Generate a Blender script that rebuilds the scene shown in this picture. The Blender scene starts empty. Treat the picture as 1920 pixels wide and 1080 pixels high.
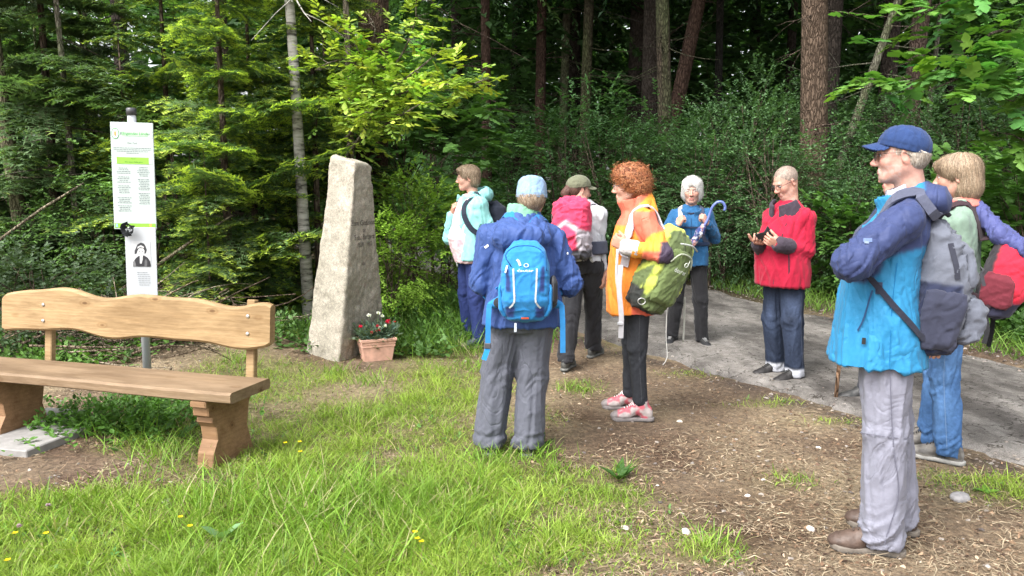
import bpy, math, random
import numpy as np
from mathutils import Vector, Matrix

# ------------------------------------------------------------------ camera, sky, sun, exposure
SC = bpy.context.scene
COL = SC.collection
FPX, HC, PT = 1450.0, 1.48, math.radians(7.38)
cam_d = bpy.data.cameras.new('camera'); cam = bpy.data.objects.new('camera', cam_d); COL.objects.link(cam)
cam_d.sensor_width = 36.0; cam_d.lens = 36.0 * FPX / 1920.0
cam_d.clip_start = 0.05; cam_d.clip_end = 2000
cam.location = (0, 0, HC); cam.rotation_euler = (math.pi / 2 - PT, 0, 0)
SC.camera = cam

SUN_EL, SUN_AZ = 52.0, 228.0          # degrees; azimuth counter-clockwise from +X: light comes from behind-left of the camera
world = bpy.data.worlds.new('World'); SC.world = world; world.use_nodes = True
wt = world.node_tree; bgn = wt.nodes['Background']
sky = wt.nodes.new('ShaderNodeTexSky'); sky.sky_type = 'NISHITA'; sky.sun_disc = False
sky.sun_elevation = math.radians(SUN_EL); sky.sun_rotation = math.radians(90 - SUN_AZ)
sky.air_density = 1.0; sky.dust_density = 5.0; sky.ozone_density = 1.0
hs = wt.nodes.new('ShaderNodeHueSaturation'); hs.inputs['Saturation'].default_value = 0.22   # thin white overcast
wt.links.new(sky.outputs[0], hs.inputs['Color']); wt.links.new(hs.outputs[0], bgn.inputs['Color'])
bgn.inputs['Strength'].default_value = 0.15
sun_d = bpy.data.lights.new('sun', 'SUN'); sun = bpy.data.objects.new('sun', sun_d); COL.objects.link(sun)
sun_d.energy = 0.7; sun_d.angle = math.radians(22); sun_d.color = (1.0, 0.97, 0.92)
_a, _e = math.radians(SUN_AZ), math.radians(SUN_EL)
_dir = Vector((math.cos(_a) * math.cos(_e), math.sin(_a) * math.cos(_e), math.sin(_e)))
sun.rotation_euler = _dir.to_track_quat('Z', 'Y').to_euler()
SC.view_settings.view_transform = 'Standard'; SC.view_settings.look = 'None'
SC.view_settings.gamma = 1.0; SC.view_settings.use_curve_mapping = False
SC.view_settings.exposure = 1.82
try:
    SC.cycles.max_bounces = 5; SC.cycles.diffuse_bounces = 3; SC.cycles.transmission_bounces = 4
    SC.cycles.use_denoising = True
except Exception:
    pass

# ------------------------------------------------------------------ helpers
RNG = np.random.default_rng(11)
_c, _s = math.cos(PT), math.sin(PT)
def gp(px, py, z=0.0):                      # where a sight line of the photograph meets the height z
    u, v = (px - 960) / FPX, -(py - 540) / FPX
    r = (u, _c + v * _s, -_s + v * _c); t = (z - HC) / r[2]
    return np.array([r[0] * t, r[1] * t, z])
def at(px, py, Y):                          # the same at depth Y
    u, v = (px - 960) / FPX, -(py - 540) / FPX
    r = (u, _c + v * _s, -_s + v * _c); t = Y / r[1]
    return np.array([r[0] * t, Y, HC + r[2] * t])

def _hash(i, j, k, seed):
    n = (i * 374761393 + j * 668265263 + k * 2147483647 + seed * 974634777) & 0xffffffff
    n = ((n ^ (n >> 13)) * 1274126177) & 0xffffffff
    return ((n ^ (n >> 16)) & 0xffff) / 65535.0
def vnoise(P, scale=1.0, seed=0):           # 3D value noise, 0..1, P (N,3)
    Q = np.asarray(P, float) * scale
    I = np.floor(Q).astype(np.int64); Fr = Q - I; Fr = Fr * Fr * (3 - 2 * Fr)
    out = 0.0
    for a in (0, 1):
        wa = Fr[:, 0] if a else 1 - Fr[:, 0]
        for b in (0, 1):
            wb = Fr[:, 1] if b else 1 - Fr[:, 1]
            for c in (0, 1):
                wc = Fr[:, 2] if c else 1 - Fr[:, 2]
                out = out + wa * wb * wc * _hash(I[:, 0] + a, I[:, 1] + b, I[:, 2] + c, seed)
    return out
def fbm(P, scale=1.0, seed=0, oct=3):
    P = np.asarray(P, float); r = 0; amp = 0.5; tot = 0
    for o in range(oct):
        r = r + amp * vnoise(P, scale * 2 ** o, seed + o * 17); tot += amp; amp *= 0.5
    return r / tot
def n2(x, y, scale, seed=0, oct=2):
    x = np.asarray(x, float); y = np.asarray(y, float)
    return fbm(np.stack([x.ravel(), y.ravel(), np.zeros(x.size)], 1), scale, seed, oct).reshape(x.shape)

def tagp(o, label=None, cat=None, group=None, kind=None):
    if label: o['label'] = label
    if cat: o['category'] = cat
    if group: o['group'] = group
    if kind: o['kind'] = kind
    return o
def link(o, parent=None):
    COL.objects.link(o)
    if parent is not None: o.parent = parent
    return o
def empty(name, loc=(0, 0, 0), rz=0.0, parent=None):
    o = bpy.data.objects.new(name, None); o.location = loc; o.rotation_euler = (0, 0, rz); o.empty_display_size = 0.1
    return link(o, parent)
def mesh_np(name, V, faces, col=None, smooth=True, mat=None, midx=None):
    """V (N,3); faces: one (M,k) array or a list of such arrays"""
    if not isinstance(faces, (list, tuple)): faces = [faces]
    faces = [np.asarray(f, np.int64) for f in faces if len(f)]
    me = bpy.data.meshes.new(name); V = np.asarray(V, np.float32)
    me.vertices.add(len(V)); me.vertices.foreach_set('co', V.ravel())
    tot = sum(len(f) for f in faces); lt = np.concatenate([np.full(len(f), f.shape[1], np.int32) for f in faces])
    loops = np.concatenate([f.ravel() for f in faces]).astype(np.int32)
    me.loops.add(len(loops)); me.loops.foreach_set('vertex_index', loops)
    me.polygons.add(tot)
    ls = np.concatenate([[0], np.cumsum(lt)[:-1]]).astype(np.int32)
    me.polygons.foreach_set('loop_start', ls)
    try: me.polygons.foreach_set('loop_total', lt)
    except Exception: pass
    me.polygons.foreach_set('use_smooth', np.full(tot, bool(smooth)))
    if midx is not None: me.polygons.foreach_set('material_index', np.asarray(midx, np.int32))
    if col is not None:
        c = np.ones((len(V), 4), np.float32); c[:, :3] = col
        at_ = me.color_attributes.new('Col', 'FLOAT_COLOR', 'POINT'); at_.data.foreach_set('color', c.ravel())
    if mat is not None:
        for m in (mat if isinstance(mat, (list, tuple)) else [mat]): me.materials.append(m)
    me.update(); me.validate(verbose=False)
    return me
def obj(name, me, parent=None, loc=None, rz=None):
    o = bpy.data.objects.new(name, me)
    if loc is not None: o.location = loc
    if rz is not None: o.rotation_euler = (0, 0, rz)
    return link(o, parent)

class MB:                                   # mixed poly builder
    def __init__(s): s.V = []; s.F = {}; s.n = 0; s.C = []
    def add(s, V, F, col=(1, 1, 1)):
        V = np.asarray(V, float); s.V.append(V)
        for f in F: s.F.setdefault(len(f), []).append([i + s.n for i in f])
        c = np.empty((len(V), 3)); c[:] = col; s.C.append(c); s.n += len(V)
        return s
    def box(s, c, size, R=None, col=(1, 1, 1), bev=0.0):
        h = np.array(size) / 2
        if bev <= 0:
            V = np.array([[x, y, z] for x in (-1, 1) for y in (-1, 1) for z in (-1, 1)], float) * h
            F = [(0, 1, 3, 2), (4, 6, 7, 5), (0, 4, 5, 1), (2, 3, 7, 6), (0, 2, 6, 4), (1, 5, 7, 3)]
        else:
            V = []; idx = {}
            for x in (-1, 1):
                for y in (-1, 1):
                    for z in (-1, 1):
                        for a in range(3):
                            p = np.array([x, y, z], float) * (h - bev); p[a] = (x, y, z)[a] * h[a]
                            idx[(x, y, z, a)] = len(V); V.append(p)
            V = np.array(V); F = []
            for a in range(3):
                b, c_ = (a + 1) % 3, (a + 2) % 3
                for sg in (-1, 1):
                    q = []
                    for u, v in ((-1, -1), (1, -1), (1, 1), (-1, 1)):
                        k = [0, 0, 0]; k[a] = sg; k[b] = u; k[c_] = v; q.append(idx[(*k, a)])
                    F.append(tuple(q if sg > 0 else q[::-1]))
                for u in (-1, 1):
                    for v in (-1, 1):
                        k0 = [0, 0, 0]; k0[b] = u; k0[c_] = v; k1 = list(k0); k0[a] = -1; k1[a] = 1
                        q = (idx[(*k0, b)], idx[(*k1, b)], idx[(*k1, c_)], idx[(*k0, c_)])
                        F.append(q if u * v > 0 else q[::-1])
            for x in (-1, 1):
                for y in (-1, 1):
                    for z in (-1, 1):
                        t = tuple(idx[(x, y, z, a)] for a in range(3)); F.append(t if x * y * z > 0 else t[::-1])
        if R is not None: V = V @ np.asarray(R, float).T
        return s.add(V + np.array(c), F, col)
    def tube(s, pts, rad, n=8, col=(1, 1, 1), cap=True, flat=None, up=None):
        """flat: (normal-list or vec) -> rectangular strap section rad=(half width, half thick)"""
        pts = np.asarray(pts, float); m = len(pts)
        T = np.gradient(pts, axis=0); T /= np.linalg.norm(T, axis=1)[:, None] + 1e-9
        if flat is not None:
            N = np.broadcast_to(np.asarray(flat, float), pts.shape).copy()
            N -= (N * T).sum(1)[:, None] * T; N /= np.linalg.norm(N, axis=1)[:, None] + 1e-9
            B = np.cross(T, N); w, t = rad
            w = np.broadcast_to(w, (m,))[:, None]; t = np.broadcast_to(t, (m,))[:, None]
            ring = [B * w + N * t, -B * w + N * t, -B * w - N * t, B * w - N * t]; n = 4
            V = np.stack([pts + r for r in ring], 1).reshape(-1, 3)
        else:
            a = np.array([0, 0, 1.0]) if abs(T[0][2]) < 0.9 else np.array([1.0, 0, 0])
            N = np.empty_like(pts); v = a
            for i in range(m):
                v = v - v.dot(T[i]) * T[i]; v /= np.linalg.norm(v) + 1e-9; N[i] = v
            B = np.cross(T, N); r = np.broadcast_to(rad, (m,))
            an = np.arange(n) * 2 * math.pi / n
            V = (pts[:, None] + r[:, None, None] * (np.cos(an)[None, :, None] * N[:, None] + np.sin(an)[None, :, None] * B[:, None])).reshape(-1, 3)
        F = [(i * n + j, i * n + (j + 1) % n, (i + 1) * n + (j + 1) % n, (i + 1) * n + j) for i in range(m - 1) for j in range(n)]
        if cap: F += [tuple(range(n))[::-1], tuple((m - 1) * n + j for j in range(n))]
        return s.add(V, F, col)
    def lathe(s, prof, n=16, c=(0, 0, 0), R=None, col=(1, 1, 1)):
        V = []; m = len(prof)
        for r, z in prof:
            for j in range(n):
                a = 2 * math.pi * j / n; V.append((r * math.cos(a), r * math.sin(a), z))
        V = np.array(V)
        F = [(i * n + j, i * n + (j + 1) % n, (i + 1) * n + (j + 1) % n, (i + 1) * n + j) for i in range(m - 1) for j in range(n)]
        F += [tuple(range(n))[::-1], tuple((m - 1) * n + j for j in range(n))]
        if R is not None: V = V @ np.asarray(R).T
        return s.add(V + np.array(c), F, col)
    def mesh(s, name, mat, smooth=False):
        return mesh_np(name, np.concatenate(s.V), [np.array(v) for v in s.F.values()], np.concatenate(s.C), smooth, mat)
    def build(s, name, mat, parent=None, smooth=False, loc=None):
        return obj(name, s.mesh(name, mat, smooth), parent, loc)

# ------------------------------------------------------------------ materials
MATS = {}
def newmat(name):
    m = bpy.data.materials.new(name); m.use_nodes = True; MATS[name] = m
    nt = m.node_tree; b = nt.nodes['Principled BSDF']
    return m, nt, b
def nd(nt, t, **kw):
    n = nt.nodes.new(t)
    for k, v in kw.items():
        if k in n.inputs: n.inputs[k].default_value = v
        else: setattr(n, k, v)
    return n
def mul_color(nt, a, b, fac=1.0, mode='MULTIPLY'):
    n = nt.nodes.new('ShaderNodeMix'); n.data_type = 'RGBA'; n.blend_type = mode; n.inputs[0].default_value = fac
    nt.links.new(a, n.inputs[6]) if not isinstance(a, tuple) else setattr(n.inputs[6], 'default_value', a)
    nt.links.new(b, n.inputs[7]) if not isinstance(b, tuple) else setattr(n.inputs[7], 'default_value', b)
    return n
def ramp(nt, src, stops):
    r = nt.nodes.new('ShaderNodeValToRGB'); e = r.color_ramp.elements
    while len(e) < len(stops): e.new(0.5)
    for el, (p, c) in zip(e, stops): el.position = p; el.color = (*c, 1) if len(c) == 3 else c
    nt.links.new(src, r.inputs[0]); return r
def bump(nt, b, src, strength, dist):
    n = nt.nodes.new('ShaderNodeBump'); n.inputs['Strength'].default_value = strength; n.inputs['Distance'].default_value = dist
    nt.links.new(src, n.inputs['Height'])
    if b.inputs['Normal'].is_linked: nt.links.new(b.inputs['Normal'].links[0].from_socket, n.inputs['Normal'])
    nt.links.new(n.outputs[0], b.inputs['Normal']); return n
def coords(nt, scale=(1, 1, 1), kind='Object'):
    tc = nt.nodes.new('ShaderNodeTexCoord'); mp = nt.nodes.new('ShaderNodeMapping'); mp.inputs['Scale'].default_value = scale
    nt.links.new(tc.outputs[kind], mp.inputs[0]); return mp.outputs[0]
def noise(nt, vec, scale, detail=4, rough=0.55):
    n = nd(nt, 'ShaderNodeTexNoise', Scale=scale, Detail=detail, Roughness=rough)
    if vec is not None: nt.links.new(vec, n.inputs['Vector'])
    return n
def mat_attr(name, rough=0.7, var=0.25, nscale=30, bstr=0.3, bdist=0.003, bscale=200, spec=0.3, sheen=0.0, trans=0.0, fine=None):
    """colour from the Col attribute, with mottling, bump, optional translucency for leaves"""
    m, nt, b = newmat(name)
    a = nd(nt, 'ShaderNodeAttribute', attribute_name='Col'); v = coords(nt)
    nz = noise(nt, v, nscale); lo, hi = 1 - var, 1 + var
    r = ramp(nt, nz.outputs[0], [(0.3, (lo,) * 3), (0.7, (hi,) * 3)])
    mx = mul_color(nt, a.outputs['Color'], r.outputs[0])
    nt.links.new(mx.outputs[2], b.inputs['Base Color']); b.inputs['Roughness'].default_value = rough
    b.inputs['Specular IOR Level'].default_value = spec
    if sheen: b.inputs['Sheen Weight'].default_value = sheen
    if bstr: bump(nt, b, noise(nt, v, bscale, 3).outputs[0], bstr, bdist)
    if fine: bump(nt, b, noise(nt, v, fine[0], 2).outputs[0], fine[1], fine[2])
    if trans:
        out = nt.nodes['Material Output']; tr = nt.nodes.new('ShaderNodeBsdfTranslucent')
        ty = mul_color(nt, mx.outputs[2], (1.1, 1.25, 0.55, 1)); nt.links.new(ty.outputs[2], tr.inputs['Color'])
        ms = nt.nodes.new('ShaderNodeMixShader'); ms.inputs[0].default_value = trans
        nt.links.new(b.outputs[0], ms.inputs[1]); nt.links.new(tr.outputs[0], ms.inputs[2]); nt.links.new(ms.outputs[0], out.inputs['Surface'])
    return m
M_leaf = mat_attr('leaf', 0.5, 0.12, 8, 0, spec=0.3, trans=0.33)
M_grass = mat_attr('grass_blade', 0.5, 0.1, 6, 0, spec=0.25, trans=0.35)
M_fabric = mat_attr('fabric', 0.85, 0.09, 25, 0.35, 0.004, 70, 0.15, 0.1, fine=(700, 0.4, 0.001))
M_shell = mat_attr('shell_fabric', 0.62, 0.08, 18, 0.45, 0.006, 40, 0.22, 0.05, fine=(600, 0.3, 0.001))
M_denim = mat_attr('denim', 0.8, 0.16, 60, 0.3, 0.002, 120, 0.2, fine=(1200, 0.3, 0.0005))
M_skin = mat_attr('skin', 0.55, 0.13, 55, 0.35, 0.0015, 300, 0.35, fine=(90, .25, .002))
M_skin.node_tree.nodes['Principled BSDF'].inputs['Subsurface Weight'].default_value = 0.12
M_skin.node_tree.nodes['Principled BSDF'].inputs['Subsurface Radius'].default_value = (0.012, 0.005, 0.003)
M_hair = mat_attr('hair', 0.55, 0.25, 120, 0.3, .003, 220, spec=0.3)
def _wrinkle(m, sc, strength, dist, stretch=(1, 1, .55)):
    """fine creases of worn cloth as relief"""
    nt = m.node_tree; b = nt.nodes['Principled BSDF']; v = coords(nt, stretch); n = nd(nt, 'ShaderNodeTexNoise', Scale=sc, Detail=2.5, Roughness=.5, Distortion=1.2); nt.links.new(v, n.inputs['Vector'])
    r = ramp(nt, n.outputs[0], [(.30, (.75,) * 3), (.44, (.9,) * 3), (.5, (0,) * 3), (.56, (.9,) * 3), (.75, (.7,) * 3)]); bump(nt, b, r.outputs[0], strength, dist)
_wrinkle(M_shell, 6.5, .42, .008); _wrinkle(M_fabric, 7, .2, .006); _wrinkle(M_denim, 10, .3, .005)
M_leather = mat_attr('leather', 0.55, 0.2, 40, 0.35, 0.002, 160, 0.4)
M_rubber = mat_attr('rubber', 0.7, 0.15, 60, 0.3, 0.002, 150, 0.3)
M_plastic = mat_attr('plastic', 0.35, 0.04, 20, 0.0, spec=0.5)
M_metal = mat_attr('metal', 0.35, 0.06, 40, 0.05, 0.001, 200, 0.5)
M_metal.node_tree.nodes['Principled BSDF'].inputs['Metallic'].default_value = 0.8
M_litter = mat_attr('litter', 0.85, 0.2, 40, 0.2, 0.002, 150, 0.2)
M_print = mat_attr('print', 0.35, 0.02, 5, 0, spec=0.4)
M_bark = mat_attr('bark', 0.9, 0.3, 12, 0, spec=0.15)
def _bark():
    nt = M_bark.node_tree; b = nt.nodes['Principled BSDF']
    v = coords(nt, (1, 1, 0.3)); vo = nd(nt, 'ShaderNodeTexVoronoi', Scale=26.0); vo.feature = 'DISTANCE_TO_EDGE'
    nz = noise(nt, v, 9, 4); mixv = nt.nodes.new('ShaderNodeVectorMath'); mixv.operation = 'MULTIPLY_ADD'
    mixv.inputs[1].default_value = (0.12, 0.12, 0.12); nt.links.new(nz.outputs['Color'], mixv.inputs[0]); nt.links.new(v, mixv.inputs[2])
    nt.links.new(mixv.outputs[0], vo.inputs['Vector'])
    r = ramp(nt, vo.outputs['Distance'], [(0.0, (0, 0, 0)), (0.25, (1, 1, 1))]); bump(nt, b, r.outputs[0], 0.9, 0.02)
    old = b.inputs['Base Color'].links[0].from_socket
    r2 = ramp(nt, vo.outputs['Distance'], [(0.0, (0.4, 0.38, 0.36)), (0.2, (1.1, 1.1, 1.1))])
    mx = mul_color(nt, old, r2.outputs[0]); nt.links.new(mx.outputs[2], b.inputs['Base Color'])
_bark()
# ------------------------------------------------------------------ ground and road
def poly_interp(P, step):
    P = np.asarray(P, float)
    # catmull-rom resample
    Q = np.vstack([2 * P[0] - P[1], P, 2 * P[-1] - P[-2]]); out = []
    for i in range(1, len(Q) - 2):
        n = max(2, int(np.linalg.norm(Q[i + 1] - Q[i]) / step)); t = np.linspace(0, 1, n, endpoint=False)[:, None]
        out.append(0.5 * ((2 * Q[i]) + (-Q[i - 1] + Q[i + 1]) * t + (2 * Q[i - 1] - 5 * Q[i] + 4 * Q[i + 1] - Q[i + 2]) * t ** 2 + (-Q[i - 1] + 3 * Q[i] - 3 * Q[i + 1] + Q[i + 2]) * t ** 3))
    out.append(P[-1:]); return np.vstack(out)
NEAR = poly_interp([(7.2, -6), (5.0, -1.0), (3.75, 1.9), (2.95, 3.7), (2.55, 4.52), (2.27, 5.16), (1.82, 5.87), (1.28, 6.85), (0.7, 8.21), (0.0, 10.31), (-0.9, 12.8), (-2.2, 15.4), (-4.6, 18.6), (-9, 22.5), (-16, 27)], 0.12)
FAR = poly_interp([(10.5, -6), (7.4, -1.0), (5.8, 2.2), (4.9, 4.3), (4.3, 6.0), (4.0, 7.3), (3.72, 8.61), (3.2, 10.31), (2.75, 12.2), (2.2, 14.6), (1.2, 17.4), (-0.5, 21.0), (-3.2, 24.4), (-9, 28.6), (-16, 32.5)], 0.12)
def resample(P, n):
    d = np.concatenate([[0], np.cumsum(np.linalg.norm(np.diff(P, axis=0), axis=1))]); t = np.linspace(0, d[-1], n)
    return np.stack([np.interp(t, d, P[:, 0]), np.interp(t, d, P[:, 1])], 1)
NS = 420
RN, RF = resample(NEAR, NS), resample(FAR, NS)
RMID, RHW = (RN + RF) / 2, np.linalg.norm(RN - RF, axis=1) / 2
def road_sd(x, y):                          # <0 on the asphalt
    x = np.asarray(x, float); y = np.asarray(y, float); sh = x.shape
    P = np.stack([x.ravel(), y.ravel()], 1); out = np.empty(len(P))
    M = RMID[::3]; N_, F_ = RN[::3], RF[::3]
    for a in range(0, len(P), 20000):
        p = P[a:a + 20000]; i = ((p[:, None] - M[None]) ** 2).sum(2).argmin(1)
        ax = F_[i] - N_[i]; L = np.linalg.norm(ax, axis=1); s = ((p - N_[i]) * ax).sum(1) / L
        out[a:a + 20000] = np.maximum(-s, s - L)
    return out.reshape(sh)
def hgt0(x, y):
    x = np.asarray(x, float); y = np.asarray(y, float)
    h = 0.05 * (n2(x, y, 0.8, 3) - 0.5) + 0.022 * (n2(x, y, 5.0, 5) - 0.5)
    h = h + 0.16 * np.exp(-(((x + 2.5) / 0.7) ** 2 + ((y - 6.9) / 0.6) ** 2))          # mossy mound behind the bench
    far = np.clip((y - 9) / 25, 0, 1); h = h + 0.5 * far * (n2(x, y, 0.12, 8) - 0.4)
    return h
def hgt(x, y):
    sd = road_sd(x, y); h = hgt0(x, y)
    w = np.clip(sd / 0.5, 0, 1); w = w * w * (3 - 2 * w)
    return h * w + (-0.03) * np.clip(-(sd - 0.02) / 0.1, 0, 1)
def axis(a, b, st, far, g=1.35):
    m = list(np.arange(a, b + 1e-6, st)); d = st; lo, hi = a, b; L, Rr = [], []
    while hi < far: d *= g; hi += d; lo -= d; Rr.append(hi); L.append(lo)
    return np.array(L[::-1] + m + Rr)
xs = axis(-5.0, 5.6, 0.05, 400); ys = axis(1.6, 12.0, 0.05, 400)
GX, GY = np.meshgrid(xs, ys, indexing='ij')
SDG = road_sd(GX, GY)
_w = np.clip(SDG / 0.5, 0, 1); _w = _w * _w * (3 - 2 * _w)
GZ = hgt0(GX, GY) * _w - 0.03 * np.clip(-(SDG - 0.02) / 0.1, 0, 1)
def blob(x, y, px, py, rx, ry, w=1.0):      # soft patch round a point of the ground
    c = gp(px, py); return w * np.exp(-(((x - c[0]) / rx) ** 2 + ((y - c[1]) / ry) ** 2))
def green(x, y):                            # how grassy the ground is, 0..1
    g = 0
    for px, py, rx, ry, w in [(600, 1010, 1.0, .45, 1.3), (250, 1010, .9, .45, 1.2), (850, 1020, .45, .5, 1.2), (620, 890, .55, .35, 1.0), (800, 820, .5, .45, .9),
                              (960, 900, .4, .3, .95), (700, 770, .55, .4, .8), (550, 800, .4, .35, .75), (500, 740, .35, .3, .6), (470, 690, .4, .4, .55), (560, 700, .3, .3, .5), (780, 700, .3, .3, .6), (400, 720, .4, .4, .5), (820, 740, .4, .4, .7), (1010, 780, .2, .25, .35), (620, 710, .25, .25, .7), (880, 720, .35, .6, .7), (1085, 725, .16, .25, .8),
                              (1130, 930, .22, .16, .5), (300, 830, .3, .5, .8), (100, 960, .6, .2, .8), (450, 860, .3, .25, .8), (1330, 700, .35, .16, .55), (1450, 755, .3, .12, .5),
                              (1330, 1040, .12, .1, .8), (830, 640, .35, .8, 1.0), (1850, 910, .3, .2, .6), (1180, 640, .25, .4, .6), (770, 640, .3, .5, .9), (1580, 790, .3, .1, .4),
                              (30, 1040, .5, .3, 1.0), (1480, 900, .15, .12, .3), (1920, 930, .3, .15, .5)]:
        g = g + blob(x, y, px, py, rx, ry, w)
    g = g * (0.45 + 1.1 * n2(x, y, 3.2, 21))
    for px, py, rx, ry, w in [(110, 880, .42, .2, .9), (960, 985, .22, .12, .8), (640, 650, .5, .4, .5), (740, 855, .2, .08, .5), (380, 905, .2, .05, .5)]:
        g = g - blob(x, y, px, py, rx, ry, w)
    return np.clip(g, 0, 1)
GRN = green(GX, GY)
LIT = np.clip(n2(GX, GY, 1.6, 31) * 1.6 - 0.35, 0, 1)
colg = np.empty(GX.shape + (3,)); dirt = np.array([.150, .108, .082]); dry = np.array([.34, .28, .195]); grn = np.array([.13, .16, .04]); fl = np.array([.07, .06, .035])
m1 = LIT[..., None]; colg[:] = dirt * (1 - m1) + dry * m1
dk = np.clip(1.4 * n2(GX, GY, 2.3, 77) - 0.55, 0, 0.75)[..., None]; colg = colg * (1 - dk) + np.array([.095, .058, .042]) * dk
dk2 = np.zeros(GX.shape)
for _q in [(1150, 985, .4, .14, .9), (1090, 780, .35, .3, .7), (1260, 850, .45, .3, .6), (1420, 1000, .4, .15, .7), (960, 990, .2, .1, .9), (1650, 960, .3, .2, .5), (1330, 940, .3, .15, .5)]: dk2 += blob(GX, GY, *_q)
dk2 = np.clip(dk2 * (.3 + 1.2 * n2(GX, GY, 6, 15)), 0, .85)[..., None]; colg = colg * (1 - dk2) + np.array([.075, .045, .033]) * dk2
m2 = (np.clip(GRN * 0.8, 0, 1))[..., None]; colg = colg * (1 - m2) + grn * m2
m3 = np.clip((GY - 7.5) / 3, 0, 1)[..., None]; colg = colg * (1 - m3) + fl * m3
edge = np.exp(-((SDG - 0.10) / 0.16) ** 2)[..., None] * (0.9 * np.clip(2 * n2(GX, GY, 4, 9) - 0.4, 0, 1))[..., None]
colg = colg * (1 - edge) + np.array([.085, .07, .06]) * edge
nx, ny = GX.shape; I = np.arange(nx * ny).reshape(nx, ny)
Fq = np.stack([I[:-1, :-1], I[1:, :-1], I[1:, 1:], I[:-1, 1:]], -1).reshape(-1, 4)
m_ground, nt, b = newmat('ground_soil')
a = nd(nt, 'ShaderNodeAttribute', attribute_name='Col'); v = coords(nt)
nA, nB = noise(nt, v, 28, 6, 0.7), noise(nt, v, 150, 4, 0.7)
rA = ramp(nt, nA.outputs[0], [(0.3, (.55, .52, .5)), (0.55, (1, 1, 1)), (0.75, (1.6, 1.5, 1.35))])
rB = ramp(nt, nB.outputs[0], [(0.35, (.6, .6, .6)), (0.7, (1.4, 1.35, 1.3))])
vo = nd(nt, 'ShaderNodeTexVoronoi', Scale=55.0); nt.links.new(v, vo.inputs['Vector'])
rV = ramp(nt, vo.outputs['Color'], [(0.2, (.7, .7, .7)), (0.9, (1.25, 1.2, 1.1))])
x1 = mul_color(nt, a.outputs['Color'], rA.outputs[0]); x2 = mul_color(nt, x1.outputs[2], rB.outputs[0], 0.8); x3 = mul_color(nt, x2.outputs[2], rV.outputs[0], 0.7)
nt.links.new(x3.outputs[2], b.inputs['Base Color']); b.inputs['Roughness'].default_value = 0.95; b.inputs['Specular IOR Level'].default_value = 0.1
bump(nt, b, nA.outputs[0], 0.8, 0.03); bump(nt, b, nB.outputs[0], 0.7, 0.008)
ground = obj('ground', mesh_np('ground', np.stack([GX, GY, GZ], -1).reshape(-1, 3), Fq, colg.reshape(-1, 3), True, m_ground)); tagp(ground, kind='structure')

# asphalt road: worn, patched, cracked
NCR = 26
tt = np.linspace(0, 1, NCR)
wobN = (n2(np.arange(NS) * 0.25, np.zeros(NS), 1.0, 4, 3) - 0.5) * 0.22; wobF = (n2(np.arange(NS) * 0.25, np.full(NS, 9.), 1.0, 6, 3) - 0.5) * 0.25
ax_ = RF - RN; ax_ /= np.linalg.norm(ax_, axis=1)[:, None]
A0, A1 = RN + ax_ * wobN[:, None], RF + ax_ * wobF[:, None]
RP = A0[:, None] * (1 - tt)[None, :, None] + A1[:, None] * tt[None, :, None]
rz_ = 0.012 + 0.02 * np.sin(math.pi * tt)[None] + 0.008 * (n2(RP[..., 0], RP[..., 1], 1.5, 12) - 0.5)
rz_[:, 0] = -0.03; rz_[:, -1] = -0.03
RV = np.concatenate([RP, rz_[..., None]], -1).reshape(-1, 3)
I = np.arange(NS * NCR).reshape(NS, NCR); Fr = np.stack([I[:-1, :-1], I[:-1, 1:], I[1:, 1:], I[1:, :-1]], -1).reshape(-1, 4)
m_road, nt, b = newmat('asphalt')
v = coords(nt); n1_, n2_, n3_ = noise(nt, coords(nt, (1.6, .6, 1)), 1.1, 7, 0.68), noise(nt, v, 9, 5, 0.7), noise(nt, v, 170, 3, 0.8)
vo = nd(nt, 'ShaderNodeTexVoronoi', Scale=5.5); vo.feature = 'DISTANCE_TO_EDGE'
mv = nt.nodes.new('ShaderNodeVectorMath'); mv.operation = 'MULTIPLY_ADD'; mv.inputs[1].default_value = (0.55, 0.55, 0.55)
nw = noise(nt, v, 4, 4, 0.6); nt.links.new(nw.outputs['Color'], mv.inputs[0]); nt.links.new(v, mv.inputs[2]); nt.links.new(mv.outputs[0], vo.inputs['Vector'])
base = ramp(nt, n1_.outputs[0], [(0.3, (.045, .041, .039)), (0.42, (.08, .074, .070)), (0.5, (.135, .127, .120)), (0.6, (.215, .203, .192)), (0.75, (.25, .236, .222))])
fine = ramp(nt, n3_.outputs[0], [(0.35, (.55, .55, .55)), (0.65, (1.35, 1.33, 1.3))]); mid = ramp(nt, n2_.outputs[0], [(0.35, (.7, .68, .66)), (0.65, (1.15, 1.15, 1.15))])
crk = ramp(nt, vo.outputs['Distance'], [(0.0, (.22, .2, .18)), (0.018, (.35, .33, .3)), (0.05, (1, 1, 1))])
mask = ramp(nt, n2_.outputs[0], [(0.46, (1, 1, 1)), (0.54, (0, 0, 0))])
c1 = mul_color(nt, base.outputs[0], fine.outputs[0]); c2 = mul_color(nt, c1.outputs[2], mid.outputs[0]); c3 = mul_color(nt, c2.outputs[2], crk.outputs[0])
c4 = nt.nodes.new('ShaderNodeMix'); c4.data_type = 'RGBA'; nt.links.new(mask.outputs[0], c4.inputs[0]); nt.links.new(c3.outputs[2], c4.inputs[6]); nt.links.new(c2.outputs[2], c4.inputs[7])
nt.links.new(c4.outputs[2], b.inputs['Base Color']); b.inputs['Roughness'].default_value = 0.85; b.inputs['Specular IOR Level'].default_value = 0.25
bump(nt, b, n3_.outputs[0], 0.6, 0.006); bump(nt, b, crk.outputs[0], 0.5, 0.008)
road = obj('road', mesh_np('road', RV, Fr, None, True, m_road)); tagp(road, kind='structure')
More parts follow.
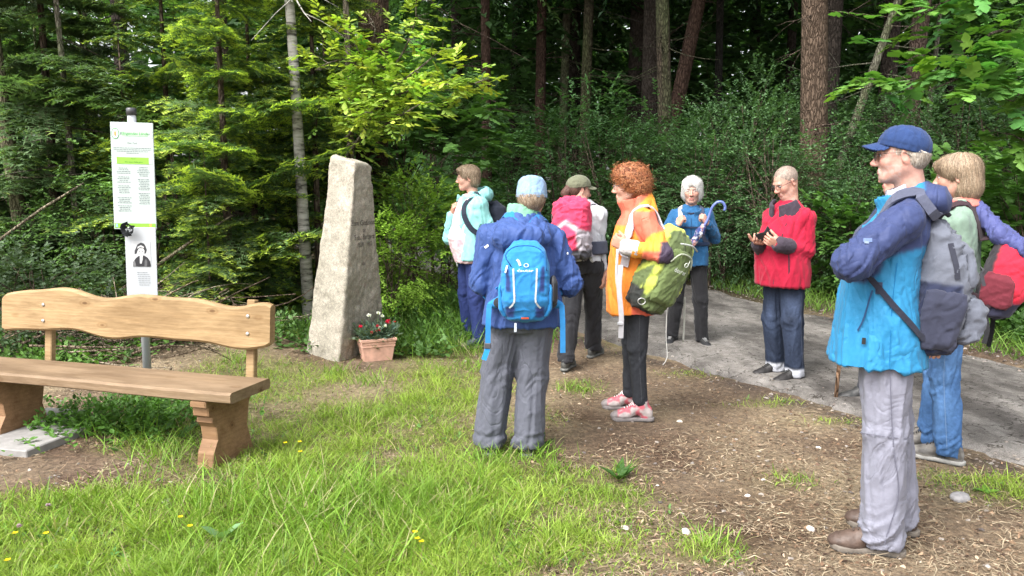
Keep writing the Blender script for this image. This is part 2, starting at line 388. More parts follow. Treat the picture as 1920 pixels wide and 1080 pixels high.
# ------------------------------------------------------------------ vegetation
def unit(v): v = np.asarray(v, float); return v / (np.linalg.norm(v, axis=-1, keepdims=True) + 1e-9)
def leaf_oval(w=0.30, fold=0.06, bend=0.05):
    V = np.array([(0, 0, 0), (.33, 0, .0), (.7, 0, -bend), (1, 0, -2.2 * bend), (.3, w, fold), (.7, w * .8, fold - bend), (.3, -w, fold), (.7, -w * .8, fold - bend)])
    F = np.array([(0, 1, 4), (1, 5, 4), (1, 2, 5), (2, 3, 5), (0, 6, 1), (1, 6, 7), (1, 7, 2), (2, 7, 3)]); return V, F
def leaf_simple(w=0.3, bend=0.06):
    V = np.array([(0, 0, 0), (.45, w, .04), (1, 0, -bend), (.45, -w, .04)]); return V, np.array([(0, 2, 1), (0, 3, 2)])
def leaf_outline(pts, drop=0.1):
    P = np.array(pts, float); n = len(P)
    V = np.vstack([[(0.35, 0, 0.03)], np.c_[P, -drop * (P ** 2).sum(1) + 0.0 * P[:, 0]]])
    F = np.array([(0, i + 1, (i + 1) % n + 1) for i in range(n)]); return V, F
_oak = [(0, .0), (.15, .06), (.25, .17), (.35, .1), (.47, .26), (.57, .15), (.72, .29), (.8, .16), (.93, .16), (1, 0)]
LEAF_OAK = leaf_outline(_oak + [(x, -y) for x, y in _oak[-2:0:-1]])
_map = [(0, 0), (.02, .12), (-.12, .42), (.12, .40), (.22, .58), (.38, .5), (.36, .26), (.62, .42), (.72, .28), (.85, .2), (1, 0)]
LEAF_MAPLE = leaf_outline(_map + [(x, -y) for x, y in _map[-2:0:-1]], 0.12)
LEAF_OVAL = leaf_oval(); LEAF_SMALL = leaf_simple(.32); LEAF_LANCE = leaf_simple(.17, .12)
def basis(x, up=(0, 0, 1)):
    """rotation matrices (N,3,3) whose first column is x and third lies towards up"""
    x = unit(x); up = np.broadcast_to(np.asarray(up, float), x.shape)
    y = unit(np.cross(up, x)); z = np.cross(x, y); return np.stack([x, y, z], -1)
def scatter(tmpl, O, R, S, col, jit=0.0, rng=RNG):
    """many copies of a template: O (N,3), R (N,3,3), S (N,) -> V, F, C"""
    V, F = tmpl; N = len(O); n = len(V)
    W = np.einsum('nij,vj->nvi', R * np.asarray(S)[:, None, None], V) + O[:, None]
    FF = (F[None] + (np.arange(N) * n)[:, None, None]).reshape(-1, F.shape[1])
    C = np.repeat(np.asarray(col)[:, None], n, 1)
    return W.reshape(-1, 3), FF, C.reshape(-1, 3)
class Acc:
    def __init__(s): s.V = []; s.F = []; s.C = []; s.n = 0
    def add(s, V, F, C):
        s.V.append(V); s.F.append(F + s.n); s.C.append(np.broadcast_to(C, V.shape)); s.n += len(V)
    def mesh(s, name, mat, smooth=False): return mesh_np(name, np.concatenate(s.V), np.concatenate(s.F), np.concatenate(s.C), smooth, mat)
def jitcol(base, n, rng, v=0.25, hue=0.12):
    b = np.asarray(base, float); k = 1 + v * rng.normal(size=(n, 1)); h = hue * rng.normal(size=(n, 1))
    return np.clip(b * k * np.hstack([1 + h, np.ones((n, 1)), 1 - h]), 0.004, 1)
def sprays(acc, P, D, L, leaf, size, col, rng, per=9, flat=0.75, droop=0.25, v=0.22, spread=1.0, lit=None):
    """leafy twigs: root P, direction D, length L; alternate leaves in a roughly flat spray"""
    N = len(P); D = unit(D); B = basis(D)
    t = (np.arange(per) + 0.6) / per; sg = np.where(np.arange(per) % 2 == 0, 1.0, -1.0)
    pos = P[:, None] + D[:, None] * (t[None, :] * L[:, None])[..., None]
    pos[..., 2] -= droop * (t[None, :] ** 2) * L[:, None]
    ang = (sg * (0.95 - 0.45 * t) * spread)[None, :] + rng.normal(0, .22, (N, per)); ang[:, -1] *= 0.15
    x = np.cos(ang)[..., None] * B[:, None, :, 0] + np.sin(ang)[..., None] * B[:, None, :, 1]
    x[..., 2] += rng.normal(-droop * .6, .18, (N, per))
    up = np.zeros((N, per, 3)); up[..., 2] = 1; up += rng.normal(0, 1 - flat, up.shape); up += 0.25 * B[:, None, :, 2]
    s = size * (0.65 + 0.7 * rng.random((N, per))) * (1 - .25 * t)[None]
    pos = pos.reshape(-1, 3); R = basis(x.reshape(-1, 3), unit(up.reshape(-1, 3)))
    c = jitcol(col, N, rng, v) if np.ndim(col) == 1 else col * (1 + v * rng.normal(size=(N, 1)))
    c = np.repeat(np.clip(c, .004, 1)[:, None], per, 1).reshape(-1, 3) * (1 + .12 * rng.normal(size=(N * per, 1)))
    acc.add(*scatter(leaf, pos, R, s.ravel(), np.clip(c, .004, 1)))
def twig_tubes(mb, P0, P1, r0, r1, rng, n=4, sag=0.1, seg=5, col=(.1, .075, .055)):
    for a, b in zip(P0, P1):
        t = np.linspace(0, 1, seg)[:, None]; m = rng.normal(0, .06, 3) * np.linalg.norm(b - a)
        pts = a * (1 - t) + b * t + np.sin(t * math.pi) * m; mb.tube(pts, np.linspace(r0, r1, seg), n, col, cap=False)
def leafy_shape(name, kind, rng, size, clumps, per_clump, leaf, lsize, col, base_h=0.3, per=9, flat=.75, droop=.25, hollow=0.55, trunk_r=0.03, bark=(.13, .10, .075), clump_r=None, colvar=.22, ntrunk=1, limbs=True):
    """meshes of one shrub or small tree: (crown mesh, trunk mesh). size=(rx,ry,height); crown from base_h up"""
    rx, ry, H = size; cz = (H + base_h) / 2; rzz = (H - base_h) / 2
    u = unit(rng.normal(size=(clumps, 3))); rad = hollow + (1 - hollow) * rng.random((clumps, 1)) ** .7
    cc = u * rad * np.array([rx, ry, rzz]) * (0.75 + .35 * rng.random((clumps, 1))) + np.array([0, 0, cz])
    cr = clump_r or 0.32 * (rx * ry * rzz) ** (1 / 3)
    acc = Acc(); mb = MB(); tone = 1 + colvar * rng.normal(size=(clumps, 1))
    n = clumps * per_clump; ci = np.repeat(np.arange(clumps), per_clump)
    off = rng.normal(size=(n, 3)) * np.array([1, 1, .55]) * cr * .55
    P = cc[ci] + off; P[:, 2] = np.maximum(P[:, 2], 0.03)
    D = unit((cc[ci] - np.array([0, 0, cz])) * np.array([1, 1, .5])) + .8 * rng.normal(size=(n, 3)) * np.array([1, 1, .4]) + np.array([0, 0, .1])
    L = cr * (.5 + .6 * rng.random(n))
    sprays(acc, P, D, L, leaf, lsize, np.clip(np.asarray(col) * tone[ci], .004, 1), rng, per, flat, droop, .12)
    for k in range(ntrunk):
        b0 = np.array([rng.normal(0, .05 * (ntrunk > 1) * 3), rng.normal(0, .05 * (ntrunk > 1) * 3), -0.08])
        top = np.array([rng.normal(0, rx * .2), rng.normal(0, ry * .2), H * .85]); t = np.linspace(0, 1, 9)[:, None]
        pts = b0 * (1 - t) + top * t + np.sin(t * 3.1) * rng.normal(0, .05, 3); mb.tube(pts, np.linspace(trunk_r, trunk_r * .2, 9), 8, bark, cap=False)
    if limbs:
        s0 = np.stack([0 * cc[:, 0], 0 * cc[:, 0], np.clip(cc[:, 2] * .75 - .1, .05, None)], 1); s0[:, :2] += .1 * cc[:, :2]
        twig_tubes(mb, s0, cc, trunk_r * .35, trunk_r * .1, rng, 4, col=bark)
    return acc.mesh(name + '_crown', M_leaf), mb.mesh(name + '_trunk', M_bark, True)
def place_tree(name, label, cat, group, meshes, loc, rz=0.0, scale=1.0, crown_name='crown', trunk_name='trunk'):
    z = float(hgt(np.array([loc[0]]), np.array([loc[1]]))[0])
    e = empty(name, (loc[0], loc[1], z), rz); e.scale = (scale,) * 3 if np.isscalar(scale) else scale
    tagp(e, label, cat, group)
    if meshes[1] is not None: obj(trunk_name, meshes[1], e)
    if meshes[0] is not None: obj(crown_name, meshes[0], e)
    return e

# --- firs and spruces with fresh light tips
def fir_branch(rng, twigs=22, needles=11, bright=1.0, droop=0.25, newcol=(.36, .50, .07), oldcol=(.12, .205, .078)):
    """unit branch along +X: (V,F,C)"""
    V = []; F = []; C = []; k = 0
    t = np.linspace(.08, 1, twigs)
    segs = []
    for i, ti in enumerate(t):
        for sg in (1, -1):
            L = .36 * (1 - ti) ** .75 * (.7 + .5 * rng.random()) + .05; a = sg * (0.95 + rng.normal(0, .12))
            p0 = np.array([ti, 0, -droop * ti * ti]); d = np.array([math.cos(a), math.sin(a), -.18 + rng.normal(0, .1)]); segs.append((p0, d, L, ti))
            if L > .2:
                for f_ in (.35, .65):
                    for s2 in (1, -1):
                        a2 = a + s2 * .8; segs.append((p0 + d * L * f_, np.array([math.cos(a2), math.sin(a2), -.2 + rng.normal(0, .12)]), L * .42, ti))
    for p0, d, L, ti in segs:
        d = d / np.linalg.norm(d); side = np.cross([0, 0, 1], d); side /= np.linalg.norm(side); upv = np.cross(d, side)
        nn = max(4, int(needles * L / .22)); tip = rng.random() < .8 * bright
        for j in range(nn):
            f_ = (j + .5) / nn; q = p0 + d * L * f_ + np.array([0, 0, -.12 * L * f_ * f_]); ln = .050 * (1 - .3 * f_)
            c = np.array(newcol) if (tip and f_ > .5) else np.array(oldcol) * (.8 + .4 * rng.random())
            for sg in (1, -1):
                e = q + (side * sg * .85 + d * .6 + upv * .25 * rng.normal()) * ln
                V += [q - d * .008, q + d * .014, e]; F.append((k, k + 1, k + 2)); C += [c, c, c]; k += 3
        V += [p0 - side * .004, p0 + side * .004, p0 + d * L]; F.append((k, k + 1, k + 2)); C += [(.09, .07, .045)] * 3; k += 3
    V += [(0, -.01, 0), (0, .01, 0), (1, 0, -droop)]; F.append((k, k + 1, k + 2)); C += [(.09, .07, .05)] * 3
    return np.array(V), np.array(F), np.array(C)
def fir_mesh(name, rng, H, R, z0=0.15, levels=22, per=6, bright=1.0, droop=.25, trunk_r=.05, sparse=0.0, old=(.12, .205, .078), new=(.44, .56, .095), bark=(.12, .09, .07), needles=11, twigs=20):
    T = [fir_branch(rng, twigs, needles, bright, droop, new, old) for _ in range(3)]
    acc = Acc(); mb = MB(); t = np.linspace(0, 1, 12)[:, None]
    mb.tube(np.hstack([0 * t, 0 * t, t * (H + .1) - .1]), np.linspace(trunk_r, .006, 12), 9, bark, cap=False)
    for l in range(levels):
        f_ = l / (levels - 1); z = z0 + (H * .97 - z0) * f_
        for k in range(per):
            if rng.random() < sparse: continue
            a = 2 * math.pi * (k + rng.random() * .7) / per + l * 1.3; L = (R * (1 - f_) ** .8 + .08) * (.5 + .75 * rng.random())
            el = .30 * f_ + rng.normal(0, .20) + .04; d = np.array([[math.cos(a) * math.cos(el), math.sin(a) * math.cos(el), math.sin(el)]])
            V, F, C = T[rng.integers(3)]; Rm = basis(d)[0]
            acc.add((V * np.array([1, 1 if L > .4 else 1.3, 1])) @ Rm.T * L + np.array([0, 0, z + rng.normal(0, .13)]), F, np.clip(C * (1 + .18 * rng.normal()), .004, 1))
    return acc.mesh(name + '_crown', M_leaf), mb.mesh(name + '_trunk', M_bark, True)

# --- tall forest trees: bare trunk with dead twigs, crown high above
def tall_trunk(rng, H, r, bark, dead=14, dz=(1.2, 6.0), flare=1.35, lean=(0, 0), crook=.05, moss=None, n=14):
    mb = MB(); m = 26; t = np.linspace(0, 1, m)[:, None]
    pts = np.hstack([lean[0] * t + crook * np.sin(t * 5 + rng.random() * 6), lean[1] * t + crook * np.sin(t * 4 + rng.random() * 6), t * H - .15]); pts[:, :2] -= pts[0, :2]
    rad = r * (1 - .75 * t[:, 0]) * (1 + (flare - 1) * np.exp(-t[:, 0] * H / .35)); mb.tube(pts, rad, n, bark, cap=False)
    for k in range(dead):
        z = rng.uniform(*dz); i = min(m - 2, int(z / H * (m - 1))); p0 = pts[i] + (pts[i + 1] - pts[i]) * rng.random(); a = rng.random() * 6.3; L = rng.uniform(.4, 1.5)
        d = np.array([math.cos(a), math.sin(a), rng.normal(-.1, .25)]); q = np.linspace(0, 1, 5)[:, None]; bend = rng.normal(0, .12, 3)
        mb.tube(p0 + d * q * L + bend * q ** 2, np.linspace(.014, .003, 5), 4, np.array(bark) * .9 + .02, cap=False)
        for _ in range(2):
            s_ = rng.uniform(.3, .9); d2 = d + rng.normal(0, .6, 3); p1 = p0 + d * s_ * L + bend * s_ ** 2
            mb.tube(np.array([p1, p1 + d2 * .18 * L, p1 + d2 * .4 * L + np.array([0, 0, -.04])]), [.006, .004, .002], 3, np.array(bark) * .9 + .02, cap=False)
    V = np.concatenate(mb.V); C = np.concatenate(mb.C)
    if moss is not None:
        w = np.clip(fbm(V, 6, 5) * 2.4 - .9, 0, 1)[:, None]; C = C * (1 - w) + np.array(moss) * w; mb.C = [C]
    # bark relief
    return mb.mesh('tall_trunk', M_bark, True)
def high_crown(rng, z0, z1, R, col, nb=200):
    acc = Acc(); z = rng.uniform(z0, z1, nb); a = rng.random(nb) * 6.283; f_ = (z - z0) / (z1 - z0)
    L = R * (1 - f_) ** .7 * (.6 + .5 * rng.random(nb)) + .3
    D = np.stack([np.cos(a), np.sin(a), -.12 + .2 * rng.normal(size=nb)], 1); P = np.stack([0 * z, 0 * z, z], 1)
    for s_ in (.12, .4, .7):
        sprays(acc, P + D * (L * s_)[:, None], D + .35 * rng.normal(size=D.shape), L * .5, LEAF_LANCE, .20, np.array(col), rng, 20, .6, .35)
    return acc.mesh('high_crown', M_leaf)
rv = np.random.default_rng(5)
HC1, HC2, HC3 = high_crown(rv, 6.6, 17, 2.6, (.03, .07, .025)), high_crown(rv, 6.0, 15, 2.4, (.035, .085, .026)), high_crown(rv, 8.5, 19, 2.8, (.03, .065, .025))
RED, GREY, DARK, PALE = (.085, .052, .04), (.13, .12, .085), (.05, .04, .034), (.20, .19, .15)
TG = 'tall forest trees beyond the road'
TALL = [  # px, py, depth, width px, bark, crown, label, dead twigs, lean
    (26, 300, 8.9, 26, (.16, .13, .095), HC3, 'mossy dark trunk nearest the left edge of the picture', 10, (-.3, 0), (.10, .13, .05)),
    (690, 100, 10.2, 58, (.095, .065, .045), HC3, 'stout rough barked conifer right behind the leaning stone', 16, (.1, .3), None),
    (912, 200, 17.0, 18, RED, HC2, 'slim dark trunk above the woman in the aqua jacket', 14, (0, 0), None),
    (1012, 150, 18.5, 19, RED, HC1, 'reddish brown slim trunk standing alone, left of a pair of trunks', 22, (0, 0), None),
    (1058, 150, 19.0, 15, GREY, HC2, 'pale grey trunk, left one of a touching pair', 22, (.1, 0), (.12, .15, .07)),
    (1077, 150, 20.0, 22, DARK, HC3, 'dark trunk right behind the pale grey trunk', 18, (0, 0), None),
    (1101, 150, 18.0, 19, (.10, .085, .06), HC1, 'brown grey trunk with bare dead twigs, right of the touching pair', 24, (.1, 0), (.10, .12, .05)),
    (1136, 100, 25.0, 9, DARK, HC2, 'very thin dark stem deep between the trunks', 8, (0, 0), None),
    (1196, 80, 19.0, 34, DARK, HC3, 'thick dark trunk, left one of two broad trunks', 14, (0, 0), None),
    (1226, 80, 17.0, 36, DARK, HC1, 'thick dark trunk, right one of two broad trunks', 14, (0, 0), None),
    (1246, 150, 14.5, 26, (.085, .065, .05), HC2, 'knotty brown trunk above the curly haired woman', 12, (-.2, 0), (.08, .10, .045)),
    (1281, 120, 16.0, 26, RED, HC3, 'reddish trunk leaning right beside the knotty trunk', 12, (.9, 0), None),
    (1352, 120, 16.5, 14, (.02, .018, .016), HC2, 'thin black stem above the man in the red jacket', 10, (0, 0), None),
    (1526, 200, 11.8, 48, (.12, .085, .062), HC3, 'thick scaly pine trunk behind the man in the red jacket', 10, (-.25, 0), None),
    (1556, 100, 14.0, 30, DARK, HC1, 'dark trunk half hidden behind the scaly pine', 10, (0, 0), None),
    (1720, 100, 12.6, 30, (.085, .06, .048), HC1, 'brown pine trunk above the navy cap', 8, (.25, 0), None),
    (1662, 180, 15.5, 30, DARK, HC2, 'dark trunk between the pale leaning stem and the brown pine', 8, (0, 0), None),
    (1480, 90, 19.0, 16, DARK, HC2, 'slender trunk left of the scaly pine deep in shade', 8, (0, 0), None),
    (1420, 60, 23.0, 18, DARK, HC3, 'distant trunk high above the red jacket', 8, (0, 0), None),
    (965, 90, 24.0, 18, DARK, HC3, 'distant shaded trunk left of the reddish slim trunk', 10, (0, 0), None),
    (860, 120, 21.0, 20, DARK, HC1, 'distant shaded trunk behind the bright oak bough', 8, (0, 0), None),
    (1800, 60, 19.0, 26, DARK, HC3, 'shaded trunk behind the maple leaves at upper right', 8, (0, 0), None),
    (230, 120, 13.0, 26, DARK, HC3, 'shaded trunk behind the notice board top', 8, (0, 0), None),
    (420, 120, 13.5, 26, (.07, .055, .04), HC1, 'shaded trunk behind the fir with light tips', 8, (0, 0), None),
]
for i, (px, py, Y, wpx, bark, hcm, lab, dead, lean, moss) in enumerate(TALL):
    p = at(px, py, Y); r = wpx * Y / FPX / 2; q = p[2] / 20.0
    tm = tall_trunk(rv, 20.0, r / (1 - .75 * q), bark, dead, (1.4, 6.5), 1.3, (lean[0] * 4, lean[1] * 4), .05, moss)
    place_tree('forest_tree', lab, 'tree', TG, (hcm, tm), (p[0] - lean[0] * 4 * q, Y), rv.random() * 0 + 0.0)
# crowns of unseen neighbours fold into the forest mass below

# birch
tb = tall_trunk(rv, 9.0, .066, (.42, .40, .36), 6, (2.2, 6), 1.15, (-.35, 0), .03)
b_ = at(571, 470, 8.1)
m_birch, nt, b = newmat('birch_bark'); v = coords(nt, (1, 1, 5.0)); nz = noise(nt, v, 4.5, 4, .7)
rr = ramp(nt, nz.outputs[0], [(.38, (.035, .03, .027)), (.46, (.20, .19, .165)), (.62, (.36, .345, .315))]); nt.links.new(rr.outputs[0], b.inputs['Base Color']); b.inputs['Roughness'].default_value = .75
bump(nt, b, nz.outputs[0], .4, .006); tb.materials.clear(); tb.materials.append(m_birch)
cb = leafy_shape('birch', 'b', rv, (1.4, 1.4, 9.0), 24, 12, LEAF_SMALL, .07, (.06, .13, .03), 4.6, 10)[0]
place_tree('birch_tree', 'slim pale barked birch left of the standing stone', 'tree', None, (cb, tb), (b_[0] + .03, 8.1))
# thin pale leaning stem on the right, thin stem on the left
for px, py, Y, w, lx, bark, lab in [(1612, 200, 12.2, 16, 2.6, PALE, 'thin pale stem leaning right between the two pines'), (138, 380, 9.0, 12, -.2, (.20, .18, .15), 'thin grey sapling stem left of the notice board'),
                                    (85, 400, 12.0, 7, .2, (.10, .09, .07), 'very thin dark sapling stem near the left edge'), (185, 330, 12.0, 12, 0, (.08, .07, .05), 'thin shaded sapling stem just left of the notice board'), (1742, 150, 16.0, 9, .4, PALE, 'distant pale stem right of the brown pine')]:
    p = at(px, py, Y); H = 8.0; q = p[2] / H; tm = tall_trunk(rv, H, w * Y / FPX / 2 / (1 - .75 * q), bark, 7, (.8, 4), 1.1, (lx, 0), .04, (.11, .13, .06))
    cb = leafy_shape('sap', 'b', rv, (1.1, 1.1, H), 10, 9, LEAF_OVAL, .09, (.07, .15, .04), 5.0, 8, trunk_r=.02)[0]
    place_tree('sapling_tree', lab, 'tree', None, (cb, tm), (p[0] - lx * q, Y))

# --- firs on the left, light fresh tips
FB = [fir_mesh('fir', rv, 5.2, 1.3, .2, 22, 5, 1.0, .22, .05, twigs=15, needles=10), fir_mesh('fir', rv, 3.2, .95, .12, 16, 5, .95, .2, .035, twigs=14, needles=10), fir_mesh('spruce', rv, 6.5, 1.7, .8, 21, 5, .15, .42, .07, .1, old=(.10, .165, .07), new=(.25, .34, .09))]
FB.append(fir_mesh('fir', rv, 5.4, 1.1, 1.85, 17, 5, .9, .3, .045, twigs=15, needles=10))
FG = 'young firs at the forest edge'
for px, py, Y, k, sc, rz, lab in [(598, 500, 8.75, 3, 1.0, 1.1, 'fir with high branches between the birch and the stone'), (432, 540, 8.0, 0, 1.0, .4, 'bright young fir with yellow green tips between sign and birch'), (330, 520, 9.6, 0, 1.05, 1.9, 'taller fir right behind the notice board'),
                              (482, 500, 8.9, 0, .95, 3.1, 'fir with light tips left of the pale birch'), (250, 520, 9.0, 1, 1.0, .8, 'small fir right behind the notice post'), (395, 545, 7.4, 1, .55, 2.2, 'knee high fir at the foot of the bright young fir'),
                              (110, 460, 9.3, 2, 1.0, .3, 'drooping dark spruce left of the notice board'), (-60, 470, 10.4, 2, 1.05, 2.0, 'drooping spruce at the left edge of the picture'), (180, 470, 11.5, 0, 1.15, 4.0, 'shaded fir in second row left of the notice board'), (620, 480, 10.2, 0, 1.05, 5.0, 'fir rising behind the top of the stone')]:
    p = gp(px, py); x = at(px, py, Y)[0]; place_tree('fir_tree', lab, 'tree', FG, FB[k], (x, Y), rz, sc)

# --- broadleaf shrubs and boughs
def shrub(label, px, Y, meshes, rz=0., sc=1.0, name='leafy_shrub', cat='shrub', group=None, py=500):
    return place_tree(name, label, cat, group, meshes, (at(px, py, Y)[0], Y), rz, sc, 'foliage', 'stem')
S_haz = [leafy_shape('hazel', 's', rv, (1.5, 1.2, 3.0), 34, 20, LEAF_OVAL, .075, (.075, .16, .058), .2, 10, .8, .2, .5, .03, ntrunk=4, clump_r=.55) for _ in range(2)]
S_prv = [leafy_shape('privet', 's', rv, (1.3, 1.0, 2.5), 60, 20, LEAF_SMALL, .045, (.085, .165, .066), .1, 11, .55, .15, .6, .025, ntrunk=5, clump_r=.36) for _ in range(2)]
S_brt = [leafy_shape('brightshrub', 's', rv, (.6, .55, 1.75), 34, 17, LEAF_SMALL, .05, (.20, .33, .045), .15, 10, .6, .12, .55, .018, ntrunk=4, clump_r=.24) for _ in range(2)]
S_map = leafy_shape('maple', 's', rv, (1.2, 1.0, 3.2), 22, 13, LEAF_MAPLE, .15, (.10, .21, .05), .6, 6, .8, .3, .5, .03, ntrunk=2, clump_r=.5)
RG = 'dark shrubs across the road'
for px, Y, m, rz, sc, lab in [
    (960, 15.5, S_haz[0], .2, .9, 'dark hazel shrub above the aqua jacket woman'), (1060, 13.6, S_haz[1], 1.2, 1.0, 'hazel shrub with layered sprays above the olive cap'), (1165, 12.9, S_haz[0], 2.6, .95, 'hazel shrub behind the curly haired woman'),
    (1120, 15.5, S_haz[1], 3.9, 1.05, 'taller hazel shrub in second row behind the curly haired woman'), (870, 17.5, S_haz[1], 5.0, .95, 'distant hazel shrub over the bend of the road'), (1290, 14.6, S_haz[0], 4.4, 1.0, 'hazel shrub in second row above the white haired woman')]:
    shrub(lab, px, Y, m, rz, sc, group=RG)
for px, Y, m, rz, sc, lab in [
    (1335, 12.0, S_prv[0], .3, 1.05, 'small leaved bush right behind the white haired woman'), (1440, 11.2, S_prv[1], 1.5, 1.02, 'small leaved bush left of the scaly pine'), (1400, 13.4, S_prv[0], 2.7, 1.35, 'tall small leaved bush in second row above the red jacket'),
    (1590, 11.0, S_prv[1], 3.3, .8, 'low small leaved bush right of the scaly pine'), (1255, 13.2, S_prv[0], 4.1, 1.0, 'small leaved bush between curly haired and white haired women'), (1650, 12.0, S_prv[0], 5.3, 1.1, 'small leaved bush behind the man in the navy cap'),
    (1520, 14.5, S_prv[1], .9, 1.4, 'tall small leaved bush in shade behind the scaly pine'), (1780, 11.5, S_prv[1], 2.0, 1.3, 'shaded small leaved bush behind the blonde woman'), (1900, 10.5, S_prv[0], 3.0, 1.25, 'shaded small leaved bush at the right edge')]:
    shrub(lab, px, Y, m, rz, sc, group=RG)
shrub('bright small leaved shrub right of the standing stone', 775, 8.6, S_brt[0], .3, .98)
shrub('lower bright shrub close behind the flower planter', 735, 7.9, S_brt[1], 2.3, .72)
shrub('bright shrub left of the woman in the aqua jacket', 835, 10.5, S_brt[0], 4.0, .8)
shrub('maple bush with broad dark leaves behind the stone', 760, 10.4, S_map, .5, .95)
shrub('tall maple bush behind the oak bough', 815, 12.5, S_map, 2.6, 1.0)
S_rt = leafy_shape('sycamore', 's', rv, (.75, .75, 1.9), 24, 15, LEAF_MAPLE, .11, (.09, .19, .04), .15, 6, .8, .25, .5, .02, ntrunk=3, clump_r=.36)
shrub('bright leafy bush at the right edge beyond the red backpack', 1905, 8.2, S_rt, .4, 1.0)
shrub('leafy bush behind the blonde woman at the far verge', 1840, 9.4, S_rt, 2.4, 1.05)
shrub('leafy low bush left of the scaly pine foot', 1590, 10.2, S_rt, 1.2, .75)
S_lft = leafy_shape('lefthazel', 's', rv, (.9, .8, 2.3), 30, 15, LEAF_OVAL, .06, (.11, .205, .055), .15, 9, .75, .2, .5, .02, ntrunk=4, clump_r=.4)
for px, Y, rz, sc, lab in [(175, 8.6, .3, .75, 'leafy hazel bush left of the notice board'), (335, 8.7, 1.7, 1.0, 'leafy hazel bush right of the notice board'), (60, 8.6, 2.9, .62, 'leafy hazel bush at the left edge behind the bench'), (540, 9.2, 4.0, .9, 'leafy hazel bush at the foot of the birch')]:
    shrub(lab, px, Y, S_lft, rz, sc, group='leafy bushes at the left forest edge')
S_ivy = leafy_shape('ivybush', 's', rv, (.85, .5, .95), 40, 18, LEAF_SMALL, .05, (.06, .10, .045), .0, 10, .5, .15, .55, .015, ntrunk=5, clump_r=.28)
shrub('low dense grey green bush left behind the bench', 55, 6.9, S_ivy, .4, 1.0)

# maple tree with boughs hanging in from the right
def bough_tree(name, label, root, H, r, boughs, leaf, lsize, col, rng, per=8, bark=(.11, .09, .07), droop=.2, top=None):
    """tree whose trunk stands at root; boughs: list of (attach z, list of world points, clump radius, sprays)"""
    z = float(hgt(np.array([root[0]]), np.array([root[1]]))[0]); e = empty(name, (root[0], root[1], z)); tagp(e, label, 'tree')
    acc = Acc(); o = np.array([root[0], root[1], z]); mb = MB()
    t = np.linspace(0, 1, 14)[:, None]; pts = np.hstack([.05 * np.sin(4 * t), .05 * np.cos(3 * t) - .05, t * H - .1]); mb.tube(pts, np.linspace(r, r * .25, 14), 10, bark, cap=False)
    for za, P, cr, ns, cl in boughs:
        P = np.array(P, float) - o; path = poly_interp(np.vstack([[(0, 0, za)], P]), .1); mb.tube(path, np.linspace(max(.022, r * .25), .004, len(path)), 5, bark, cap=False)
        idx = rng.integers(int(len(path) * cl), len(path), ns); c = path[idx]; D = rng.normal(size=(ns, 3)) * np.array([1, 1, .45]); D += unit(path[-1] - path[0]) * .5
        sprays(acc, c + rng.normal(0, cr * .5, (ns, 3)) * np.array([1, 1, .5]), D, cr * (.5 + .6 * rng.random(ns)), leaf, lsize, np.array(col), rng, per, .75, droop, .2)
        twig_tubes(mb, path[idx[::3]], c[::3] + unit(D[::3]) * cr * .6, .006, .002, rng, 3, col=bark)
    obj('trunk', mb.mesh('trunk', M_bark, True), e)
    obj('crown', acc.mesh('crown', M_leaf), e)
    if top is not None: o2 = obj('upper_crown', top, e); o2.location = (0, 0, 0)
    return e
def A(px, py, Y): return at(px, py, Y)
mp_top = leafy_shape('mtop', 's', rv, (2.6, 2.6, 9.0), 50, 14, LEAF_MAPLE, .18, (.05, .12, .03), 4.4, 6, clump_r=.8, limbs=False)[0]
bough_tree('maple_tree', 'broadleaf tree with large light leaves hanging in from the upper right', (6.6, 8.0), 8.5, .13,
           [(2.3, [A(1900, 60, 7.0), A(1800, 130, 6.7), A(1640, 160, 6.5)], .34, 75, .25), (3.2, [A(1930, -30, 7.2), A(1780, 0, 6.9), A(1690, 60, 6.7)], .4, 70, .25), (2.2, [A(1930, 150, 6.8), A(1830, 140, 6.5), A(1740, 170, 6.3)], .3, 60, .2),
            (2.4, [A(1960, 260, 7.0), A(1890, 250, 6.8)], .3, 40, .4), (2.6, [A(1990, 80, 7.0), A(1900, 190, 6.4)], .3, 45, .3)], LEAF_MAPLE, .125, (.11, .245, .05), rv, 6, top=mp_top)
# oak bough in the middle, bright fresh leaves
oak_top = leafy_shape('otop', 's', rv, (1.2, 1.2, 6.6), 16, 12, LEAF_OAK, .12, (.16, .26, .05), 4.4, 8, clump_r=.6, limbs=False)[0]
bough_tree('oak_tree', 'young oak with bright yellow green bough spreading above the stone', (-1.75, 8.3), 6.5, .05,
           [(2.0, [A(720, 192, 7.4), A(800, 162, 7.1), A(890, 157, 6.9)], .26, 105, .2), (2.3, [A(740, 122, 7.5), A(780, 32, 7.4), A(775, -28, 7.4)], .22, 75, .15), (2.1, [A(700, 152, 7.4), A(640, 112, 7.3), A(590, 132, 7.2)], .24, 60, .3),
            (2.2, [A(740, 162, 7.2), A(830, 92, 7.1)], .3, 80, .1), (1.8, [A(700, 212, 7.2), A(660, 222, 7.0)], .2, 18, .3), (1.9, [A(760, 212, 7.1), A(790, 192, 6.9)], .25, 60, .1), (2.1, [A(680, 112, 7.4), A(620, 52, 7.3)], .24, 36, .3), (2.1, [A(700, 82, 7.4), A(700, 42, 7.3)], .24, 36, .2)], LEAF_OAK, .088, (.33, .45, .075), rv, 9, (.15, .13, .10), .08, oak_top)

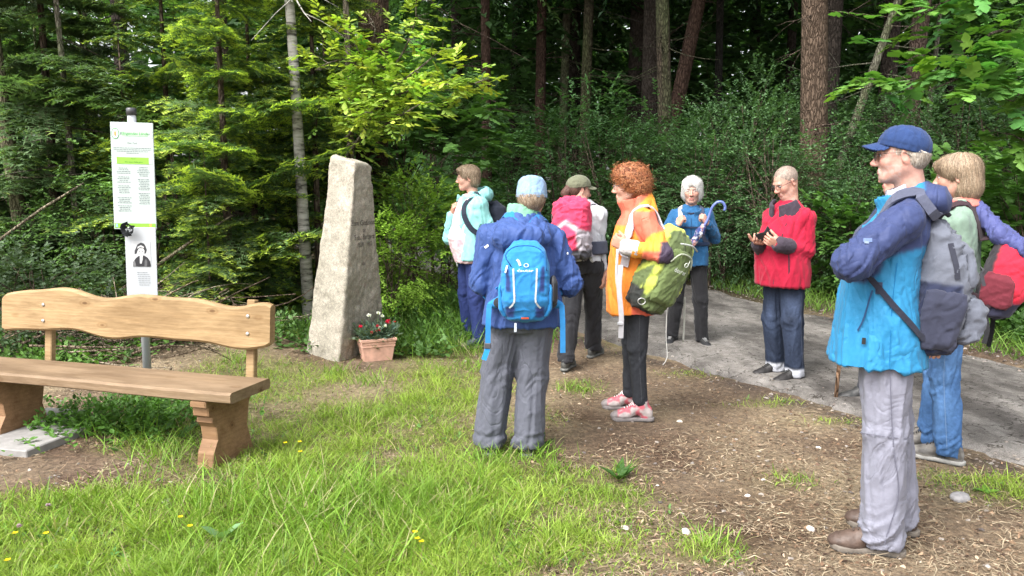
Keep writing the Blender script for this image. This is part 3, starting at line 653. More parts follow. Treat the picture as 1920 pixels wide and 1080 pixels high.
# --- the wood behind: one uncountable leafy mass, plus ground cover
def wood_mass():
    rng = np.random.default_rng(3); acc = Acc()
    n = 5200; px = rng.uniform(-500, 2500, n); Y = rng.uniform(17, 40, n); x = (px - 960) / FPX * Y
    z = rng.random(n) ** .9 * np.clip(.55 * Y, 6, 13); sd = road_sd(x, Y); ok = (sd > 1.2) | (z > 6)
    x, Y, z = x[ok], Y[ok], z[ok]; n = len(x); P = np.stack([x, Y, z], 1)
    tone = (.6 + .9 * fbm(P, .35, 4))[:, None]; base = np.array([.065, .14, .045]) * tone; k = rng.random(n) < .25; base[k] = base[k] * np.array([1.9, 1.6, 1.1])
    D = rng.normal(size=(n, 3)) * np.array([1, 1, .35])
    sprays(acc, P, D, rng.uniform(.8, 1.8, n), LEAF_SMALL, .30, base, rng, 16, .6, .2, .15, 1.2)
    n = 4200; px = rng.uniform(800, 2000, n); Y = rng.uniform(18, 34, n); P = np.stack([(px - 960) / FPX * Y, Y, rng.uniform(2.5, 10.5, n)], 1)
    sprays(acc, P, rng.normal(size=(n, 3)) * np.array([1, 1, .35]), rng.uniform(.8, 1.8, n), LEAF_SMALL, .30, np.array([.055, .115, .038]) * (.5 + fbm(P, .35, 14))[:, None], rng, 16, .6, .2, .15, 1.2)
    # wall of far trees
    n = 6500; a = rng.uniform(-1.25, 1.25, n); Rr = rng.uniform(40, 62, n); P = np.stack([Rr * np.sin(a), Rr * np.cos(a), rng.random(n) * 17], 1)
    gap = np.exp(-((a + .50) / .03) ** 2) * (P[:, 2] > 9) + np.exp(-((a + .46) / .03) ** 2) * (P[:, 2] > 7) + np.exp(-((a - .10) / .03) ** 2) * (P[:, 2] > 9.5) + np.exp(-((a - .27) / .03) ** 2) * (P[:, 2] > 8); P = P[rng.random(n) > .96 * gap]; n = len(P)
    sprays(acc, P, rng.normal(size=(n, 3)) * np.array([1, 1, .5]), rng.uniform(2, 3.6, n), LEAF_SMALL, 1.15, np.array([.075, .155, .048]) * (.6 + .9 * fbm(P, .2, 9))[:, None], rng, 14, .5, .2, .15, 1.2)
    # woods beside and behind the camera are left open: only the light of the clearing comes from there
    o = obj('wood', acc.mesh('wood', M_leaf)); tagp(o, 'dark green mass of the forest far behind the trunks', 'forest', kind='stuff')
wood_mass()
def cover():
    rng = np.random.default_rng(8); acc = Acc()
    def lay(n, fx, lsz, L, col, leaf, per, up=.6, v=.25):
        x, y = fx(n); sd = road_sd(x, y); ok = sd > .45; x, y = x[ok], y[ok]; n = len(x); z = hgt(x, y) + .01
        P = np.stack([x, y, z], 1); D = rng.normal(size=(n, 3)); D[:, 2] = np.abs(D[:, 2]) + up
        tone = (.6 + .85 * n2(x, y, .9, 5))[:, None]
        sprays(acc, P, D, L * (.5 + rng.random(n)), leaf, lsz, np.array(col) * tone, rng, per, .6, .2, v)
    def beyond(n):                          # across the road, densest near the verge
        px = rng.uniform(1150, 2150, n); Y = 6.2 + 9 * rng.random(n) ** 1.3; x = (px - 960) / FPX * Y
        s = road_sd(x, Y); mid = RMID[((np.stack([x, Y], 1)[:, None] - RMID[None, ::6]) ** 2).sum(2).argmin(1) * 6]; k = (x > mid[:, 0]) & (s > .5); return x[k], Y[k]
    lay(5200, beyond, .065, .30, (.075, .16, .035), LEAF_OVAL, 8)
    lay(2600, beyond, .10, .42, (.06, .13, .03), LEAF_OVAL, 7)
    def left(n): Y = rng.uniform(6.6, 13, n); px = rng.uniform(-60, 880, n); return (px - 960) / FPX * Y, Y
    lay(2600, left, .06, .24, (.07, .14, .035), LEAF_OVAL, 8)
    def lush(n): c = gp(800, 570); return c[0] + .75 * rng.normal(size=n) * .75, c[1] + 1.0 * rng.normal(size=n)
    lay(2200, lush, .055, .32, (.12, .25, .045), LEAF_OVAL, 8)
    def bench(n): c = gp(250, 800); return c[0] + .28 * rng.normal(size=n), c[1] + .22 * rng.normal(size=n)
    lay(420, bench, .04, .17, (.10, .22, .04), LEAF_OVAL, 8)
    def behind(n): a_, b__ = gp(60, 690), gp(330, 640); t = rng.random(n); return a_[0] + (b__[0] - a_[0]) * t + .25 * rng.normal(size=n), a_[1] + (b__[1] - a_[1]) * t + .3 * rng.normal(size=n)
    lay(650, behind, .05, .2, (.11, .22, .045), LEAF_OVAL, 7)
    o = obj('ground_cover', acc.mesh('ground_cover', M_leaf)); tagp(o, 'low leafy herbs covering the forest edge and far verge', 'herbs', kind='stuff')
cover()
# ------------------------------------------------------------------ signed-distance modelling (smooth closed shapes)
class Prim:
    def __init__(s, fn, lo, hi, k=0.02, op='u'): s.fn, s.lo, s.hi, s.k, s.op = fn, np.array(lo, float), np.array(hi, float), k, op
def smin(a, b, k):
    if k <= 0: return np.minimum(a, b)
    h = np.clip(0.5 + 0.5 * (b - a) / k, 0, 1); return b * (1 - h) + a * h - k * h * (1 - h)
def cone(a, b, ra, rb, k=0.02, op='u', sx=None):
    a, b = np.array(a, float), np.array(b, float); d = b - a; L2 = d.dot(d) + 1e-12; m = max(ra, rb)
    def fn(P):
        t = np.clip(((P - a) @ d) / L2, 0, 1); q = P - a - t[..., None] * d
        return np.sqrt((q * q).sum(-1)) - (ra + (rb - ra) * t)
    return Prim(fn, np.minimum(a, b) - m, np.maximum(a, b) + m, k, op)
def ell(c, r, R=None, k=0.02, op='u'):
    c, r = np.array(c, float), np.array(r, float); R = np.eye(3) if R is None else np.asarray(R, float); m = r.max()
    def fn(P):
        q = (P - c) @ R / r; l = np.sqrt((q * q).sum(-1)) + 1e-9; g = np.sqrt(((q / r) ** 2).sum(-1)) + 1e-9
        return l * (l - 1) / g
    e = np.abs(R) @ r
    return Prim(fn, c - e, c + e, k, op)
def rbox(c, h, rad, R=None, k=0.01, op='u'):
    c, h = np.array(c, float), np.array(h, float); R = np.eye(3) if R is None else np.asarray(R, float)
    def fn(P):
        q = np.abs((P - c) @ R) - (h - rad); return np.sqrt((np.maximum(q, 0) ** 2).sum(-1)) + np.minimum(q.max(-1), 0) - rad
    e = np.abs(R) @ h
    return Prim(fn, c - e, c + e, k, op)
def loft(rows, k=0.02, op='u', R=None, o=(0, 0, 0), n=2.3):
    """body of elliptic sections: rows (z, cx, cy, half_depth, half_width)"""
    T = np.array(rows, float); o = np.array(o, float); R = np.eye(3) if R is None else np.asarray(R, float)
    zz = T[:, 0]
    def fn(P):
        Q = (P - o) @ R; z = Q[..., 2]; zc = np.clip(z, zz[0], zz[-1]).ravel(); zs = zc.reshape(z.shape)
        cx, cy, hx, hy = [np.interp(zs, zz, T[:, i]) for i in (1, 2, 3, 4)]
        x, y = np.abs(Q[..., 0] - cx) / hx, np.abs(Q[..., 1] - cy) / hy
        r = (x ** n + y ** n + 1e-9) ** (1 / n); d = (r - 1) * (hx * hy) / np.sqrt((hy * x) ** 2 + (hx * y) ** 2 + 1e-9) * np.sqrt(x * x + y * y + 1e-9)
        dz = np.maximum(zz[0] - z, z - zz[-1]); return np.where(dz > 0, np.where(d > 0, np.sqrt(d * d + dz * dz), np.maximum(d, dz)), np.maximum(d, dz) if False else np.maximum(d, np.maximum(zz[0] - z, z - zz[-1])))
    m = np.array([(np.abs(T[:, 1]) + T[:, 3]).max(), (np.abs(T[:, 2]) + T[:, 4]).max()])
    cor = np.array([[sx * m[0], sy * m[1], z] for sx in (-1, 1) for sy in (-1, 1) for z in (zz[0], zz[-1])]) @ R.T + o
    return Prim(fn, cor.min(0), cor.max(0), k, op)
def shell(rows, th=.006, k=0.004, R=None, o=(0, 0, 0), n=2.2, cut=None):
    """hollow elliptic wall (collars, brims); cut: fn(Q)->d kept where d<0"""
    base = loft(rows, R=R, o=o, n=n); zz0, zz1 = rows[0][0], rows[-1][0]; Rm = np.eye(3) if R is None else np.asarray(R, float); oo = np.array(o, float)
    T = np.array(rows, float); zz = T[:, 0]
    def fn(P):
        Q = (P - oo) @ Rm; z = Q[..., 2]; zs = np.clip(z, zz[0], zz[-1])
        cx, cy, hx, hy = [np.interp(zs, zz, T[:, i]) for i in (1, 2, 3, 4)]
        x, y = np.abs(Q[..., 0] - cx) / hx, np.abs(Q[..., 1] - cy) / hy; r = (x ** n + y ** n + 1e-9) ** (1 / n)
        d = (r - 1) * (hx * hy) / np.sqrt((hy * x) ** 2 + (hx * y) ** 2 + 1e-9) * np.sqrt(x * x + y * y + 1e-9)
        e = np.stack([np.abs(d), np.maximum(zz0 - z, z - zz1).clip(0)], -1); r_ = np.sqrt((e * e).sum(-1)) - th
        if cut is not None: r_ = np.maximum(r_, cut(Q))
        return r_
    return Prim(fn, base.lo - th, base.hi + th, k)
def field(prims, P):
    """signed distance of a shape at points P (N,3)"""
    F = np.full(P.shape[:-1], 1.0)
    for p in prims:
        d = p.fn(P); F = smin(F, d, p.k) if p.op == 'u' else -smin(-F, d, p.k) if p.op == 's' else np.maximum(F, d)
    return F
def polyg(prims, h, lo=None, hi=None):
    U = [p for p in prims if p.op == 'u']
    lo_ = np.min([p.lo for p in U], 0) - 3 * h; hi_ = np.max([p.hi for p in U], 0) + 3 * h
    if lo is not None: lo_ = np.maximum(lo_, lo)
    if hi is not None: hi_ = np.minimum(hi_, hi)
    n = np.ceil((hi_ - lo_) / h).astype(int) + 1
    ax = [lo_[i] + h * np.arange(n[i]) for i in range(3)]; F = np.full(n, 1.0, np.float64)
    for p in prims:
        m = p.k + 2.5 * h; a = np.clip(np.floor((p.lo - m - lo_) / h).astype(int), 0, n); b = np.clip(np.ceil((p.hi + m - lo_) / h).astype(int) + 1, 0, n)
        if (b <= a).any(): continue
        sl = tuple(slice(a[i], b[i]) for i in range(3))
        P = np.stack(np.meshgrid(*[ax[i][sl[i]] for i in range(3)], indexing='ij'), -1); d = p.fn(P); f = F[sl]
        F[sl] = smin(f, d, p.k) if p.op == 'u' else -smin(-f, d, p.k) if p.op == 's' else np.maximum(f, d)
    F[0], F[-1] = np.maximum(F[0], h * .3), np.maximum(F[-1], h * .3); F[:, 0] = np.maximum(F[:, 0], h * .3); F[:, -1] = np.maximum(F[:, -1], h * .3); F[..., 0] = np.maximum(F[..., 0], h * .3); F[..., -1] = np.maximum(F[..., -1], h * .3)
    S = F < 0; c = S[:-1, :-1, :-1].astype(np.int8)
    cnt = sum(S[i:n[0] - 1 + i, j:n[1] - 1 + j, k:n[2] - 1 + k].astype(np.int8) for i in (0, 1) for j in (0, 1) for k in (0, 1))
    cell = np.argwhere((cnt > 0) & (cnt < 8)); vid = np.full(n - 1, -1, np.int64); vid[tuple(cell.T)] = np.arange(len(cell))
    val = {}
    for i in (0, 1):
        for j in (0, 1):
            for k in (0, 1): val[(i, j, k)] = F[cell[:, 0] + i, cell[:, 1] + j, cell[:, 2] + k]
    acc = np.zeros((len(cell), 3)); num = np.zeros(len(cell)); cs = list(val)
    for p_ in cs:
        for a in range(3):
            if p_[a]: continue
            q_ = list(p_); q_[a] = 1; q_ = tuple(q_); A_, B_ = val[p_], val[q_]; m = (A_ < 0) != (B_ < 0)
            t = A_ / np.where(A_ == B_, 1, A_ - B_); pos = np.tile(np.array(p_, float), (len(cell), 1)); pos[:, a] = t; acc[m] += pos[m]; num[m] += 1
    V = lo_ + h * (cell + acc / np.maximum(num, 1)[:, None])
    Q = []
    for a in range(3):
        b, c_ = (a + 1) % 3, (a + 2) % 3; s0 = [slice(None)] * 3; s1 = [slice(None)] * 3; s0[a] = slice(0, -1); s1[a] = slice(1, None)
        A_, B_ = S[tuple(s0)], S[tuple(s1)]; e = np.argwhere(A_ != B_); e = e[(e[:, b] > 0) & (e[:, c_] > 0) & (e[:, b] < n[b] - 1) & (e[:, c_] < n[c_] - 1)]
        fl = A_[tuple(e.T)]
        def at_(db, dc):
            x = e.copy(); x[:, b] += db; x[:, c_] += dc; return vid[tuple(x.T)]
        q = np.stack([at_(-1, -1), at_(0, -1), at_(0, 0), at_(-1, 0)], 1); q[~fl] = q[~fl][:, ::-1]; Q.append(q)
    Q = np.concatenate(Q); Q = Q[(Q >= 0).all(1)]
    return V, Q
def vnorm(V, Q):
    n = np.cross(V[Q[:, 2]] - V[Q[:, 0]], V[Q[:, 3]] - V[Q[:, 1]]); N = np.zeros_like(V)
    for i in range(4): np.add.at(N, Q[:, i], n)
    return unit(N)
def grad(prims, P, e=.002):
    g = np.zeros_like(P)
    for a in range(3):
        d = np.zeros(3); d[a] = e; g[:, a] = field(prims, P + d) - field(prims, P - d)
    return unit(g)
def project(prims, P, off=.004, it=6):
    P = np.array(P, float)
    for _ in range(it): P = P - (field(prims, P) - off)[:, None] * grad(prims, P)
    return P, grad(prims, P)
def sdf_obj(name, prims, h, mat, parent=None, col=(1, 1, 1), disp=None, lo=None, hi=None, loc=None):
    V, Q = polyg(prims, h, lo, hi)
    if disp is not None:
        N = vnorm(V, Q); V = V + N * disp(V, N)[:, None]
    c = col(V) if callable(col) else np.broadcast_to(np.array(col, float), V.shape)
    if callable(col):                        # soften colour borders by one cell so that seams run clean
        for _ in range(1):
            fc = c[Q].mean(1); a = np.zeros_like(c); k = np.zeros(len(c))
            for i in range(4): np.add.at(a, Q[:, i], fc); np.add.at(k, Q[:, i], 1)
            c = a / np.maximum(k, 1)[:, None]
    return obj(name, mesh_np(name, V, Q, c, True, mat), parent, loc)

# ------------------------------------------------------------------ lettering helper
def text_mesh(s, size, align='CENTER', ext=0.0, shear=0.0):
    cu = bpy.data.curves.new('lettering', 'FONT'); cu.body = s; cu.size = size; cu.align_x = align; cu.align_y = 'CENTER'; cu.extrude = ext; cu.shear = shear; cu.resolution_u = 3
    o = bpy.data.objects.new('lettering', cu); COL.objects.link(o); dg = bpy.context.evaluated_depsgraph_get(); dg.update()
    me = o.evaluated_get(dg).to_mesh(); me.calc_loop_triangles()
    V = np.array([v.co[:] for v in me.vertices]).reshape(-1, 3); F = np.array([t.vertices[:] for t in me.loop_triangles]).reshape(-1, 3)
    o.evaluated_get(dg).to_mesh_clear(); bpy.data.objects.remove(o); bpy.data.curves.remove(cu); return V, F
def lettering(name, s, size, fn, parent, col, mat=None, **kw):
    """fn maps (N,3) flat text coordinates to the surface"""
    V, F = text_mesh(s, size, **kw)
    if len(V) == 0: return None
    return obj(name, mesh_np(name, fn(V), F, np.broadcast_to(np.array(col, float), V.shape), False, mat or M_print), parent)

# ------------------------------------------------------------------ wood
m_wood, nt, b = newmat('bench_wood')
v = coords(nt, (1.0, 7.0, 7.0)); wn = noise(nt, v, 3.5, 6, .65); v2 = coords(nt, (2.0, 40.0, 40.0)); wf = noise(nt, v2, 5, 4, .6)
at0 = nd(nt, 'ShaderNodeAttribute', attribute_name='Col')
r1 = ramp(nt, wn.outputs[0], [(.32, (.8, .76, .7)), (.5, (1, 1, 1)), (.68, (1.14, 1.13, 1.1))]); r2 = ramp(nt, wf.outputs[0], [(.3, (.8, .77, .72)), (.7, (1.12, 1.12, 1.1))])
wv = nd(nt, 'ShaderNodeTexWave', Scale=2.2, Distortion=9.0, Detail=3.0); wv.bands_direction = 'Z'; nt.links.new(coords(nt, (.5, 3, 6.0)), wv.inputs['Vector']); r3 = ramp(nt, wv.outputs['Fac'], [(0, (.93, .91, .88)), (.6, (1.03, 1.03, 1.03))])
c1 = mul_color(nt, at0.outputs['Color'], r1.outputs[0]); c2 = mul_color(nt, c1.outputs[2], r2.outputs[0]); c3 = mul_color(nt, c2.outputs[2], r3.outputs[0])
kv = nd(nt, 'ShaderNodeTexVoronoi', Scale=3.1); nt.links.new(coords(nt, (1.0, 1.6, 2.2)), kv.inputs['Vector']); kr = ramp(nt, kv.outputs['Distance'], [(0.0, (.38, .30, .24)), (.05, (.5, .42, .35)), (.085, (.95, .92, .88)), (.11, (.8, .74, .68)), (.16, (1, 1, 1))])
sn = noise(nt, coords(nt, (.7, 2, 2)), 2.4, 5, .65); sr = ramp(nt, sn.outputs[0], [(.35, (.72, .69, .66)), (.55, (1, 1, 1)), (.75, (1.06, 1.05, 1.02))])
c4 = mul_color(nt, c3.outputs[2], kr.outputs[0]); c5 = mul_color(nt, c4.outputs[2], sr.outputs[0])
nt.links.new(c5.outputs[2], b.inputs['Base Color']); b.inputs['Roughness'].default_value = .65; b.inputs['Specular IOR Level'].default_value = .25
bump(nt, b, wf.outputs[0], .25, .002)
def gz(x, y): return float(hgt(np.array([x]), np.array([y]))[0])

# ------------------------------------------------------------------ bench: local x along the bench (right end at 0), y towards the back, z up
b0 = gp(432, 738, .43); b1 = gp(0, 699, .43); ang = math.atan2(b1[1] - b0[1], b1[0] - b0[0]) + math.pi
bench = empty('bench', (b0[0], b0[1], 0.0), ang); tagp(bench, 'light wooden bench with wavy backrest and carved feet', 'bench')
WD = (.31, .215, .115); WS = (.215, .152, .098)
def plank(x0, x1, zf0, zf1, y0, th, n=60, rb=.012, tilt=0.0):
    """upright board: outline along x between lower zf0(x) and upper zf1(x), thick in y, rounded edges"""
    X = np.linspace(x0, x1, n); sec = []
    prof = [(0, 0, rb), (0, rb, 0), (1, -rb, 0), (1, 0, rb), (1, 0, th - rb), (1, -rb, th), (0, rb, th), (0, 0, th - rb)]
    V = []; m = len(prof)
    for i, x in enumerate(X):
        a, b_ = zf0(x), zf1(x)
        e = 0.012 * (i in (0, n - 1))
        for t, dz, dy in prof:
            z = a + e if t == 0 else b_ - e; V.append((x, y0 + dy + tilt * (z + dz), z + dz))
    F = [(i * m + j, (i + 1) * m + j, (i + 1) * m + (j + 1) % m, i * m + (j + 1) % m) for i in range(n - 1) for j in range(m)]
    F += [tuple(range(m)), tuple((n - 1) * m + j for j in range(m))[::-1]]
    return MB().add(V, F, WD)
LB = 2.02
def wv_(x): return .8 * (.022 * math.sin(x * 7.3 + .9) + .012 * math.sin(x * 13 + 2) + .01 * math.sin(x * 3.1))
def lo_(x): return .585 + wv_(x - .06) * .8
def hi_(x): return .835 + wv_(x) - .03 * max(0, (x + .14) / .14) - .02 * max(0, (-x - LB + .2) / .2)
plank(-LB + .0, -.045, lo_, hi_, .36, .05, 70, .014, .10).build('backrest', m_wood, bench, False)
# seat plank
V = []; prof = [(0, -.05), (0, -.012), (.012, 0), (.338, .0), (.35, -.012), (.35, -.05), (.338, -.058), (.012, -.058)]; X = np.linspace(-LB - .02, .0, 40)
for i, x in enumerate(X):
    for y, z in prof: V.append((x, y - .004 + .006 * math.sin(x * 4), .43 + z))
m = 8; F = [(i * m + j, i * m + (j + 1) % m, (i + 1) * m + (j + 1) % m, (i + 1) * m + j) for i in range(39) for j in range(m)]; F += [tuple(range(m))[::-1], tuple(39 * m + j for j in range(m))]
MB().add(V, F, WS).build('seat', m_wood, bench, False)
legp = [(.02, .0), (.045, .11), (.085, .17), (.075, .235), (.045, .262), (.05, .285), (.02, .30), (.02, .345), (.0, .345), (.0, .37), (.40, .37), (.40, .33), (.37, .29), (.345, .18), (.37, .10), (.41, .0)]
def leg(x, z0):
    P = np.array([(y - .01, z) for y, z in legp]); P[:, 1] = z0 + P[:, 1] * (.372 - z0) / .37; c = P.mean(0); rows = []
    for dx, sc in ((-.05, .965), (-.043, 1.0), (.043, 1.0), (.05, .965)): rows.append(np.c_[np.full(len(P), x + dx), (P - c) * sc + c])
    for r in (0, 3): rows[r][:, 2] = np.clip(rows[r][:, 2], z0, .3715)
    V = np.vstack(rows); n = len(P); F = [(r * n + i, r * n + (i + 1) % n, (r + 1) * n + (i + 1) % n, (r + 1) * n + i) for r in range(3) for i in range(n)] + [tuple(range(n))[::-1], tuple(3 * n + i for i in range(n))]
    return MB().add(V, F, (.25, .15, .085))
for x in (-.20, -1.68): leg(x, -.05).build('leg', m_wood, bench, False)
for x in (-.21, -1.70):
    MB().box((x, .490, .59), (.055, .04, .50), Matrix.Rotation(-.10, 3, 'X'), WD, .005).build('back_post', m_wood, bench)
    for z in (.655, .755): MB().lathe([(.011, 0), (.011, .003), (.007, .007)], 12, (x + .02, .3585 + .10 * z, z), Matrix.Rotation(math.pi / 2, 3, 'X'), (.62, .62, .62)).build('bolt', M_metal, bench, True)
# stone slabs under the far foot
m_conc = mat_attr('concrete', .9, .18, 14, .4, .006, 60, .2)
for px, py, sx, sy, rz, lab in [(45, 832, .5, .42, .25, 'pale concrete slab under the left foot of the bench'), (100, 792, .34, .25, .3, 'small pale concrete slab behind the left bench foot')]:
    p = gp(px, py); o = MB().box((0, 0, .0), (sx, sy, .06), None, (.24, .23, .22), .006).build('paving_slab', m_conc, None); o.location = (p[0], p[1], gz(p[0], p[1]) + .012); o.rotation_euler = (.01, -.02, ang + rz * .1); tagp(o, lab, 'slab')

# ------------------------------------------------------------------ notice post with two printed panels
SY = 5.35
pb = at(268, 560, SY); sgn = empty('notice_board', (pb[0], SY, gz(pb[0], SY)), math.radians(9)); tagp(sgn, 'grey post with two white printed notice panels behind the bench', 'sign')
MB().lathe([(.028, -.2), (.028, 1.98)], 16, col=(.36, .38, .40)).build('post', M_plastic, sgn, True)
MB().lathe([(.033, 1.955), (.033, 2.0), (.028, 2.004)], 16, col=(.05, .05, .055)).build('post_cap', M_plastic, sgn, True)
PN, PG, PK = (.42, .485, .462), (.22, .43, .05), (.05, .06, .05)
def panel(zc, w, h, tilt, x0, col, fy):
    R = np.array(Matrix.Rotation(tilt, 3, 'Y')); e = lambda P, d=.0: (np.c_[P[:, 0], np.full(len(P), 0.0), P[:, 1]] @ R.T) + np.array([x0, fy - .006 - d, zc])
    return e, R
tp, R1 = panel(1.545, .272, .72, math.radians(1.3), .0, PN, -.034)
MB().box((.0, -.034, 1.545), (.272, .011, .72), R1, PN, .002).build('panel', M_print, sgn)
def rect(parent, e, x, z, w, h, col, d=.0012, name='print_band', sl=0.0):
    P = np.array([(x - w / 2, z - h / 2 - sl * w / 2), (x + w / 2, z - h / 2 + sl * w / 2), (x + w / 2, z + h / 2 + sl * w / 2), (x - w / 2, z + h / 2 - sl * w / 2)])
    return obj(name, mesh_np(name, e(P, d), np.array([(0, 1, 2, 3)]), np.broadcast_to(np.array(col), (4, 3)), False, M_print), parent)
pan = [c for c in sgn.children if c.name.startswith('panel')][0]
def S3(e, ox, oz, d): return lambda V: e(V[:, :2] + np.array([ox, oz]), d)
rect(pan, tp, .02, .285, .17, .03, (.38, .66, .38)); rect(pan, tp, .0, .105, .205, .045, PG); rect(pan, tp, .0, -.335, .262, .032, PG)
rect(pan, tp, -.112, .105, .018, .04, (.6, .66, .62)); rect(pan, tp, .112, .105, .018, .04, (.6, .66, .62)); rect(pan, tp, .118, .285, .028, .048, (.55, .62, .6)); rect(pan, tp, .118, .285, .022, .041, PN, .0018)
rect(pan, tp, -.118, -.335, .012, .022, (.25, .45, .7), .002); rect(pan, tp, .1, -.33, .012, .016, (.75, .35, .1), .002)
rg = [(math.cos(a), math.sin(a)) for a in np.linspace(0, 6.283, 25)[:-1]]
for rx, rz2, c, d in ((.024, .036, (.10, .30, .12), .0012), (.019, .030, (.85, .87, .84), .0018), (.008, .018, (.75, .28, .10), .0024)):
    P = np.array(rg) * np.array([rx, rz2]) + np.array([-.105, .283]); obj('emblem', mesh_np('emblem', tp(P, d), np.array([range(24)]), np.broadcast_to(np.array(c), (24, 3)), False, M_print), pan)
lettering('heading', 'Klingendes Länder', .026, S3(tp, .02, .285, .002), pan, (.03, .12, .06), shear=.2)
lettering('subheading', 'Der Tod', .017, S3(tp, .0, .222, .002), pan, (.12, .13, .13))
lettering('band_line', 'Wo unsre Füße gehn', .0135, S3(tp, .005, .096, .002), pan, (.05, .16, .03)); lettering('band_line', 'Mundart', .009, S3(tp, .005, .118, .002), pan, (.05, .16, .03))
# fine illegible print: rows of short strokes
rt = np.random.default_rng(4)
def textrows(parent, e, rows, col, name='fine_print'):
    mb = MB()
    for x0, x1, z in rows:
        x = x0
        while x < x1 - .004:
            w = min(rt.uniform(.006, .02), x1 - x); P = e(np.array([(x, z - .0018), (x + w, z - .0018), (x + w, z + .0018), (x, z + .0018)]), .0014); mb.add(P, [(0, 1, 2, 3)], col); x += w + .0035
    tagp(mb.build(name, M_print, parent), kind='stuff')
rows = [(-.12 + a, .12 - a, .19 - i * .0115) for i, a in enumerate((0, 0, .02, .08))]
textrows(pan, tp, rows, (.17, .20, .20)); rows = []
for k, z0 in enumerate((.055, -.005, -.065, -.145, -.2)):
    for i in range(5 if k == 2 else 4): w = rt.uniform(.028, .045); rows.append((-.062 - w, -.062 + w, z0 - i * .0115))
for k, z0 in enumerate((.062, -.02, -.115)):
    for i in range(7 if k else 6): w = rt.uniform(.025, .042); rows.append((.066 - w, .066 + w, z0 - i * .0115))
textrows(pan, tp, rows, (.15, .165, .17))
lp, R2 = panel(.90, .20, .60, math.radians(1.5), .018, PN, -.047)
MB().box((.018, -.047, .90), (.20, .009, .60), R2, (.44, .46, .48), .002).build('panel', M_print, sgn)
pan2 = [c for c in sgn.children if c.name.startswith('panel')][-1]
# black and white portrait print: hat, face, shawl, jacket
def poly(pts, col, d, name='portrait_tone'):
    P = np.array(pts, float) * np.array([.060, .088]) + np.array([.002, .118]); n = len(P)
    obj(name, mesh_np(name, lp(P, d), np.array([range(n)]), np.broadcast_to(np.array(col), (n, 3)), False, M_print), pan2)
poly([(-1, -1), (1, -1), (1, 1), (-1, 1)], (.50, .51, .52), .001, 'portrait_print')
poly([(-.95, -1), (-.9, -.65), (-.6, -.35), (-.2, -.12), (.25, -.1), (.7, -.3), (.95, -.6), (1, -1)], (.03, .03, .035), .0014)
poly([(-.18, -.75), (-.16, -.22), (.16, -.2), (.14, -.45), (.0, -.78)], (.52, .52, .52), .0018); poly([(-.95, -1), (-.9, -.7), (-.72, -.5), (-.62, -.8), (-.6, -1)], (.16, .16, .165), .0018); poly([(.3, -1), (.36, -.55), (.5, -.36), (.62, -.6), (.6, -1)], (.11, .11, .115), .0018)
poly([(-.72, -.05), (-.7, .25), (-.55, .45), (-.38, .72), (.0, .88), (.34, .8), (.5, .6), (.62, .3), (.5, .05), (.36, .0), (.3, .35), (-.32, .3), (-.5, .02)], (.045, .045, .05), .0018)
poly([(-.38, .22), (-.3, .0), (-.15, -.2), (.1, -.24), (.3, -.05), (.36, .25), (.22, .42), (-.2, .42)], (.72, .72, .72), .0022)
poly([(-.4, .40), (-.1, .52), (.3, .45), (.34, .55), (.0, .68), (-.36, .55)], (.55, .55, .55), .0026)
for x, z, w, h in ((-.16, .17, .07, .025), (.12, .17, .07, .025), (-.02, -.08, .07, .02), (-.02, .05, .03, .03), (-.16, .22, .09, .012), (.13, .22, .09, .012)):
    poly([(x - w, z - h), (x + w, z - h), (x + w, z + h), (x - w, z + h)], (.12, .12, .12), .003)
textrows(pan2, lp, [(-.03 + k * .002, .05 + rt.uniform(-.015, .01), -.01 - .0145 * k) for k in range(7)], (.22, .23, .24))
# black artificial rose fixed between the panels
rose = empty('fabric_rose', tuple(np.array(sgn.location) + np.array(Matrix.Rotation(sgn.rotation_euler[2], 3, 'Z') @ Vector((-.045, -.075, 1.19))))); tagp(rose, 'black fabric rose fixed between the two notice panels', 'flower')
for k in range(16):
    a, r = k * 2.4, .006 + .0019 * k; h = .02 + .0008 * k; pet = []
    for u in np.linspace(-1, 1, 5):
        for w_ in np.linspace(0, 1, 4): pet.append((math.cos(a + u * .75) * r * (1 + w_ * .5), -.012 * w_ - .02 + .0012 * k, math.sin(a + u * .75) * r * (1 + w_ * .5) + .004 * math.sin(u * 5) * w_))
    F = [(i * 4 + j, i * 4 + j + 1, i * 4 + 4 + j + 1, i * 4 + 4 + j) for i in range(4) for j in range(3)]
    MB().add(pet, F, (.02, .022, .024)).build('petal', M_fabric, rose, True)
for k in range(3):
    a = k * 2.1 + .4; d = np.array([math.cos(a), 0, math.sin(a)]); s_ = np.array([-d[2], 0, d[0]])
    MB().add([(0, .0, 0), d * .03 + s_ * .014 + [0, -.006, 0], d * .058 + [0, -.002, 0], d * .03 - s_ * .014 + [0, -.006, 0]], [(0, 1, 2, 3)], (.015, .02, .018)).build('sepal', M_fabric, rose)

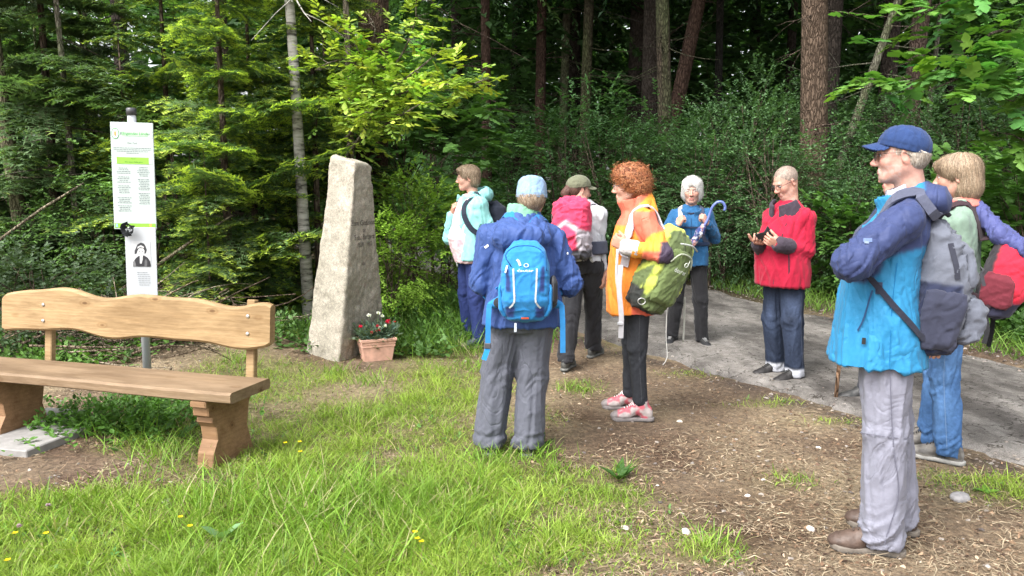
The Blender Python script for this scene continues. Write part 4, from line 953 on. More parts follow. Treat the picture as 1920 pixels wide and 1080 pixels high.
# ------------------------------------------------------------------ standing stone
F0, L0, R0 = gp(636, 682), gp(572, 670), gp(722, 648)
Ft, Lt = at(667, 303, F0[1] + .10), at(619, 290, L0[1] + .03); Rt = at(691, 306, R0[1] - .18)
def _onpl(px, py, a, b, c):
    n = np.cross(b - a, c - a); o = np.array([0, 0, HC]); d = at(px, py, 5.0) - o; return o + d * (n.dot(a - o) / n.dot(d))
Lt, Rt = _onpl(619, 290, F0, L0, Ft), _onpl(699, 309, F0, R0, Ft)
B0 = L0 + R0 - F0; Bt = Lt + Rt - Ft; cen = (F0 + R0 + L0 + B0) / 4; F0, L0, R0, B0 = [q - cen for q in (F0, L0, R0, B0)]; Ft, Lt, Rt, Bt = [q - cen for q in (Ft, Lt, Rt, Bt)]
mid = (F0 + B0 + Ft + Bt) / 4
def pl(a, b, c):
    n = np.cross(b - a, c - a); n /= np.linalg.norm(n)
    if n.dot(mid - a) > 0: n = -n
    return n, a
planes = [pl(F0, L0, Ft), pl(F0, R0, Ft), pl(L0, B0, Lt), pl(R0, B0, Rt), pl(Lt + np.array([0, 0, .0]), Ft, Rt), (np.array([0, 0, -1.]), np.array([0, 0, -.12]))]
def stone_f(P):
    d = None
    for n, a in planes:
        e = (P - a) @ n; d = e if d is None else -smin(-d, -e, .03)
    return d
SP = [Prim(stone_f, (-.55, -.6, -.12), (.55, .7, 1.95), 0)]
def stone_disp(V, N):
    left = np.clip(N @ planes[0][0], 0, 1)
    r = (fbm(V, 6, 3) - .5) * .04 + (fbm(V, 28, 5) - .5) * .015 * (1 - .8 * left)
    r += -.02 * np.clip(fbm(V, 11, 8) * 2.2 - 1.25, 0, 1)
    return r
m_stone, nt, b = newmat('granite'); v = coords(nt)
nA, nB, nC = noise(nt, v, 5, 5, .6), noise(nt, v, 45, 4, .75), noise(nt, v, 130, 3, .7)
rA = ramp(nt, nA.outputs[0], [(.3, (.22, .205, .168)), (.52, (.30, .278, .232)), (.72, (.36, .322, .275))]); rB = ramp(nt, nB.outputs[0], [(.32, (.78, .77, .76)), (.5, (1, 1, 1)), (.66, (1.3, 1.29, 1.26))]); rC = ramp(nt, nC.outputs[0], [(.3, (.6, .6, .6)), (.7, (1.35, 1.33, 1.3))])
c1 = mul_color(nt, rA.outputs[0], rB.outputs[0]); c2 = mul_color(nt, c1.outputs[2], rC.outputs[0]); nt.links.new(c2.outputs[2], b.inputs['Base Color']); b.inputs['Roughness'].default_value = .9; b.inputs['Specular IOR Level'].default_value = .2
bump(nt, b, nB.outputs[0], .5, .007); bump(nt, b, nC.outputs[0], .4, .003)
stone = sdf_obj('standing_stone', SP, .0135, m_stone, None, (1, 1, 1), stone_disp, loc=tuple(cen + np.array([0, 0, 0.0]))); tagp(stone, 'tall tapering granite memorial stone with engraved right face', 'memorial')
nR, aR = planes[1]; ux = unit(R0 - F0); ux = unit(ux - ux.dot(nR) * nR); uz = np.cross(nR, ux); uz = uz if uz[2] > 0 else -uz
def on_stone(z, sh=.5, off=.006):
    c = (F0 * (1 - z / 1.7) + Ft * (z / 1.7)) * (1 - sh) + (R0 * (1 - z / 1.7) + Rt * (z / 1.7)) * sh
    def fn(V):
        P = c + V[:, :1] * ux + V[:, 1:2] * uz; q, g = project(SP, P, 0, 3); N = np.broadcast_to(nR, q.shape); return q + nR * (stone_disp(q, N) + off)[:, None]
    return fn
for s_, sz, z in (('Zum Gedenken', .068, 1.19), ('an', .05, 1.125), ('Frau Barbara', .066, 1.065), ('1839 - 1912', .056, 1.00), ('Ida', .05, .83)):
    tagp(lettering('inscription', s_, sz, on_stone(z, .5, .004), stone, (.10, .085, .075), M_litter), kind='stuff')

# ------------------------------------------------------------------ terracotta planter and carnations
pp = gp(706, 674); planter = empty('planter', (pp[0], pp[1], gz(pp[0], pp[1]) - .004), math.radians(24)); tagp(planter, 'pale terracotta trough with ribbed rim at the foot of the stone', 'planter')
m_terra = mat_attr('terracotta', .85, .16, 22, .3, .003, 120, .2)
def trough(prof):
    V = []; n = len(prof)
    for hx, hy, z in prof:
        for sx, sy in ((-1, -1), (1, -1), (1, 1), (-1, 1)): V.append((sx * hx, sy * hy, z))
    F = [(i * 4 + j, i * 4 + (j + 1) % 4, i * 4 + 4 + (j + 1) % 4, i * 4 + 4 + j) for i in range(n - 1) for j in range(4)]
    return V, F + [(3, 2, 1, 0)]
V, F = trough([(.118, .075, 0), (.138, .09, .125), (.144, .096, .128), (.144, .096, .14), (.14, .092, .143), (.14, .092, .148), (.147, .099, .151), (.147, .099, .163), (.143, .095, .166), (.143, .095, .17), (.157, .109, .178), (.157, .109, .197), (.147, .099, .2), (.14, .092, .19), (.138, .09, .165)])
MB().add(V, F, (.60, .36, .27)).build('trough', m_terra, planter)
MB().add([(-.142, -.094, .168), (.142, -.094, .168), (.142, .094, .168), (-.142, .094, .168)], [(0, 1, 2, 3)], (.05, .035, .025)).build('soil', M_litter, planter)
car = empty('carnation_plant', (pp[0], pp[1], planter.location[2] + .168), math.radians(24)); tagp(car, 'red and white carnations growing in the terracotta trough', 'flowers')
rc = np.random.default_rng(6); acc = Acc(); n = 260
P = np.c_[rc.uniform(-.13, .13, n), rc.uniform(-.08, .08, n), np.zeros(n)]; D = rc.normal(size=(n, 3)) * np.array([.5, .5, .25]) + np.array([0, 0, 1.])
sprays(acc, P, D, .10 + .10 * rc.random(n), LEAF_LANCE, .055, np.array([.10, .15, .10]), rc, 7, .4, .15, .25); obj('foliage', acc.mesh('carnation_foliage', M_leaf), car)
def bloom(n=26, r=.022):
    a2 = Acc(); a = rc.random(n) * 6.283; el = rc.uniform(.05, 1.3, n); D = np.stack([np.cos(a) * np.cos(el), np.sin(a) * np.cos(el), np.sin(el)], 1)
    a2.add(*scatter(leaf_simple(.42, .1), np.zeros((n, 3)), basis(D, rc.normal(size=(n, 3))), np.full(n, r) * (.7 + .4 * rc.random(n)), np.ones((n, 3)) * (.85 + .15 * rc.random((n, 1))))); return a2
for x, y, z, c in [(-.05, .02, .215, 0), (.035, .04, .225, 0), (.065, .03, .20, 0), (.02, -.06, .11, 0), (.065, -.06, .125, 0), (-.14, -.03, .135, 1), (-.06, -.09, .085, 1), (.0, -.075, .095, 1), (.015, -.02, .125, 1), (.10, .0, .15, 1), (.12, .02, .16, 1), (.115, -.02, .14, 1), (.17, .0, .15, 2)]:
    a2 = bloom(30 if c < 2 else 14, .026 if c == 0 else .022 if c == 1 else .013); V = np.concatenate(a2.V) + np.array([x, y, z]); C = np.concatenate(a2.C) * (np.array([.85, .85, .82]), np.array([.62, .02, .07]), np.array([.6, .04, .03]))[c]
    fl_ = obj('bloom', mesh_np('bloom', V, np.concatenate(a2.F), C, False, M_leaf), car)
    MB().tube([(x * .5, y * .5, 0), (x * .8, y * .8, z * .55), (x, y, z)], [.002, .002, .0018], 4, (.12, .18, .10)).build('flower_stem', M_leaf, car)
# wrapped flowers lying behind the bench
gl = gp(300, 742); bq = empty('grave_flowers', (gl[0], gl[1], gz(gl[0], gl[1]))); tagp(bq, 'red and white flowers in a small red pot under the bench', 'flowers')
MB().lathe([(.04, 0), (.05, .09), (.046, .09), (.04, .07)], 14, (-.09, 0, 0), None, (.35, .06, .04)).build('pot', M_plastic, bq, True)
for x, y, z, c in [(-.11, 0, .13, 1), (-.06, .02, .14, 1), (-.08, -.03, .11, 1), (0, 0, .10, 1), (.03, -.02, .07, 0), (.06, .01, .06, 0), (.10, .02, .09, 1), (.13, 0, .08, 1), (-.01, -.03, .12, 0), (.05, -.03, .1, 1)]:
    a2 = bloom(26, .034); V = np.concatenate(a2.V) + np.array([x, y, z]); C = np.concatenate(a2.C) * (np.array([.75, .75, .72]), np.array([.60, .03, .03]))[c]; obj('bloom', mesh_np('bloom', V, np.concatenate(a2.F), C, False, M_leaf), bq)
    MB().tube([(x * .8, y, 0), (x, y, z)], [.0025, .002], 4, (.08, .16, .06)).build('flower_stem', M_leaf, bq)
# ------------------------------------------------------------------ people
def Rot(y=0., p=0., r=0.):                  # yaw about Z, nod (positive looks down) about Y, roll about X
    return np.array(Matrix.Rotation(y, 3, 'Z') @ Matrix.Rotation(p, 3, 'Y') @ Matrix.Rotation(r, 3, 'X'))
def frame(prims_fn, C, R, s=1.0):
    """place primitives written in a local frame: returns helpers"""
    C = np.array(C, float)
    return (lambda p: C + s * (R @ np.array(p, float)))
def folds(V, seed=0, amp=.006, sc=(8, 8, 14), shear=(.6, .3)):
    """cloth: soft puffs, sharp creases and ridges"""
    Q = V * np.array(sc); Q[:, 2] += shear[0] * Q[:, 0] + shear[1] * Q[:, 1]
    w = np.stack([vnoise(Q * .6, 1, seed + 1), vnoise(Q * .6, 1, seed + 2), vnoise(Q * .6, 1, seed + 3)], 1) * 1.5
    a = 1 - np.abs(2 * vnoise(Q + w, 1, seed) - 1); b = 1 - np.abs(2 * vnoise(Q * 1.7 + w, 1, seed + 9) - 1); c = 1 - np.abs(2 * vnoise(Q * 2.9 + 1.5 * w, 1, seed + 5) - 1)
    m = .35 + 1.1 * vnoise(V * 5, 1, seed + 7)
    return amp * m * (1.1 * b ** 5 - 1.2 * a ** 6 + .2 * c ** 4 - .05)
def custom(fn, lo, hi, k=.005, op='u'): return Prim(fn, lo, hi, k, op)

def head_prims(C, R, s, neck, female=False, ear=True, jaw=1.0, nose=1.0):
    T = frame(None, C, R, s); E = lambda c, r, k=.02, op='u': ell(T(c), np.array(r) * s, R, k, op); K = lambda a, b, ra, rb, k=.015, op='u': cone(T(a), T(b), ra * s, rb * s, k, op)
    P = [E((-.014, 0, .028), (.098, .076, .088)), E((.028, 0, -.028), (.064, .060, .082), .03)]
    for y in (1, -1):
        P += [K((-.012, .050 * y * jaw, -.055), (.056, .018 * y, -.098), .016, .016, .03), E((.058, .036 * y, -.030), (.024, .022, .024), .02)]
    P += [E((.064, 0, -.098), (.020, .022, .018), .025), K((.082, -.034, .018), (.082, .034, .018), .010, .010, .016), K((.086, 0, .006), (.112 * (1 if not female else .99), 0, -.034), .0075, .0105 * nose, .012)]
    for y in (1, -1): P += [E((.100, .011 * y, -.040), (.011, .009, .008), .008)]
    P += [K((.086, -.016, -.066), (.086, .016, -.066), .007, .007, .008), K((.085, -.014, -.077), (.085, .014, -.077), .0075, .0075, .008)]
    for y in (1, -1): P += [E((.100, .031 * y, .002), (.016, .017, .011), .012, 's')]
    P += [custom(cone(T((.097, -.019, -.0715)), T((.097, .019, -.0715)), .0022 * s, .0022 * s).fn, T((.097, 0, -.0715)) - .03, T((.097, 0, -.0715)) + .03, .004, 's')]
    for y in (1, -1): P += [E((.0755, .031 * y, .000), (.0135, .0135, .0135), .002)]
    if ear:
        for y in (1, -1):
            Re = R @ Rot(.45 * y, .2, 0)
            P += [ell(T((-.012, .078 * y, -.010)), np.array((.019, .007, .032)) * s, Re, .008), ell(T((-.008, .086 * y, -.008)), np.array((.010, .006, .018)) * s, Re, .006, 's')]
    P += [cone(T((-.028, 0, -.045)), np.array(neck, float), .052 * s * (.9 if female else 1.08), .058 * s * (.92 if female else 1.1), .035)]
    return P
def skin_col(C, R, s, base, brow=(.16, .12, .09), stub=None, hairline=None, hairc=None, lip=(.52, .20, .17)):
    base = np.array(base)
    def fn(V):
        q = (V - C) @ R / s; c = np.tile(base, (len(V), 1))
        def mix(w, k): nonlocal c; w = np.clip(w, 0, 1)[:, None]; c = c * (1 - w) + np.array(k) * w
        red = base * np.array([1.05, .78, .74])
        for y in (1, -1): mix(.55 * np.exp(-((q - np.array([.075, .04 * y, -.03])) ** 2).sum(1) / .022 ** 2), red)
        mix(.6 * np.exp(-((q - np.array([.115, 0, -.035])) ** 2).sum(1) / .018 ** 2), red); mix(.4 * (np.abs(q[:, 1]) > .074) * (np.abs(q[:, 2]) < .06) * (q[:, 0] < .03), red)
        for z, w_ in ((-.066, .006), (-.077, .007)): mix(.8 * (np.abs(q[:, 1]) < .02) * (np.abs(q[:, 2] - z) < w_) * (q[:, 0] > .078), lip)
        mix(.9 * (np.abs(q[:, 2] + .0715) < .002) * (np.abs(q[:, 1]) < .021) * (q[:, 0] > .07), (.26, .10, .09))
        for y in (1, -1):
            dy, dz = q[:, 1] - .031 * y, q[:, 2]; f_ = q[:, 0] > .07
            mix(.85 * f_ * ((dy / .022) ** 2 + ((dz - .018 + 4 * dy * dy) / .0045) ** 2 < 1), brow)
            eye = f_ * ((dy / .0125) ** 2 + (dz / .0058) ** 2 < 1); mix(eye, (.62, .6, .58)); mix(eye * ((dy ** 2 + dz ** 2) < .0056 ** 2), (.05, .06, .07))
            mix(.75 * f_ * (np.abs((dy / .0135) ** 2 + (dz / .0068) ** 2 - 1) < .25) * (dz > -.002), base * .35)
        if stub is not None: mix(stub[3] * (q[:, 2] < -.045) * (q[:, 0] > .0) * (fbm(V, 120, 2) > .45), stub[:3])
        if hairline is not None:
            w = np.clip((q[:, 2] - (hairline[0] + hairline[1] * q[:, 0] / .1 + .02 * np.maximum(0, -(q[:, 0] + .02) / .05) * 0)) / .012, 0, 1) * (np.abs(q[:, 1]) < .0775)
            mix(w * (.55 + .5 * fbm(V, 160, 5)), hairc)
        return c
    return fn
def hand_prims(W, fore, d, n, right, curl=(.5, .6, .5), s=1.0, thumb=(.5, .7, .35), tb=.4, spread=.05):
    W = np.array(W, float); d = unit(np.array(d, float)); n = np.array(n, float); n = unit(n - n.dot(d) * d); t = np.cross(d, n) * (1 if right else -1)
    P = [ell(W + d * .047 * s + n * .004, np.array((.052, .040, .016)) * s, np.stack([d, t, n], 1), .012), cone(np.array(fore, float), W + d * .008, .036 * s, .026 * s, .02)]
    for i, (o, L) in enumerate(((.030, .070), (.010, .078), (-.010, .072), (-.029, .056))):
        p = W + (d * (.088 - .004 * abs(i - 1)) + t * o) * s; P.append(cone(W + (d * .02 + t * o * .7) * s, p, .013 * s, .0098 * s, .010)); a = 0; side = t * spread * (1.5 - i)
        for L_, c, r0, r1 in ((.45, curl[0], .0094, .0088), (.31, curl[1], .0088, .0080), (.24, curl[2], .0080, .0068)):
            a += c; e = unit(d * math.cos(a) + n * math.sin(a) + side); q = p + e * L * L_ * s * 1.05; P.append(cone(p, q, r0 * s, r1 * s, .003)); p = q
    e = unit(d * thumb[0] + t * thumb[1] + n * thumb[2]); p = W + (d * .022 + t * .024 + n * .006) * s; q = p + e * .042 * s; P += [cone(p, q, .0145 * s, .0108 * s, .010)]
    e2 = unit(e * (1 - tb) + (d * .8 + n * .5 - t * .2) * tb); q2 = q + e2 * .030 * s; P += [cone(q, q2, .0108 * s, .0100 * s, .004), cone(q2, q2 + unit(e2 + .2 * n) * .022 * s, .0100 * s, .0078 * s, .003)]
    return P
def sole_prims(L=.285, w=1.0, th=.026, rock=.01):
    def fn(P):
        a, b_ = np.array([-.055, 0]), np.array([.135 * L / .285, .004]); d = b_ - a; q = P[..., :2] - a; t = np.clip((q @ d) / d.dot(d), 0, 1)
        r = (.036 + (.048 - .036) * t ** 1.3 - .006 * np.sin(t * math.pi)) * w; e = np.sqrt(((q - t[..., None] * d) ** 2).sum(-1)) - r
        z = P[..., 2] - rock * np.clip((P[..., 0] - .12) / .07, 0, 1) ** 2; return np.maximum(e, np.abs(z - th / 2) - th / 2)
    return [custom(fn, (-.1, -.06, -.002), (.2, .065, th + .014), 0)]
def shoe(parent, x, y, z, yaw, cols, high=.13, s=1.0, mat=None, lace=(.5, .5, .5), h=.006, detail=True, pitch=0.0, label=None):
    """cols: dict upper, toe, heel, cuff, sole"""
    o = empty('shoe', (x, y, z), yaw, parent); o.rotation_euler = (0, pitch, yaw); o.scale = (s, s, s)
    U = [ell((.125, .003, .034), (.066, .043, .034), None, .02), cone((.10, .0, .042), (.02, 0, .082), .036, .037, .03), cone((.05, 0, .075), (.012, 0, high + .004), .022, .026, .02), ell((-.035, 0, .05), (.046, .034, .06), None, .02), cone((-.006, 0, .08), (-.010, 0, high), .040, .041, .02),
         custom(lambda P: .016 - P[..., 2], (-1, -1, -1), (1, 1, .03), 0, 'i'), cone((-.012, 0, high - .01), (-.012, 0, high + .05), .031, .034, .006, 's')]
    def col(V):
        c = np.tile(np.array(cols['upper'], float), (len(V), 1))
        def m(w, k): nonlocal c; w = np.clip(w, 0, 1)[:, None]; c = c * (1 - w) + np.array(k) * w
        m((V[:, 0] > .145) | ((V[:, 2] < .036) & (V[:, 0] > -.0)), cols['toe']); m((V[:, 0] < -.045) & (V[:, 2] < .075), cols['heel']); m(V[:, 2] > high - .012, cols['cuff'])
        if 'mesh' in cols: m((np.abs(V[:, 1]) > .018) & (fbm(V, 38, 4) > .5) & (V[:, 2] > .035) & (V[:, 0] < .14), cols['mesh'])
        return c
    up = sdf_obj('upper', U, h, mat or M_leather, o, col, lambda V, N: folds(V, 5, .0018, (30, 30, 40)), lo=np.array([-.12, -.08, .012]))
    sdf_obj('sole', sole_prims(), h, M_rubber, o, lambda V: np.where((V[:, 2:] < .010), np.array(cols.get('tread', (.03, .03, .03))), np.array(cols['sole'])), lambda V, N: .0012 * np.sin(V[:, 0] * 420) * (np.abs(N[:, 2]) < .5) * (V[:, 2] < .012))
    if detail:
        mb = MB(); Uu = U[:4]
        for i in range(5):
            xx = .045 + .016 * i; P = np.array([(xx, yy, .11) for yy in np.linspace(-.024, .024, 5)]); P, g = project(Uu, P, .003); mb.tube(P, .0034, 5, lace)
        for sg in (1, -1):
            P = np.array([(.04, .004 * sg, .12), (.05, .02 * sg, .125), (.045, .034 * sg, .11), (.03, .02 * sg, .11)]); P, g = project(Uu, P, .006); mb.tube(poly_interp(P, .01), .002, 4, lace)
        tagp(mb.build('laces', M_fabric, o, True), kind='stuff')
    return o
def strand_mesh(prims, roots, flow, n_steps, step, w, col, rng, off=.004, lift=.0, curl=0., taper=True):
    """ribbons that run over a hair shape: roots (N,3); flow(P,g)->direction"""
    N = len(roots); offs = off * (0.3 + 1.4 * rng.random(N)) * np.where(rng.random(N) < .13, 2.1, 1.0); p = roots.copy(); g = grad(prims, p); pts = []; ph = rng.random(N) * 6.28; dirs = flow(p, g)
    for i in range(n_steps):
        p = p - ((field(prims, p) - offs - lift * i) * .9)[:, None] * g; g = grad(prims, p); pts.append(p.copy())
        d = flow(p, g); d = .5 * dirs + .5 * d; d = unit(d - (d * g).sum(1)[:, None] * g)
        if curl: sd = np.cross(d, g); d = unit(d + curl * (np.sin(ph + i * 1.5)[:, None] * sd))
        dirs = d; p = p + d * (step * (0.8 + .4 * rng.random(N)))[:, None]
    pts = np.stack(pts, 1); T = np.gradient(pts, axis=1); G = np.repeat(g[:, None], n_steps, 1)
    B = unit(np.cross(T, G)); wid = w * (np.linspace(1, .25, n_steps) if taper else np.ones(n_steps)); wid = wid[None, :, None] * (.6 + .8 * rng.random((N, 1, 1)))
    V = np.stack([pts - B * wid, pts + B * wid], 2).reshape(-1, 3); k = n_steps * 2
    q = np.array([(2 * i, 2 * i + 1, 2 * i + 3, 2 * i + 2) for i in range(n_steps - 1)]); F = (q[None] + (np.arange(N) * k)[:, None, None]).reshape(-1, 4)
    c = np.asarray(col); c = c[rng.integers(len(c), size=N)] if c.ndim == 2 else np.tile(c, (N, 1)); c = np.clip(c * (1 + .22 * rng.normal(size=(N, 1))), .005, 1)
    return V, F, np.repeat(c, k, 0)
def make_hair(parent, C, R, s, style, col, rng, dark=None, under=None):
    """under: (z at forehead, z at back) of a cap rim: hair only below it"""
    T = frame(None, C, R, s); E = lambda c, r, k=.02, op='u': ell(T(c), np.array(r) * s, R, k, op); dark = np.array(col[0] if np.ndim(col) > 1 else col) * .7 if dark is None else np.array(dark); name = 'hair'
    if style == 'curly':
        P = [E((-.020, 0, .044), (.108, .096, .092)), E((-.055, 0, -.012), (.075, .088, .078), .03), E((.046, 0, .080), (.052, .068, .040), .03), E((.13, 0, -.05), (.092, .12, .098), .015, 's')]
        amp, n = .016, 4600
    elif style == 'bob':                     # straight chin-length bob with side parting
        P = [E((-.014, 0, .036), (.110, .090, .092)), E((-.04, 0, -.04), (.080, .097, .085), .03), E((.04, .0, .075), (.056, .07, .034), .03), E((.135, .008, -.04), (.090, .066, .098), .012, 's'), custom(lambda q: -((q - T((0, 0, -.105))) @ R[:, 2]), T((0, 0, 0)) - .3, T((0, 0, 0)) + .3, 0, 'i')]
        amp, n = .006, 4200
    elif style == 'layered':                 # longer layered cut with fringe
        P = [E((-.018, 0, .036), (.113, .092, .092)), E((-.055, 0, -.055), (.076, .084, .095), .03), E((.05, 0, .058), (.052, .068, .04), .03), E((.14, 0, -.05), (.108, .12, .09), .012, 's'), E((.01, .1, -.035), (.035, .035, .03), .01, 's')]
        amp, n = .008, 5200
    elif style == 'short':
        P = [E((-.018, 0, .036), (.109, .088, .092)), E((-.055, 0, -.035), (.066, .076, .07), .03), E((.045, 0, .076), (.052, .066, .032), .03), E((.13, 0, -.03), (.090, .085, .092), .012, 's'), E((-.0, .1, -.035), (.03, .04, .035), .01, 's'), E((-.0, -.1, -.035), (.03, .04, .035), .01, 's')]
        amp, n = .009, 4200
    elif style == 'nape':                    # short hair showing under a cap
        P = [E((-.022, 0, .02), (.1005, .0795, .08)), E((-.05, 0, -.022), (.058, .070, .055), .03), E((.125, 0, -.02), (.105, .09, .12), .012, 's'), E((-.0, .1, -.03), (.028, .04, .034), .01, 's'), E((-.0, -.1, -.03), (.028, .04, .034), .01, 's')]
        amp, n = .003, 2600
    elif style == 'buzz':
        P = [E((-.018, 0, .030), (.0995, .078, .0910)), E((.145, 0, .0), (.085, .12, .098), .01, 's'), E((0, 0, -.085), (.2, .2, .075), .012, 's'), E((.03, 0, -.06), (.06, .2, .07), .01, 's')]
        amp, n = .001, 3200
    if under is not None:
        u0, u1 = under; nn = R @ unit(np.array([-(u0 - u1) / .2, 0, 1.0])); pp_ = T((0, 0, (u0 + u1) / 2 + .012)); P.append(custom(lambda q: (q - pp_) @ nn, T((0, 0, 0)) - .3, T((0, 0, 0)) + .3, 0, 'i'))
    V, Q = polyg(P, .005); N = vnorm(V, Q)
    if style == 'curly':
        l = vnoise(V, 62, 2); l2 = vnoise(V, 120, 5); lum = amp * ((1 - np.abs(2 * l - 1)) ** 1.5 - .4) + .006 * (l2 - .5)
    else: lum = folds(V, 3, amp, (55, 55, 14))
    V2 = V + N * lum[:, None]
    o = obj(name, mesh_np(name, V2, Q, np.tile(dark, (len(V), 1)) * (1 + .9 * (fbm(V * np.array([1, 1, .35 if style != 'curly' else 1]), 110, 4) - .5))[:, None], True, M_hair), parent)
    idx = rng.integers(len(V), size=n); rt_ = V2[idx]; up = R[:, 2]
    if style == 'curly': fl = lambda p, g: unit(rng.normal(size=p.shape)); Vs, Fs, Cs = strand_mesh(P, rt_, fl, 6, .0065, .0011, col, rng, .012, .0008, 1.2, False)
    elif style == 'buzz': fl = lambda p, g: unit(g * .2 - up * .6 + rng.normal(size=p.shape) * .4); Vs, Fs, Cs = strand_mesh(P, rt_, fl, 3, .003, .0005, col, rng, .0015)
    else:
        top = T((-.03, 0, .13)); st = {'bob': (7, .016), 'layered': (7, .014), 'short': (6, .009), 'nape': (4, .006)}[style]
        def fl(p, g):
            r = p - top; r = r - (r @ up)[:, None] * up; out = unit(r) * np.clip((p - T((0, 0, .06))) @ up * 12, 0.0, 1.2)[:, None]
            return unit(out - up * .9 + rng.normal(size=p.shape) * (.12 if style == 'bob' else .35 if style == 'short' else .22))
        Vs, Fs, Cs = strand_mesh(P, rt_, fl, st[0], st[1], .0011, col, rng, .0035 if style != 'nape' else .0015, .0, .3 if style == 'short' else .08)
    so = obj('strands', mesh_np('strands', Vs, Fs, Cs, True, M_hair), o); so['kind'] = 'stuff'
    return o, P
def cap_obj(parent, C, R, s, col, visor=True, rim=(.035, -.02), name='cap', big=1.0, vis_col=None, kepi=False):
    """rim: height of the lower edge at the forehead and at the back of the head"""
    T = frame(None, C, R, s); nrm = R @ unit(np.array([-(rim[0] - rim[1]) / .2, 0, 1.0])); p0 = T((0, 0, (rim[0] + rim[1]) / 2))
    if kepi: D = [loft([(-.06, -.012, 0, .112 * s, .094 * s), (.02, -.012, 0, .110 * s, .092 * s), (.075, -.012, 0, .103 * s, .086 * s), (.098, -.012, 0, .085 * s, .07 * s), (.104, -.012, 0, .05 * s, .04 * s)], R=R, o=C, n=2.2)]
    else: D = [ell(T((-.012, 0, .030)), np.array((.109, .0895, .094)) * s * big, R, .01), ell(T((.01, 0, .06)), np.array((.075, .07, .062)) * s * big, R, .02)]
    D.append(custom(lambda q: -((q - p0) @ nrm), T((0, 0, 0)) - .3, T((0, 0, 0)) + .3, 0, 'i'))
    def dc(V):
        c = np.tile(np.array(col, float), (len(V), 1)); q = (V - C) @ R / s; an = np.arctan2(q[:, 1], q[:, 0] + .012)
        w = (np.abs(((an / (math.pi / 3)) % 1) - .5) > .485); w |= np.abs(((V - p0) @ nrm) - .022) < .0022; return c * (1 - .4 * w[:, None]) * (.92 + .16 * fbm(V, 40, 6))[:, None]
    o = sdf_obj(name, D, .0045, M_fabric, parent, dc, lambda V, N: folds(V, 8, .003, (22, 22, 12)))
    if not kepi: MB().lathe([(.008, -.004), (.007, .002), (.001, .0035)], 10, T((-.004, 0, .030 + .0935 * big)), R, col).build('button', M_fabric, o, True)
    if visor:
        z0 = rim[0] + .006
        def vf(P):
            q = (P - C) @ R / s; x, y, z = q[..., 0], q[..., 1], q[..., 2]; zs = z0 - .16 * (x - .08) - 6.5 * y * y
            e = np.sqrt(((x - .072) / .086) ** 2 + (y / .076) ** 2) - 1; f = np.maximum(e * .08, np.abs(z - zs) - .0035); return np.maximum(f, .05 - x) * s
        c0 = T((.12, 0, z0 - .02)); sdf_obj('visor', [custom(vf, c0 - .12, c0 + .12, 0)], .0035, M_fabric, o, vis_col or col)
    return o
def glasses(parent, C, R, s, col=(.05, .05, .05), r=.0014, tint=None, half=True):
    T = frame(None, C, R, s); mb = MB()
    for y in (1, -1):
        ring = [T((.106 - 2.2 * (.033 * 0 + (.019 * math.cos(a)) ** 2) - .004 * (math.cos(a) * y > 0), .033 * y + .022 * math.cos(a), -.004 + .0165 * math.sin(a))) for a in np.linspace(0, 2 * math.pi, 19)]
        mb.tube(ring, r, 5, col); mb.tube([T((.100, .055 * y, .004)), T((.05, .0785 * y, .008)), T((-.012, .084 * y, .006)), T((-.035, .083 * y, -.012))], r, 5, col)
    mb.tube([T((.108, -.011, .0)), T((.112, 0, .003)), T((.108, .011, .0))], r, 5, col)
    o = mb.build('glasses', M_metal, parent, True)
    if tint is not None:
        for y in (1, -1):
            P = [T((.1045, .033 * y + .0205 * math.cos(a), -.004 + .015 * math.sin(a))) for a in np.linspace(0, 2 * math.pi, 17)[:-1]]; MB().add(P, [tuple(range(16))], tint).build('lens', M_plastic, o)
    return o
def strap(name, parent, pts, w, t, prims, col, off=.004, mat=None, it=5, step=.02, normal=None):
    P = poly_interp(np.array(pts, float), step)
    if prims is not None: P, g = project(prims, P, off + t, it)
    else: g = np.broadcast_to(np.array(normal if normal is not None else (0, 1, 0), float), P.shape)
    k = np.ones(5) / 5
    if len(g) > 6: g = unit(np.stack([np.convolve(np.pad(g[:, a], 2, mode='edge'), k, 'valid') for a in range(3)], 1))
    return MB().tube(P, (w, t * .6), flat=g, col=col).build(name, mat or M_fabric, parent, False)
def jacket_prims(sp):
    s = sp['s']; sh = sp['sh']; P = [loft([(z, cx, 0, hx, hy) for z, cx, hx, hy in sp['torso']], .03, n=2.5)]
    for sd in ('L', 'R'):
        S, E, W = sh[sd], sp['el' + sd], sp['wr' + sd]; r = np.array(sp.get('sleeve', (.068, .056, .044))) * .94; y = 1 if sd == 'L' else -1
        P.append(cone((sp['neck'][0] - .005, .045 * y * s, sp['neck'][2] - .045), S, .04 * s, r[0] * s * .95, .04)); P.append(cone(S, E, r[0] * s, r[1] * s, sp.get('armk', .022))); P.append(cone(E, W, r[1] * s * 1.02, r[2] * s, .02))
    return P + sp.get('extra', [])
def leg_prims(sp, r=(.098, .074, .062), k=.03, seat=.0):
    s = sp['s']; hx_ = sp.get('hipx', 0.0); P = [loft([(sp['hipz'] - .06, hx_, 0, .11 * s, .165 * s), (sp['hipz'] + .02, hx_ - .01, 0, (.125 + seat) * s, .175 * s), (sp['hipz'] + .16 * s, hx_, 0, .115 * s, .155 * s)], .03, n=2.4)]
    for sd in ('L', 'R'):
        H, K, A_ = sp['hip' + sd], sp['knee' + sd], sp['ank' + sd]
        P += [cone(H, K, r[0] * s, r[1] * s, k), cone(K, A_, r[1] * s, r[2] * s, .02)]
    return P
